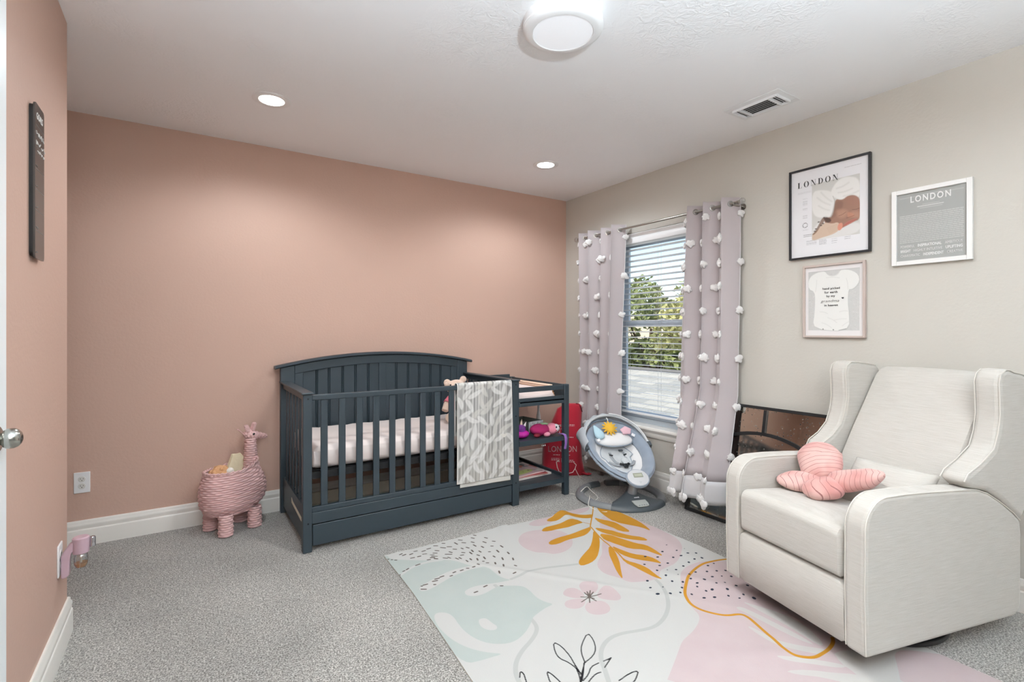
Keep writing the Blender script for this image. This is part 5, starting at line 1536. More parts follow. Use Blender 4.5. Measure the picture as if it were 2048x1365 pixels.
for s, x0 in ((-1, -0.060), (1, 0.060)):
    mb = smb(); mb.tube([(x0*0.9, 0.045, -0.058), (x0*0.95, 0.0, -0.062), (x0*0.8, -0.05, -0.058), (x0*0.45, -0.105, -0.045)], 0.011, 8, flat=0.22); build(mb, 'shoulder_strap', M_strap, sw, w=True)
    mb = smb(); mb.tube([(x0*1.65, -0.06, -0.050), (x0*1.2, -0.095, -0.048), (x0*0.5, -0.118, -0.040)], 0.010, 8, flat=0.22); build(mb, 'waist_strap', M_strap, sw, w=True)
    mb = smb(); mb.box((x0*0.92, 0.012, -0.052), (0.028, 0.010, 0.006), (0, 0, 25*s)); mb.box((x0*0.40, -0.112, -0.034), (0.030, 0.018, 0.010), (0, 0, 30*s)); build(mb, 'strap_buckle', M_bk, sw, w=True, bevel=0.002)
mb = smb(); mb.box((0.0, -0.128, -0.032), (0.032, 0.036, 0.014)); build(mb, 'centre_buckle', M_bk, sw, w=True, bevel=0.004)
mb = smb(); mb.ell((0.022, -0.075, -0.036), (0.030, 0.040, 0.008)); build(mb, 'strap_pad', M_fl, sw, w=True)
# control disc at the foot
DM = SM @ Matrix.Translation((0.0, -0.312, 0.022)) @ Euler((R(14), 0, 0)).to_matrix().to_4x4()
mb = MB(); mb.M = DM @ Matrix.Diagonal((1.0, 0.83, 1, 1)); mb.lathe([(0.070, -0.030), (0.083, -0.016), (0.084, 0.000), (0.079, 0.006)], seg=48); dc = build(mb, 'disc_rim', M_fb, sw, w=True)
mb = MB(); mb.M = DM @ Matrix.Diagonal((1.0, 0.83, 1, 1)); mb.lathe([(0.076, 0.004), (0.074, 0.009), (0.040, 0.013), (0.001, 0.0135)], seg=48); build(mb, 'disc_face', mat('disc_silver', (214, 216, 218), rough=0.3, metal=0.15), dc, w=True)
mb = MB(); mb.M = DM; mb.box((0.002, 0.014, 0.0135), (0.068, 0.034, 0.003)); build(mb, 'display', mat('lcd_grey', (150, 154, 140), rough=0.25), dc, w=True, bevel=0.001)
mb = MB(); mb.M = DM; mb.box((0.002, 0.014, 0.0155), (0.054, 0.016, 0.0006)); build(mb, 'display_digits', mat('lcd_light', (176, 178, 160), rough=0.4), dc, w=True)
mb = MB(); mb.M = DM; mb.box((0.002, -0.036, 0.012), (0.006, 0.022, 0.002)); mb.box((0.002, -0.036, 0.0121), (0.020, 0.005, 0.002)); build(mb, 'disc_button', M_fl, dc, w=True)
# canopy folded back behind the head, two hoops and the cloth between them
def hoop(el, rad, u):
    a = math.pi*u; e = R(el)
    x = 0.246*math.cos(a); l = rad*math.sin(a)
    return Vector((x*(1+0.02*math.sin(a)), 0.045+l*math.cos(e), 0.012+l*math.sin(e)))
mb = smb(); mb.tube([hoop(11, 0.296, k/36) for k in range(37)], 0.009, 8); build(mb, 'canopy_hoop', M_fl, sw, w=True)
mb = smb(); mb.tube([hoop(-1, 0.312, k/36) for k in range(37)], 0.010, 8); build(mb, 'canopy_hoop', M_fb, sw, w=True)
def cloth(u, v):
    uu = 0.02+0.96*u; a = hoop(-1+12*v, 0.318-0.012*v+0.010*math.sin(v*math.pi), uu)
    pl = 0.006*math.sin(uu*60+v*3)+0.006*math.sin(v*19)
    d = (a-Vector((0, 0.045, 0.012))).normalized(); return a+d*(pl+0.010*math.sin(v*math.pi))
mb = smb(); mb.sheet(cloth, 110, 20); build(mb, 'canopy_cloth', mat('pale_grey_cloth', (186, 192, 198), rough=0.92, bump=0.3, bscale=200), sw, w=True, solid=0.003, smooth=180)
mb = smb(); mb.sheet(lambda u, v: (Vector((-0.246-0.022*math.sin(v*3.1)-0.004*math.sin(u*6), 0.045, 0.03))+Vector((0.02*u-0.03*u*v, -0.02+0.20*u, 0.045-0.105*v-0.02*u+0.004*math.sin(v*6)))), 26, 22)
build(mb, 'hanging_cloth', mat('pale_grey_cloth', (186, 192, 198)), sw, w=True, solid=0.003, smooth=180)
for s in (-1, 1):
    mb = smb(); mb.box((s*0.250, 0.040, 0.006), (0.030, 0.050, 0.034), (0, 0, -8*s)); build(mb, 'hinge', M_g2, sw, w=True, bevel=0.006)
mb = smb(); mb.tube([hoop(15, 0.290, 0.02+k*0.46/16)+Vector((0, 0.0, 0.006)) for k in range(17)], 0.004, 6); build(mb, 'canopy_strut', M_white, sw, w=True)

def at_seat(x, y, z): return tuple(SM @ Vector((x, y, z)))
def seat_thing(name, label, cat, x, y, z, group=None):
    t = thing(name, label, cat, at_seat(x, y, z), -20.9, group); return t
T_ = Euler((R(50), 0, 0)).to_matrix().to_4x4() @ Matrix.Scale(1.22, 4)
t = seat_thing('sun_toy', 'yellow plush sun hanging over the head pillow of the baby swing', 'toy', -0.018, 0.196, 0.054, 'plush toys on the baby swing')
M_sun = mat('sun_yellow', (226, 178, 62), rough=0.9, bump=0.6, bscale=160)
mb = MB(); mb.M = T_; mb.ell((0, 0, 0.004), (0.034, 0.034, 0.016)); build(mb, 'face', M_sun, t)
mb = MB(); mb.M = T_
for k in range(12):
    a = 2*math.pi*k/12; mb.cyl((0.026*math.cos(a), 0.026*math.sin(a), 0), (0.050*math.cos(a), 0.050*math.sin(a), 0), 0.009, 0.003, seg=8)
build(mb, 'rays', M_sun, t)
mb = MB(); mb.M = T_; mb.tube([(0, 0.036, 0), (0.002, 0.06, 0.002), (0, 0.075, -0.004)], 0.003, 6); build(mb, 'loop', M_white, t)
t = seat_thing('raindrop_toy', 'pale blue plush drop with a white tag at the left of the swing pillow', 'toy', -0.122, 0.160, 0.045, 'plush toys on the baby swing')
mb = MB(); mb.M = T_ @ Euler((0, 0, R(18))).to_matrix().to_4x4(); mb.rings([[(r_*math.cos(2*math.pi*k/20), y, 0.55*r_*math.sin(2*math.pi*k/20)) for k in range(20)] for y, r_ in ((0.055, 0.003), (0.040, 0.012), (0.015, 0.024), (-0.015, 0.034), (-0.038, 0.028), (-0.048, 0.012))])
build(mb, 'drop', mat('pale_blue_plush', (184, 214, 226), rough=0.9, bump=0.5, bscale=160), t, subsurf=1)
mb = MB(); mb.M = T_; mb.box((-0.012, -0.055, 0.006), (0.020, 0.016, 0.003), (0, 0, 20)); build(mb, 'tag', M_white, t)
t = seat_thing('star_toy', 'pale pink plush star with a white tag at the right of the swing pillow', 'toy', 0.105, 0.165, 0.048, 'plush toys on the baby swing')
mb = MB(); mb.M = T_
st = []
for k in range(10):
    a = math.pi/2+math.pi*k/5; r_ = 0.046 if k % 2 == 0 else 0.027; st.append((r_*math.cos(a)*1.1, r_*math.sin(a)*0.85))
mb.prism(st, -0.012, 0.012, 'z'); build(mb, 'star', mat('pale_pink_plush', (232, 190, 202), rough=0.9, bump=0.5, bscale=160), t, subsurf=2, smooth=180)
mb = MB(); mb.M = T_; mb.box((0.036, -0.036, 0.006), (0.022, 0.018, 0.003), (0, 0, -35)); build(mb, 'tag', M_white, t)

# charging cable over the left of the base
t = thing('charging_cable', 'thin white cable trailing over the left side of the swing base onto the carpet', 'cable', (-0.60, -0.95, 0.0))
pts = [(-0.665, -0.735, 0.004), (-0.60, -0.86, 0.004), (-0.625, -0.90, 0.014), (-0.585, -0.90, 0.044), (-0.515, -0.875, 0.052), (-0.50, -0.90, 0.03), (-0.505, -0.98, 0.004), (-0.57, -1.02, 0.004), (-0.615, -1.02, 0.042), (-0.655, -1.06, 0.045), (-0.70, -1.10, 0.012), (-0.70, -1.17, 0.004), (-0.69, -1.22, 0.004), (-0.665, -1.25, 0.0095)]
pts = [Vector(p) for p in pts]; fine = []
for i in range(len(pts)-1):
    p0, p1, p2, p3 = pts[max(i-1, 0)], pts[i], pts[i+1], pts[min(i+2, len(pts)-1)]
    for k in range(6):
        f = k/6; fine.append(0.5*((2*p1)+(p2-p0)*f+(2*p0-5*p1+4*p2-p3)*f*f+(3*p1-p0-3*p2+p3)*f**3))
mb = MB(); mb.tube(fine, 0.0024, 8); build(mb, 'cord', mat('cable_white', (226, 224, 216), rough=0.5), t, w=True)
# ================================================================== WICKER GIRAFFE BASKET
def wicker(fn, nrow, nst, amp, name, parent, material, cap=False, seg_per=6, prof_per=5, closed=True, t0=0.0, t1=1.0, solid=0.0):
    """fn(phi, t) -> (point, outward normal); rows of strands woven round stakes"""
    ns = nst*seg_per; nr = nrow*prof_per
    mb = MB(); rows = []
    for j in range(nr+1):
        t = t0+(t1-t0)*j/nr; row = min(j//prof_per, nrow-1); s_ = (j-row*prof_per)/prof_per*2-1
        pf = math.sqrt(max(0, 1-s_*s_))
        r = []
        for i in range(ns):
            ph = 2*math.pi*i/ns
            p, n = fn(ph, t)
            w_ = math.cos(nst/2*ph+math.pi*row)
            off = amp*(pf*(0.90+0.55*w_)-0.45)
            r.append(Vector(p)+Vector(n)*off)
        rows.append(r)
    mb.rings(rows, cap=cap)
    return build(mb, name, material, parent, smooth=60, solid=solid)
M_wick = mat('pink_wicker', (220, 182, 180), rough=0.6, mottle=0.10, mscale=40)
gf = thing('giraffe_basket', 'pink wicker giraffe shaped basket standing against the pink wall', 'basket', (-2.78, -0.19, 0.0), 25)
def body_fn(ph, t):
    c, s = math.cos(ph), math.sin(ph)
    z = 0.108+0.262*t
    k = (0.80+0.20*math.sin(math.pi*(0.12+0.80*t)))*(1-0.30*max(0, 0.22-t)**1.2*4)
    ax_, by_ = 0.176*k, 0.122*k
    x = 0.0+ax_*math.copysign(abs(c)**0.9, c); y = by_*math.copysign(abs(s)**0.9, s)
    if c > 0: x += 0.030*c*math.sin(math.pi*min(1, t*1.2))
    z += 0.020*max(0, c)*t**2*2.2-0.004*t
    return (x, y, z), (c, s, 0.0)
bd = wicker(body_fn, 20, 30, 0.0072, 'body', gf, M_wick)
mb = MB(); mb.sheet(lambda u, v: tuple(Vector(body_fn(2*math.pi*u, 0.02+0.97*v)[0])*1.0-Vector(body_fn(2*math.pi*u, 0.02+0.97*v)[1])*0.010), 60, 10, closed_u=True)
build(mb, 'lining', mat('pale_pink_lining', (226, 202, 200), rough=0.9), bd, smooth=180)
mb = MB(); q = [Vector(body_fn(2*math.pi*k/60, 0.02)[0]) for k in range(60)]; mb.f([mb.v(p) for p in q]); build(mb, 'bottom', M_wick, bd, smooth=None)
mb = MB()
for d_, a in ((0.004, 0), (-0.004, math.pi)):
    pts = []
    for k in range(160):
        p, n = body_fn(2*math.pi*k/160, 1.0); w_ = 2*math.pi*k*16/160+a
        pts.append(Vector(p)+Vector(n)*0.0045*math.cos(w_)+Vector((0, 0, 0.002+0.0045*math.sin(w_))))
    mb.tube(pts, 0.0045, 6, closed=True)
build(mb, 'rim_braid', M_wick, gf, smooth=60)
for x, y in ((-0.078, -0.082), (-0.078, 0.088), (0.098, -0.082), (0.098, 0.078)):
    def leg_fn(ph, t, x=x, y=y):
        c, s = math.cos(ph), math.sin(ph); r = 0.0385-0.002*t
        return (x+r*c, y+r*s, 0.004+0.125*t), (c, s, 0)
    wicker(leg_fn, 9, 12, 0.0050, 'leg', gf, M_wick)
def neck_fn(ph, t):
    c, s = math.cos(ph), math.sin(ph); r = 0.047-0.016*t+0.010*max(0, 0.3-t)*2; sx = 0.95
    return (0.124-0.006*t+r*c*sx, r*s, 0.30+0.235*t), (c, s, 0)
wicker(neck_fn, 17, 12, 0.0046, 'neck', gf, M_wick)
def head_fn(ph, t):
    # along x from the nape to the nose
    x = 0.078+0.150*t; c, s = math.cos(ph), math.sin(ph)
    r = 0.034*math.sin(math.pi*min(0.5, 0.12+t*0.95))*(1-0.72*max(0, t-0.25)/0.75)+0.002
    z = 0.563-0.034*t
    return (x, r*0.9*c, z+r*s*0.95), (0, c, s)
hd = wicker(head_fn, 13, 12, 0.0036, 'head', gf, M_wick, cap=True)
for s in (-1, 1):
    mb = MB(); mb.ell((0.124, s*0.0295, 0.562), (0.0075, 0.004, 0.0075), seg=14, rn=8); build(mb, 'eye', mat('button_black', (16, 15, 15), rough=0.2), hd)
    def horn_fn(ph, t, s=s):
        c, s_ = math.cos(ph), math.sin(ph); r = 0.0085+0.0025*t if t < 0.98 else 0.004
        return (0.130+0.024*t*(1 if s > 0 else 0.4)+r*c, s*(0.012+0.004*t)+r*s_, 0.582+0.046*t), (c, s_, 0)
    wicker(horn_fn, 5, 8, 0.0016, 'horn', hd, M_wick, cap=True)
def ear_fn(ph, t):
    c, s_ = math.cos(ph), math.sin(ph); r = 0.011+0.004*math.sin(t*3.1)
    return (0.096-0.014*t+r*c, -0.016+r*s_*0.6, 0.578+0.046*t), (c, s_, 0)
wicker(ear_fn, 5, 8, 0.0016, 'ear', hd, M_wick, cap=True)
mb = MB(); mb.tube([(0.082, -0.008, 0.556), (0.060, -0.012, 0.576), (0.034, -0.014, 0.602)], 0.0030, 6); mb.tube([(0.034, -0.014, 0.602), (0.026, -0.014, 0.604)], 0.0035, 6); build(mb, 'loose_cane', M_wick, hd)
GM = mw(gf)
t = thing('plush_dog', 'curly tan plush with a white muzzle peeking out of the giraffe basket', 'plush toy', tuple(GM @ Vector((-0.070, 0.0, 0.285))), 10)
mb = MB()
rg = random.Random(4)
mb.ell((0, 0, 0.0), (0.055, 0.060, 0.06)); mb.ell((0, 0, 0.075), (0.052, 0.045, 0.038))
for k in range(46):
    a = rg.uniform(0, 6.28); b_ = rg.uniform(-0.4, 1.5); mb.ell((0.050*math.cos(a)*math.cos(b_), 0.044*math.sin(a)*math.cos(b_), 0.075+0.036*math.sin(b_)), (0.012, 0.012, 0.010), seg=8, rn=6)
build(mb, 'body', mat('tan_curls', (206, 158, 116), rough=0.95, bump=1.0, bscale=160), t, remesh=0.004, smoothit=1)
mb = MB(); mb.ell((0.048, -0.022, 0.080), (0.024, 0.022, 0.022)); build(mb, 'muzzle', mat('muzzle_white', (228, 224, 216), rough=0.9), t)
mb = MB(); mb.ell((0.050, -0.040, 0.062), (0.010, 0.006, 0.008), seg=12, rn=8); build(mb, 'nose', mat('nose_dark', (58, 40, 32), rough=0.4), t)
t = thing('folded_muslin', 'cream folded cloth standing behind the giraffe neck in the basket', 'cloth', tuple(GM @ Vector((0.045, 0.050, 0.215))), 15)
mb = MB()
for k in range(3):
    mb.prism([(-0.080, 0.0), (0.070, 0.0), (0.085, 0.10), (0.070, 0.185), (0.030, 0.232-0.004*k), (-0.012, 0.228), (-0.040, 0.150), (-0.072, 0.09)], -0.016+k*0.011, -0.006+k*0.011, 'y')
build(mb, 'cloth', mat('cream_muslin', (226, 216, 186), rough=0.95, bump=0.6, bscale=60), t, bevel=0.004, bseg=3)

# ================================================================== RED SACK
bag = thing('red_sack', 'red fabric sack with white lettering standing in the corner by the crib', 'bag', (-0.27, -0.40, 0.0), -33.1)
zs = [0.0, 0.03, 0.12, 0.28, 0.39, 0.47, 0.553, 0.580, 0.596]
xl = [-0.235, -0.245, -0.246, -0.240, -0.190, -0.155, -0.118, -0.075, -0.02]
xr = [0.118, 0.112, 0.092, 0.080, 0.082, 0.088, 0.092, 0.086, 0.066]
dp = [0.060, 0.075, 0.085, 0.085, 0.070, 0.055, 0.040, 0.030, 0.014]
mb = MB()
def bagf(u, v):
    z = 0.596*v; i = 0
    a, b_, d = (float(np.interp(z, zs, q)) for q in (xl, xr, dp))
    ph = 2*math.pi*u; c, s = math.cos(ph), math.sin(ph)
    x = (a+b_)/2+(b_-a)/2*math.copysign(abs(c)**0.55, c); y = d*math.copysign(abs(s)**0.6, s)
    w_ = 0.007*math.sin(x*42+z*7)*v+0.006*math.sin(x*23-z*16+1)+0.004*math.sin(z*30+x*12)*(1-v)
    return (x, y+w_*(1 if s < 0 else -1)*min(1, z*12), z)
mb.sheet(bagf, 120, 70, closed_u=True)
mb.f([mb.v(bagf(k/120, 1.0)) for k in range(120)])
M_red = mat('red_sackcloth', (172, 20, 44), rough=0.8, bump=0.4, bscale=220, sheen=0.3)
build(mb, 'sack', M_red, bag, smooth=70)
mb = MB(); mb.sheet(lambda u, v: (0.06+0.095*v+0.01*math.sin(u*5), -0.055+0.05*u-0.02*v, 0.012+0.020*math.sin(u*3.1)*(1-v)+0.006*math.sin(v*7)), 16, 14); build(mb, 'loose_corner', M_red, bag, solid=0.004, smooth=180)
mb = MB(); mb.tube([(0.040, -0.02, 0.598), (0.062, -0.01, 0.590), (0.078, -0.03, 0.565), (0.088, -0.04, 0.53)], 0.007, 8, flat=0.5); build(mb, 'draw_hem', mat('dark_lining', (58, 16, 26), rough=0.8), bag)
M_bagw = mat('sack_white_print', (226, 214, 212), rough=0.8)
def LB(x, z, y=-0.099): return Matrix.Translation((x, y, z)) @ Euler((R(90), 0, 0)).to_matrix().to_4x4()
def curved(o, extra=0.0012):
    # lay the print onto the sack's front
    for v_ in o.data.vertices:
        x, z = v_.co.x, v_.co.z; best = None
        for k in range(60, 121):
            p = bagf(k/120, max(0, min(1, z/0.596)))
            if p[1] < 0.02 and (best is None or abs(p[0]-x) < best[0]): best = (abs(p[0]-x), p[1])
        v_.co.y = best[1]-extra
for tx, x, z, s, sx, sp in (('SANTA', -0.112, 0.375, 0.056, 0.72, 1.05), ('LONDON', -0.082, 0.225, 0.070, 0.78, 1.02)):
    o = lettering(tx, s, LB(x, z), M_bagw, bag, 'lettering', sp, sx=sx, w=False); curved(o)
for x0, x1, z, h in ((-0.17, 0.02, 0.425, 0.0025), (-0.17, 0.02, 0.415, 0.0015), (-0.17, 0.01, 0.322, 0.003), (-0.16, -0.02, 0.178, 0.0025), (-0.175, 0.01, 0.135, 0.003), (-0.13, 0.02, 0.122, 0.003), (-0.175, -0.04, 0.148, 0.002)):
    mb = MB(); rg = random.Random(int(z*1000)); x = x0
    while x < x1:
        e = min(x1, x+rg.uniform(.006, .02)); mb.sheet(lambda u, v, x=x, e=e: (x+(e-x)*u, 0, z-h+2*h*v), 4, 2); x = e+0.004
    o = build(mb, 'print_line', M_bagw, bag, smooth=None); curved(o)
mb = MB()
loop = [(-0.115, -0.098, 0.135), (-0.135, -0.100, 0.125), (-0.128, -0.104, 0.08), (-0.112, -0.106, 0.045), (-0.085, -0.108, 0.035), (-0.04, -0.108, 0.03), (0.0, -0.108, 0.04), (0.02, -0.104, 0.07), (0.03, -0.10, 0.10), (0.01, -0.098, 0.118)]
mb.tube(loop, 0.0032, 6); mb.tube([(0.02, -0.104, 0.07), (0.04, -0.108, 0.03), (0.055, -0.112, 0.006), (0.075, -0.15, 0.004)], 0.0028, 6)
build(mb, 'drawstring', mat('cord_white', (224, 212, 206), rough=0.8), bag)
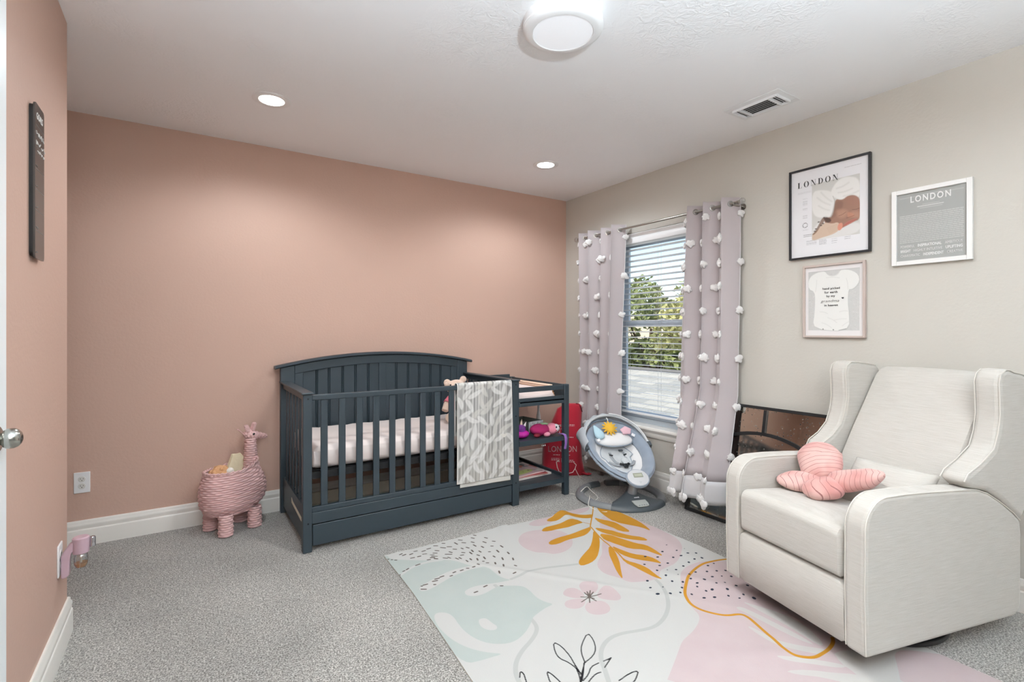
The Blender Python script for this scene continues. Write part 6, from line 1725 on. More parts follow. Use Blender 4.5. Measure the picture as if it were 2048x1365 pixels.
# outlines of the rug pattern in millimetres on the floor
RUG = {'sage':[[(-2107,-1068),(-2112,-1119),(-2069,-1163),(-1935,-1261),(-1897,-1275),(-1846,-1320),(-1817,-1369),(-1791,-1423),(-1752,-1452),(-1723,-1497),(-1724,-1546),(-1725,-1592),(-1714,-1631),(-1695,-1658),(-1739,-1657),(-1764,-1670),(-1764,-1683),(-1713,-1713),(-1680,-1743),(-1678,-1791),(-1689,-1856),(-1677,-1910),(-1653,-1941),(-1703,-1945),(-1757,-1961),(-1796,-1976),(-1824,-2005),(-1879,-2045),(-1940,-2068),(-1985,-2061),(-2035,-2027),(-2066,-1971),(-2078,-1903),(-2075,-1841),(-2068,-1785),(-2077,-1744),(-2110,-1720),(-2132,-1730),(-2146,-1768),(-2153,-1829),(-2148,-1906),(-2130,-1976),(-2096,-2037),(-2053,-2081),(-2021,-2106),(-2065,-2100),(-2114,-2094),(-2168,-2080),(-2186,-1928),(-2166,-1521),(-2137,-1092)]],'hole':[[(-2137,-1324),(-2103,-1299),(-2060,-1272),(-2012,-1258),(-1959,-1256),(-1920,-1268),(-1872,-1299),(-1904,-1291),(-1949,-1274),(-1998,-1276),(-2043,-1283),(-2084,-1303),(-2123,-1331)],[(-2105,-1504),(-2091,-1481),(-2058,-1466),(-2019,-1450),(-1970,-1433),(-1911,-1416),(-1857,-1414),(-1807,-1420),(-1760,-1435),(-1725,-1470),(-1759,-1464),(-1808,-1456),(-1864,-1462),(-1922,-1474),(-1984,-1498),(-2033,-1518),(-2074,-1529),(-2098,-1523)],[(-1942,-1643),(-1925,-1623),(-1877,-1614),(-1817,-1628),(-1768,-1646),(-1687,-1660),(-1740,-1673),(-1767,-1675),(-1816,-1684),(-1858,-1699),(-1907,-1698),(-1941,-1674)],[(-1993,-1866),(-1976,-1863),(-1960,-1874),(-1957,-1898),(-1956,-1921),(-1950,-1948),(-1966,-1966),(-1992,-1954),(-2007,-1924),(-2005,-1894)]],'pink':[[(-1392,-1267),(-1321,-1220),(-1235,-1228),(-1151,-1274),(-1110,-1343),(-1130,-1439),(-1194,-1523),(-1278,-1563),(-1356,-1553),(-1376,-1510),(-1419,-1482),(-1441,-1410),(-1432,-1331)],[(-1237,-1131),(-1135,-1090),(-1038,-1094),(-908,-1044),(-765,-1102),(-692,-1107),(-765,-1165),(-872,-1163),(-924,-1146),(-1026,-1160),(-1146,-1205),(-1210,-1178)],[(-800,-1308),(-634,-1251),(-592,-1379),(-579,-1499),(-605,-1645),(-619,-1771),(-680,-1858),(-766,-1920),(-877,-1978),(-973,-1987),(-1032,-1997),(-1082,-2040),(-1131,-2035),(-1199,-2008),(-1237,-1983),(-1242,-1926),(-1271,-1870),(-1270,-1813),(-1237,-1764),(-1192,-1730),(-1124,-1686),(-1059,-1611),(-977,-1538),(-897,-1426)],[(-1572,-1895),(-1525,-1865),(-1488,-1877),(-1478,-1921),(-1494,-1967),(-1534,-1965),(-1565,-1926)],[(-1476,-1914),(-1450,-1867),(-1408,-1863),(-1371,-1900),(-1383,-1935),(-1425,-1964),(-1467,-1974),(-1481,-1952)],[(-1446,-1987),(-1403,-1961),(-1361,-1943),(-1337,-1965),(-1341,-2010),(-1361,-2062),(-1392,-2076),(-1420,-2055),(-1452,-2019)],[(-1494,-2014),(-1451,-2038),(-1459,-2090),(-1496,-2124),(-1550,-2114),(-1578,-2077),(-1562,-2037),(-1526,-2013)],[(-1508,-1982),(-1544,-2020),(-1573,-2030),(-1607,-2019),(-1628,-1991),(-1613,-1960),(-1584,-1948),(-1540,-1961)],[(-1660,-2552),(-1558,-2502),(-1469,-2457),(-1398,-2419),(-1324,-2407),(-1244,-2380),(-1190,-2347),(-1169,-2290),(-1117,-2209),(-1030,-2119),(-929,-2045),(-821,-2027),(-716,-2056),(-596,-2134),(-661,-2424),(-848,-2717),(-925,-2838),(-980,-2915),(-1024,-2977)],[(-768,-2886),(-673,-2976),(-609,-3071),(-680,-3213),(-989,-2990),(-883,-2942)]],'white':[[(-1015,-2394),(-984,-2401),(-977,-2460),(-977,-2537),(-978,-2632),(-991,-2713),(-1006,-2691),(-1013,-2613),(-1011,-2531),(-1008,-2452)],[(-940,-2374),(-919,-2434),(-890,-2504),(-882,-2583),(-905,-2656),(-960,-2733),(-985,-2724),(-965,-2641),(-950,-2555),(-948,-2452)],[(-1095,-2493),(-1084,-2532),(-1093,-2602),(-1064,-2662),(-1022,-2713),(-985,-2752),(-1036,-2768),(-1096,-2693),(-1117,-2631),(-1114,-2567)],[(-1196,-2668),(-1160,-2698),(-1099,-2751),(-1045,-2805),(-1025,-2837),(-1052,-2834),(-1115,-2772),(-1181,-2710)],[(-1239,-2730),(-1166,-2770),(-1101,-2831),(-1049,-2870),(-1014,-2928),(-1114,-2897),(-1156,-2824),(-1226,-2761)],[(-979,-2769),(-861,-2826),(-795,-2896),(-1005,-2990),(-1079,-2942),(-1038,-2866),(-1027,-2817)]],'grey':[[(-1691,-1652),(-1631,-1644),(-1566,-1633),(-1497,-1645),(-1427,-1670),(-1356,-1696),(-1291,-1718)],[(-1788,-1659),(-1789,-1751),(-1793,-1835),(-1802,-1910),(-1804,-1971),(-1812,-2026),(-1834,-2062),(-1888,-2099),(-1950,-2127),(-2004,-2166),(-2039,-2213),(-2055,-2257),(-2061,-2308)],[(-1101,-2008),(-1118,-2070),(-1161,-2144),(-1234,-2221),(-1313,-2270),(-1380,-2294),(-1432,-2299),(-1496,-2282),(-1560,-2259),(-1623,-2254),(-1685,-2277),(-1735,-2321),(-1768,-2380),(-1796,-2425),(-1827,-2486)]],'must':[[(-656,-1130),(-628,-1185),(-601,-1289),(-605,-1419),(-626,-1529),(-674,-1633),(-678,-1563),(-713,-1481),(-750,-1397),(-732,-1294),(-700,-1201)],[(-769,-1223),(-835,-1198),(-872,-1147),(-905,-1091),(-928,-1052),(-999,-1107),(-1084,-1129),(-1096,-1162),(-1034,-1187),(-941,-1167),(-904,-1201),(-866,-1249),(-819,-1270)],[(-918,-1293),(-931,-1232),(-1017,-1229),(-1103,-1227),(-1174,-1225),(-1225,-1263),(-1186,-1288),(-1104,-1291),(-1025,-1313),(-940,-1303)],[(-929,-1370),(-968,-1379),(-1052,-1390),(-1128,-1394),(-1195,-1391),(-1278,-1406),(-1301,-1446),(-1254,-1464),(-1172,-1447),(-1095,-1454),(-1034,-1453),(-954,-1408)],[(-949,-1420),(-1045,-1520),(-1127,-1591),(-1205,-1633),(-1278,-1674),(-1311,-1705),(-1317,-1736),(-1253,-1737),(-1187,-1712),(-1097,-1634),(-1010,-1543),(-960,-1469)],[(-806,-1265),(-789,-1325),(-757,-1376),(-754,-1455),(-774,-1568),(-824,-1524),(-828,-1436),(-839,-1351)],[(-917,-1392),(-878,-1447),(-848,-1522),(-820,-1596),(-775,-1651),(-785,-1710),(-833,-1669),(-881,-1606),(-915,-1525),(-933,-1451)],[(-958,-1475),(-915,-1525),(-891,-1615),(-871,-1692),(-842,-1735),(-845,-1794),(-875,-1897),(-890,-1834),(-896,-1773),(-956,-1726),(-973,-1647),(-997,-1572)],[(-1027,-1632),(-1041,-1694),(-1114,-1802),(-1181,-1880),(-1244,-1956),(-1212,-1884),(-1157,-1795),(-1097,-1704)],[(-1013,-1636),(-1004,-1714),(-990,-1780),(-948,-1830),(-934,-1883),(-951,-1950),(-977,-1899),(-1017,-1850),(-1045,-1789),(-1045,-1719)],[(-1065,-1765),(-1079,-1821),(-1057,-1877),(-1056,-1938),(-1074,-2004),(-1080,-2063),(-1098,-2025),(-1102,-1959),(-1103,-1887),(-1105,-1835)]],'mline':[([(-657,-1100),(-757,-1205),(-858,-1301),(-932,-1374)],4),([(-928,-1376),(-961,-1454),(-1000,-1549),(-1025,-1638),(-1052,-1738),(-1092,-1817)],4),([(-918,-1293),(-902,-1340)],3),([(-610,-2098),(-638,-2085),(-699,-2067),(-788,-2061),(-880,-2077),(-967,-2115),(-1056,-2167),(-1113,-2211),(-1150,-2265),(-1153,-2318),(-1130,-2369),(-1097,-2411),(-1035,-2434),(-1032,-2467),(-1051,-2513),(-1076,-2569),(-1093,-2617),(-1121,-2663),(-1136,-2700),(-1121,-2727),(-1081,-2756),(-1028,-2758),(-979,-2756),(-919,-2746),(-888,-2729)],7)],'navy':[(-755,-1810,5.2),(-835,-1848,9.2),(-765,-1887,7.1),(-709,-1894,4.1),(-843,-1927,8.9),(-795,-1939,8.9),(-741,-1941,9.0),(-698,-1961,8.9),(-959,-1838,9.1),(-909,-1879,9.0),(-722,-2015,9.7),(-770,-2005,8.7),(-823,-2010,8.6),(-922,-1956,8.7),(-881,-2021,8.5),(-979,-1952,8.6),(-1036,-1902,8.7),(-1039,-1987,8.4),(-946,-2028,8.4),(-989,-2009,4.7),(-1042,-2044,8.2),(-988,-2074,4.6),(-1058,-2095,8.0),(-1152,-2025,9.1),(-1190,-2077,7.9),(-1208,-2136,10.3),(-1154,-2163,9.4),(-1136,-2105,5.3),(-1023,-2129,8.0),(-1066,-2158,7.8),(-1108,-2182,7.7),(-1077,-2220,7.6),(-883,-2096,8.2),(-932,-2097,8.2),(-972,-2135,8.0),(-1001,-2193,6.9),(-922,-2175,10.6),(-978,-2176,7.9),(-1056,-2270,9.1),(-1011,-2292,9.1),(-997,-2238,7.6),(-966,-2248,9.3),(-906,-2229,7.8),(-855,-2171,8.9),(-830,-2123,8.2),(-773,-2088,8.4),(-723,-2087,6.6),(-784,-2146,8.2),(-810,-2192,6.2),(-741,-2166,8.2),(-772,-2218,8.8),(-859,-2242,6.9),(-909,-2288,9.2),(-949,-2320,7.4),(-840,-2288,9.3),(-925,-2359,6.5),(-885,-2353,7.4),(-787,-2312,9.3),(-871,-2395,11.3),(-744,-2241,3.5)],'brown':[[(-2120,-1119),(-2117,-1122)],[(-2107,-1136),(-2103,-1138)],[(-2093,-1150),(-2086,-1155)],[(-2049,-1102),(-2036,-1100)],[(-2040,-1121),(-2022,-1118)],[(-1970,-1108),(-1953,-1108)],[(-2004,-1134),(-1989,-1134)],[(-1933,-1131),(-1913,-1128)],[(-1898,-1117),(-1877,-1116)],[(-1848,-1097),(-1831,-1108)],[(-2015,-1175),(-1997,-1178)],[(-1978,-1180),(-1964,-1184)],[(-1945,-1171),(-1926,-1174)],[(-1867,-1158),(-1853,-1172)],[(-1890,-1183),(-1874,-1194)],[(-1913,-1199),(-1897,-1205)],[(-1915,-1221),(-1892,-1236)],[(-1927,-1231),(-1910,-1242)],[(-1950,-1243),(-1936,-1246)],[(-1914,-1252),(-1902,-1264)],[(-1826,-1140),(-1807,-1159)],[(-1791,-1151),(-1772,-1163)],[(-1795,-1094),(-1784,-1102)],[(-1810,-1216),(-1802,-1232)],[(-1841,-1232),(-1813,-1250)],[(-1873,-1274),(-1857,-1289)],[(-1847,-1275),(-1842,-1295)],[(-1777,-1197),(-1764,-1209)],[(-1733,-1125),(-1729,-1152)],[(-1697,-1104),(-1682,-1118)],[(-1697,-1148),(-1683,-1162)],[(-1734,-1210),(-1730,-1223)],[(-1756,-1260),(-1745,-1271)],[(-1778,-1288),(-1763,-1291)],[(-1816,-1305),(-1811,-1327)],[(-1797,-1308),(-1794,-1326)],[(-1621,-1118),(-1612,-1135)],[(-1648,-1168),(-1640,-1185)],[(-1706,-1216),(-1698,-1232)],[(-1657,-1209),(-1654,-1232)],[(-1698,-1262),(-1700,-1285)],[(-1719,-1280),(-1719,-1305)],[(-1592,-1092),(-1584,-1105)],[(-1555,-1158),(-1547,-1175)],[(-1591,-1202),(-1584,-1224)],[(-1629,-1251),(-1627,-1270)],[(-1542,-1226),(-1532,-1236)],[(-1582,-1276),(-1573,-1282)],[(-1669,-1294),(-1667,-1312)],[(-1700,-1329),(-1695,-1344)],[(-1683,-1370),(-1687,-1393)],[(-1722,-1367),(-1728,-1387)],[(-1754,-1349),(-1755,-1367)],[(-1782,-1359),(-1784,-1381)],[(-1629,-1331),(-1622,-1335)],[(-1582,-1338),(-1585,-1364)],[(-1534,-1300),(-1534,-1324)],[(-1545,-1390),(-1549,-1412)],[(-1634,-1388),(-1633,-1403)],[(-1605,-1430),(-1613,-1453)],[(-1560,-1465),(-1569,-1485)],[(-1712,-1411),(-1707,-1414)],[(-1705,-1437),(-1696,-1442)],[(-1665,-1457),(-1672,-1474)],[(-1640,-1499),(-1651,-1520)],[(-1597,-1539),(-1593,-1550)],[(-1698,-1550),(-1706,-1570)],[(-1651,-1610),(-1637,-1609)],[(-1754,-1430),(-1750,-1440)],[(-1788,-1441),(-1777,-1442)],[(-1820,-1436),(-1812,-1441)],[(-1858,-1442),(-1843,-1440)],[(-1899,-1442),(-1884,-1438)],[(-1926,-1465),(-1915,-1464)],[(-1972,-1448),(-1953,-1446)],[(-2002,-1453),(-1981,-1454)],[(-2020,-1467),(-1998,-1470)],[(-2071,-1475),(-2052,-1476)],[(-2083,-1478),(-2080,-1480)],[(-2094,-1504),(-2076,-1516)],[(-2027,-1497),(-2021,-1500)],[(-2025,-1268),(-2002,-1265)],[(-2082,-1286),(-2069,-1279)],[(-2103,-1293),(-2094,-1291)],[(-2133,-1322),(-2129,-1319)],[(-1839,-1644),(-1821,-1641)],[(-1901,-1665),(-1885,-1664)],[(-1769,-1680),(-1761,-1685)]],'black':[[(-1853,-2349),(-1837,-2295),(-1823,-2253),(-1812,-2189),(-1822,-2151),(-1855,-2205),(-1863,-2243),(-1850,-2281),(-1846,-2315),(-1853,-2349)],[(-1800,-2309),(-1776,-2262),(-1745,-2227),(-1672,-2180),(-1683,-2227),(-1714,-2275),(-1750,-2300),(-1803,-2312)],[(-1800,-2309),(-1853,-2353),(-1891,-2393),(-1922,-2424)],[(-1805,-2311),(-1849,-2356),(-1873,-2376)],[(-1846,-2315),(-1864,-2355),(-1891,-2393)],[(-1702,-2344),(-1740,-2343)],[(-1760,-2340),(-1798,-2340),(-1833,-2366),(-1868,-2379)],[(-1702,-2344),(-1760,-2370)],[(-1788,-2381),(-1809,-2377),(-1850,-2390),(-1890,-2411)],[(-2041,-2245),(-2022,-2219),(-2018,-2236),(-2033,-2271),(-2048,-2317)],[(-1965,-2315),(-1944,-2270),(-1938,-2293),(-1938,-2333),(-1943,-2385)],[(-1965,-2315),(-1971,-2354)],[(-1765,-2446),(-1705,-2440),(-1670,-2447),(-1705,-2469),(-1726,-2478),(-1785,-2488)]],'stamen':[[(-1486,-1984),(-1476,-1939)],[(-1486,-1984),(-1461,-1940)],[(-1486,-1984),(-1444,-1943)],[(-1486,-1984),(-1441,-1961)],[(-1486,-1984),(-1419,-1989)],[(-1486,-1984),(-1480,-2023)],[(-1486,-1984),(-1516,-2020)],[(-1486,-1984),(-1541,-1994)],[(-1486,-1984),(-1515,-1959)],[(-1486,-1984),(-1474,-2004)]]}
# ================================================================== RUG
def make_rug():
    t = thing('area_rug', 'off-white rug printed with sage, pink and mustard leaves, dots and line flowers', 'rug', (-1.4, -2.1, 0.0))
    step = 0.0042
    nx = int(1.62/step)+1; ny = int(2.14/step)+1
    S_, T_ = np.meshgrid(np.linspace(0, 1, nx), np.linspace(0, 1, ny))
    yl = np.array([-1.067, -1.505, -1.767, -2.17, -3.20]); xl_ = np.array([-2.124, -2.138, -2.156, -2.188, -2.245])
    yr = np.array([-1.089, -1.333, -1.548, -1.913, -2.066, -3.031, -3.20]); xr_ = np.array([-0.650, -0.596, -0.603, -0.602, -0.612, -0.660, -0.668])
    Y = -1.067-T_*2.133
    XL_ = np.interp(-Y, -yl, xl_); XR_ = np.interp(-Y, -yr, xr_)
    X = XL_+(XR_-XL_)*S_
    topx = np.array([-2.124, -1.60, -1.451, -1.331, -1.18, -1.047, -0.93, -0.84, -0.650]); topy = np.array([0, -0.010, -0.004, -0.016, -0.024, -0.036, -0.030, -0.026, -0.022])
    Y = Y+np.interp(X, topx, topy)*np.exp(-T_*9)
    # ripples where the rug does not lie flat
    def ridge(x0, y0, ang, ln, wd, h):
        c, s = math.cos(R(ang)), math.sin(R(ang)); u = (X-x0)*c+(Y-y0)*s; v = -(X-x0)*s+(Y-y0)*c
        return h*np.exp(-(v/wd)**2)*np.exp(-(u/ln)**2)
    Z = 0.0035+0*X
    Z += ridge(-0.945, -1.10, 75, 0.20, 0.050, 0.022)+ridge(-1.385, -1.08, 70, 0.12, 0.035, 0.010)
    Z += ridge(-1.62, -1.60, -52, 0.9, 0.022, 0.0045)+ridge(-0.85, -2.35, -62, 0.5, 0.05, 0.010)+ridge(-1.05, -2.75, -35, 0.3, 0.045, 0.009)
    Z += ridge(-1.25, -1.80, 38, 0.8, 0.018, 0.003)+ridge(-0.72, -1.75, 80, 0.35, 0.05, 0.006)
    Z += 0.0012*(np.sin(X*9+Y*4)+np.sin(Y*11-X*5)+2)*0.6
    # keep it flat under the chair
    cd = np.hypot(X+0.585, Y+2.70); Z = np.where(cd < 0.36, 0.0035, 0.0035+(Z-0.0035)*np.clip((cd-0.36)/0.2, 0, 1))
    SH = X.shape; F_ = {}
    def blank(): return np.full(SH, 0.05)
    def local(d, pts, pad, fn, inv=False):
        a = np.asarray(pts, float).reshape(-1, 2)
        m = (X > a[:, 0].min()-pad) & (X < a[:, 0].max()+pad) & (Y > a[:, 1].min()-pad) & (Y < a[:, 1].max()+pad)
        if not m.any(): return
        v = fn(X[m], Y[m]); d[m] = np.maximum(d[m], -v) if inv else np.minimum(d[m], v)
    mm = lambda P: [(a/1000.0, b/1000.0) for a, b in P]
    def polys(key, k=2):
        d = blank()
        for P in RUG[key]:
            Q = smooth_poly(mm(P), k); local(d, Q, .05, lambda x, y: sdf_poly(x, y, Q))
        return d
    sage = polys('sage')
    for P in RUG['hole']:
        Q = smooth_poly(mm(P), 2); local(sage, Q, .05, lambda x, y: sdf_poly(x, y, Q), inv=True)
    F_['sage'] = sage; F_['pink'] = polys('pink'); F_['white'] = polys('white', 1)
    d = polys('must', 1)
    for P, r in RUG['mline']:
        Q = smooth_poly(mm(P), 2, False); local(d, Q, .05, lambda x, y: sdf_line(x, y, Q, r/1000.0))
    F_['must'] = d
    def lines(key, r, sm=2):
        d = blank()
        for P in RUG[key]:
            Q = smooth_poly(mm(P), sm, False) if len(P) > 2 else mm(P)
            local(d, Q, .05, lambda x, y: sdf_line(x, y, Q, r))
        return d
    F_['grey'] = lines('grey', 0.0088); F_['black'] = lines('black', 0.0026, 1)
    F_['brown'] = np.minimum(lines('brown', 0.0046), lines('stamen', 0.0030))
    d = blank()
    rg = random.Random(3)
    for x, y, r in RUG['navy']:
        x, y, r = x/1000.0, y/1000.0, r/1000.0; an = rg.uniform(-0.2, 1.0); c, s = math.cos(an), math.sin(an)
        local(d, [(x, y)], .03, lambda X_, Y_: np.hypot(((X_-x)*c+(Y_-y)*s), (-(X_-x)*s+(Y_-y)*c)*1.35)-r)
    F_['navy'] = d
    m = bpy.data.materials.new('printed_rug'); m.use_nodes = True
    nt = m.node_tree; N = nt.nodes; L = nt.links; b = N['Principled BSDF']
    b.inputs['Roughness'].default_value = 0.9; b.inputs['Specular IOR Level'].default_value = 0.1
    cur = None
    tc = N.new('ShaderNodeTexCoord'); nz = N.new('ShaderNodeTexNoise'); nz.inputs['Scale'].default_value = 7; nz.inputs['Detail'].default_value = 5
    L.new(tc.outputs['Object'], nz.inputs['Vector'])
    base = rgb(182, 182, 179)
    for key, c1, c2, w_, a_ in (('grey', (166, 167, 164), (166, 167, 164), 0.0012, 0.9), ('sage', (160, 169, 165), (171, 177, 173), 0.0014, 1), ('pink', (177, 160, 161), (186, 173, 173), 0.0012, 1), ('white', (183, 181, 177), (183, 181, 177), 0.0012, 1),
                       ('brown', (92, 84, 78), (92, 84, 78), 0.0010, 1), ('must', (168, 118, 32), (180, 132, 54), 0.0011, 1), ('navy', (44, 50, 62), (44, 50, 62), 0.0010, 1), ('black', (26, 25, 28), (26, 25, 28), 0.0009, 1)):
        at = N.new('ShaderNodeAttribute'); at.attribute_name = key
        mr = N.new('ShaderNodeMapRange'); mr.inputs[1].default_value = w_; mr.inputs[2].default_value = -w_; mr.inputs[3].default_value = 0; mr.inputs[4].default_value = a_
        L.new(at.outputs['Fac'], mr.inputs[0])
        cc = N.new('ShaderNodeMix'); cc.data_type = 'RGBA'; cc.inputs[6].default_value = rgb(*c1); cc.inputs[7].default_value = rgb(*c2); L.new(nz.outputs[0], cc.inputs[0])
        mx = N.new('ShaderNodeMix'); mx.data_type = 'RGBA'
        if cur is None: mx.inputs[6].default_value = base
        else: L.new(cur, mx.inputs[6])
        L.new(cc.outputs[2], mx.inputs[7]); L.new(mr.outputs[0], mx.inputs[0]); cur = mx.outputs[2]
    L.new(cur, b.inputs['Base Color'])
    n2 = N.new('ShaderNodeTexNoise'); n2.inputs['Scale'].default_value = 260; L.new(tc.outputs['Object'], n2.inputs['Vector'])
    bp = N.new('ShaderNodeBump'); bp.inputs['Strength'].default_value = 0.25; bp.inputs['Distance'].default_value = 0.002
    L.new(n2.outputs[0], bp.inputs['Height']); L.new(bp.outputs[0], b.inputs['Normal'])
    co = np.stack([X+1.4, Y+2.1, Z], -1).reshape(-1, 3)
    o = grid_mesh(co, nx, ny, 'printed_top', m, t, floats={k: v.ravel() for k, v in F_.items()}, flip=False)
    # the thin body of the rug under the print
    ed = lambda i: [Vector((X[j, k]+1.4, Y[j, k]+2.1, Z[j, k])) for j, k in i]
    loop = [(0, k) for k in range(0, nx, 6)]+[(j, nx-1) for j in range(0, ny, 6)]+[(ny-1, k) for k in range(nx-1, -1, -6)]+[(j, 0) for j in range(ny-1, -1, -6)]
    top = ed(loop); mb = MB(); mb.rings([[p+Vector((0, 0, 0.0003)) for p in top], [Vector((p.x, p.y, max(0.0004, p.z-0.0045))) for p in top]], cap=False)
    build(mb, 'bound_edge', mat('rug_binding', (214, 210, 200), rough=0.9), t, smooth=180)
make_rug()
# ================================================================== OUTSIDE THE WINDOW
M_shing = bpy.data.materials.new('asphalt_shingles'); M_shing.use_nodes = True
def _sh(m):
    nt = m.node_tree; N = nt.nodes; L = nt.links; b = N['Principled BSDF']; b.inputs['Roughness'].default_value = 0.95
    tc = N.new('ShaderNodeTexCoord'); mp_ = N.new('ShaderNodeMapping'); mp_.inputs['Rotation'].default_value = (0, 0, R(90))
    L.new(tc.outputs['Object'], mp_.inputs[0])
    br = N.new('ShaderNodeTexBrick'); br.inputs['Scale'].default_value = 1.0
    br.inputs['Brick Width'].default_value = 0.30; br.inputs['Row Height'].default_value = 0.14; br.inputs['Mortar Size'].default_value = 0.004; br.inputs['Bias'].default_value = -0.2
    br.inputs['Color1'].default_value = rgb(168, 168, 160); br.inputs['Color2'].default_value = rgb(206, 202, 188); br.inputs['Mortar'].default_value = rgb(140, 140, 134)
    L.new(mp_.outputs[0], br.inputs['Vector']); L.new(br.outputs[0], b.inputs['Base Color'])
_sh(M_shing)
M_grass = mat('lawn_green', (120, 128, 84), rough=1, mottle=0.3, mscale=1.5)
struct('ground_outside', MB().bx(0.3, 60, -45, 45, -3.3, -3.1), M_grass, 'lawn and street level outside')
M_side = mat('siding_tan', (196, 180, 156), rough=0.9)
# porch roof right below the window, rising to a ridge
t = thing('porch_roof', 'grey shingled roof just below the window outside', 'roof', (1.8, -0.6, -0.3))
mb = MB()
mb.rings([[(0.16, y, 0.10), (2.9, y, 0.62+0.0*y), (2.9, y, 0.56), (0.16, y, 0.02)] for y in (-5.0, 4.2)])
build(mb, 'near_slope', M_shing, t, w=True, smooth=None)
mb = MB(); mb.rings([[(2.9, y, 0.62), (5.6, y, -0.2), (5.6, y, -0.26), (2.9, y, 0.56)] for y in (-5.0, 4.2)])
build(mb, 'far_slope', M_shing, t, w=True, smooth=None)
mb = MB(); mb.tube([(2.9, -5.0, 0.625), (2.9, 4.2, 0.625)], 0.06, 8, flat=0.5); build(mb, 'ridge_cap', mat('ridge_grey', (128, 126, 122), rough=0.9), t, w=True)
mb = MB(); mb.bx(0.2, 5.4, -4.9, 4.1, -3.1, -0.3); build(mb, 'walls', M_side, t, w=True)
# neighbours' houses
def house(label, x0, x1, y0, y1, zw, zr, wall, roof, loc_name='neighbour_house', along='y', chim=False):
    t = thing(loc_name, label, 'house', ((x0+x1)/2, (y0+y1)/2, -3.1), group='houses across the street')
    build(MB().bx(x0, x1, y0, y1, -3.1, zw), 'walls', wall, t, w=True)
    mb = MB(); e = 0.5; cx = (x0+x1)/2; cy = (y0+y1)/2; hp = min(x1-x0, y1-y0)*0.42
    base = [mb.v((x0-e, y0-e, zw)), mb.v((x1+e, y0-e, zw)), mb.v((x1+e, y1+e, zw)), mb.v((x0-e, y1+e, zw))]
    if along == 'y': r = [mb.v((cx, y0+hp, zr)), mb.v((cx, y1-hp, zr))]; fs = ((0, 1, 4), (1, 2, 5, 4), (2, 3, 5), (3, 0, 4, 5))
    else: r = [mb.v((x0+hp, cy, zr)), mb.v((x1-hp, cy, zr))]; fs = ((0, 1, 5, 4), (1, 2, 5), (2, 3, 4, 5), (3, 0, 4))
    vs = base+r
    for f in fs: mb.f([vs[i] for i in f])
    mb.f(base[::-1])
    build(mb, 'roof', roof, t, w=True, smooth=None)
    for k in range(3):
        yy = y0+(k+0.7)*(y1-y0)/3.4
        w_ = build(MB().bx(x0-0.03, x0, yy-0.45, yy+0.45, zw-2.0, zw-0.7), 'window', mat('dark_pane', (70, 84, 92), rough=0.2), t, w=True)
        mb = MB()
        for a in ((yy-0.5, yy-0.45, zw-2.05, zw-0.65), (yy+0.45, yy+0.5, zw-2.05, zw-0.65), (yy-0.45, yy+0.45, zw-0.7, zw-0.65), (yy-0.45, yy+0.45, zw-2.05, zw-2.0)): mb.bx(x0-0.05, x0, *a)
        build(mb, 'window_trim', M_white, w_, w=True)
    return t
M_roofT = mat('tan_roof', (210, 196, 168), rough=0.95, mottle=0.15, mscale=4)
M_roofG = mat('grey_roof', (148, 142, 134), rough=0.95, mottle=0.15, mscale=4)
house('tan roofed brick house across the street, seen low through the blind', 17, 25, 9, 24, 0.1, 2.3, mat('pink_brick', (198, 170, 150), rough=0.95, mottle=0.1, mscale=6), M_roofT)
house('taller pale house with tan hipped roof behind the tree', 26, 36, 6, 22, 1.6, 4.6, mat('cream_siding', (222, 208, 184), rough=0.95), M_roofT, along='y')
house('grey roofed house at the far left of the view outside', 15, 24, 27, 42, -0.2, 2.4, mat('tan_brick', (190, 172, 150), rough=0.95), M_roofG)
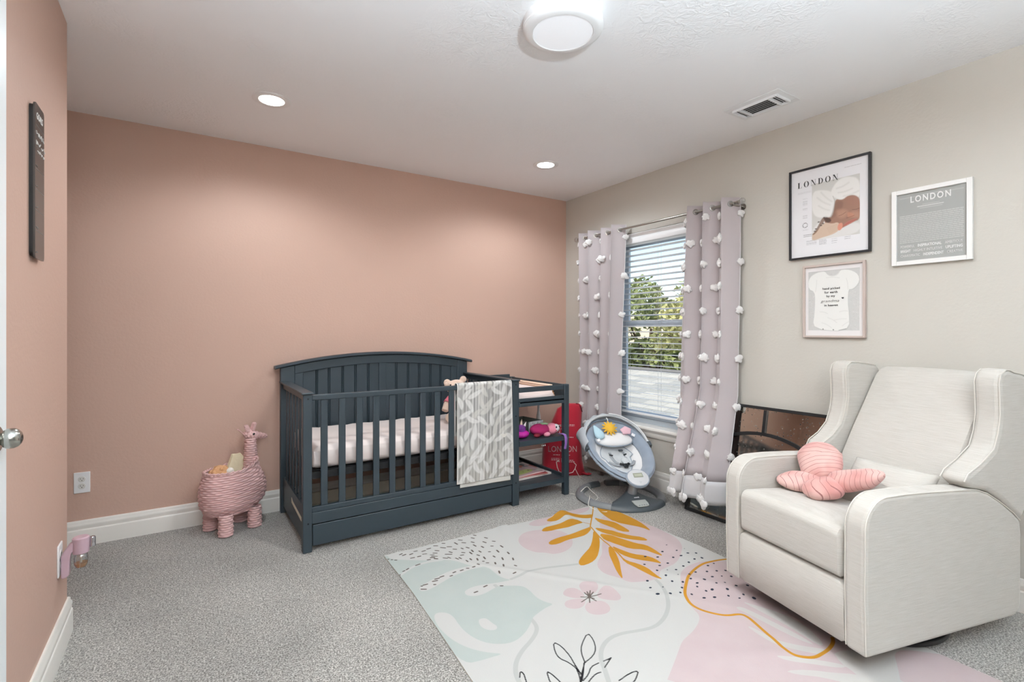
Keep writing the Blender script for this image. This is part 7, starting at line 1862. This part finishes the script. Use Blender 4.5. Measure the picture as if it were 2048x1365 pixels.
# trees
M_leaf = mat('live_oak_leaves', (140, 150, 98), rough=0.8, mottle=0.45, mscale=5)
M_leaf2 = mat('yellow_green_leaves', (182, 182, 122), rough=0.8, mottle=0.35, mscale=5)
M_bark = mat('bark', (84, 70, 58), rough=0.95, mottle=0.2)
def tree(label, x, y, zc, rx, rz, n, leafm, seed, size=0.16, trunk=0.16):
    t = thing('tree', label, 'tree', (x, y, -3.1), group='trees outside the window'); rg = random.Random(seed)
    mb = MB(); tips = []
    mb.tube([(x, y, -3.1), (x+0.05, y+0.1, -1.8), (x-0.1, y+0.05, zc-rz*0.75)], [trunk*1.25, trunk, trunk*0.8], 10)
    for k in range(13):
        a = rg.uniform(0, 6.28); el = rg.uniform(0.1, 1.0); L_ = rg.uniform(0.6, 0.95)
        e = Vector((x+rx*L_*math.cos(a)*math.cos(el), y+rx*L_*math.sin(a)*math.cos(el), zc-rz*0.4+rz*1.2*math.sin(el)))
        s = Vector((x-0.1, y+0.05, zc-rz*0.85)); m_ = (s+e)/2+Vector((rg.uniform(-.2, .2), rg.uniform(-.2, .2), -0.15))
        mb.tube([s, m_, e], [trunk*0.55, trunk*0.3, 0.015], 6); tips += [e, m_]
    build(mb, 'trunk', M_bark, t, w=True)
    mb = MB(); V = mb.bm.verts.new
    cl = [(Vector((x+rx*rg.uniform(-.9, .9), y+rx*rg.uniform(-.9, .9), zc+rz*rg.uniform(-.7, .9))), rg.uniform(.35, .75)) for _ in range(26)]+[(p, .5) for p in tips]
    for k in range(n):
        c, r_ = rg.choice(cl); d = Vector((rg.gauss(0, 1), rg.gauss(0, 1), rg.gauss(0, 1))).normalized()*r_*rg.uniform(.5, 1.0)**.5
        p = c+d
        a = Vector((rg.uniform(-1, 1), rg.uniform(-1, 1), rg.uniform(-1, 1))).normalized(); b_ = a.cross(Vector((rg.uniform(-1, 1), rg.uniform(-1, 1), 0.3))).normalized()
        s = size*rg.uniform(.5, 1.1)
        f = [V(p+a*s), V(p+b_*s*0.45), V(p-a*s), V(p-b_*s*0.45)]; mb.bm.faces.new(f)
    o = build(mb, 'crown', leafm, t, w=True, smooth=None, recalc=False)
    return t
tree('spreading green tree outside whose trunk shows behind the lower sash', 9.6, 4.6, 1.35, 2.1, 1.15, 5200, M_leaf2, 11, 0.13, 0.13)
tree('dense green tree outside at the left of the window view', 12.5, 9.5, 1.1, 2.6, 1.9, 6500, M_leaf, 12, 0.15)
tree('low leafy tree outside in front of the brick house', 12.6, 15.8, -0.6, 2.6, 1.3, 5200, M_leaf, 13, 0.15)
bpy.context.view_layer.update()
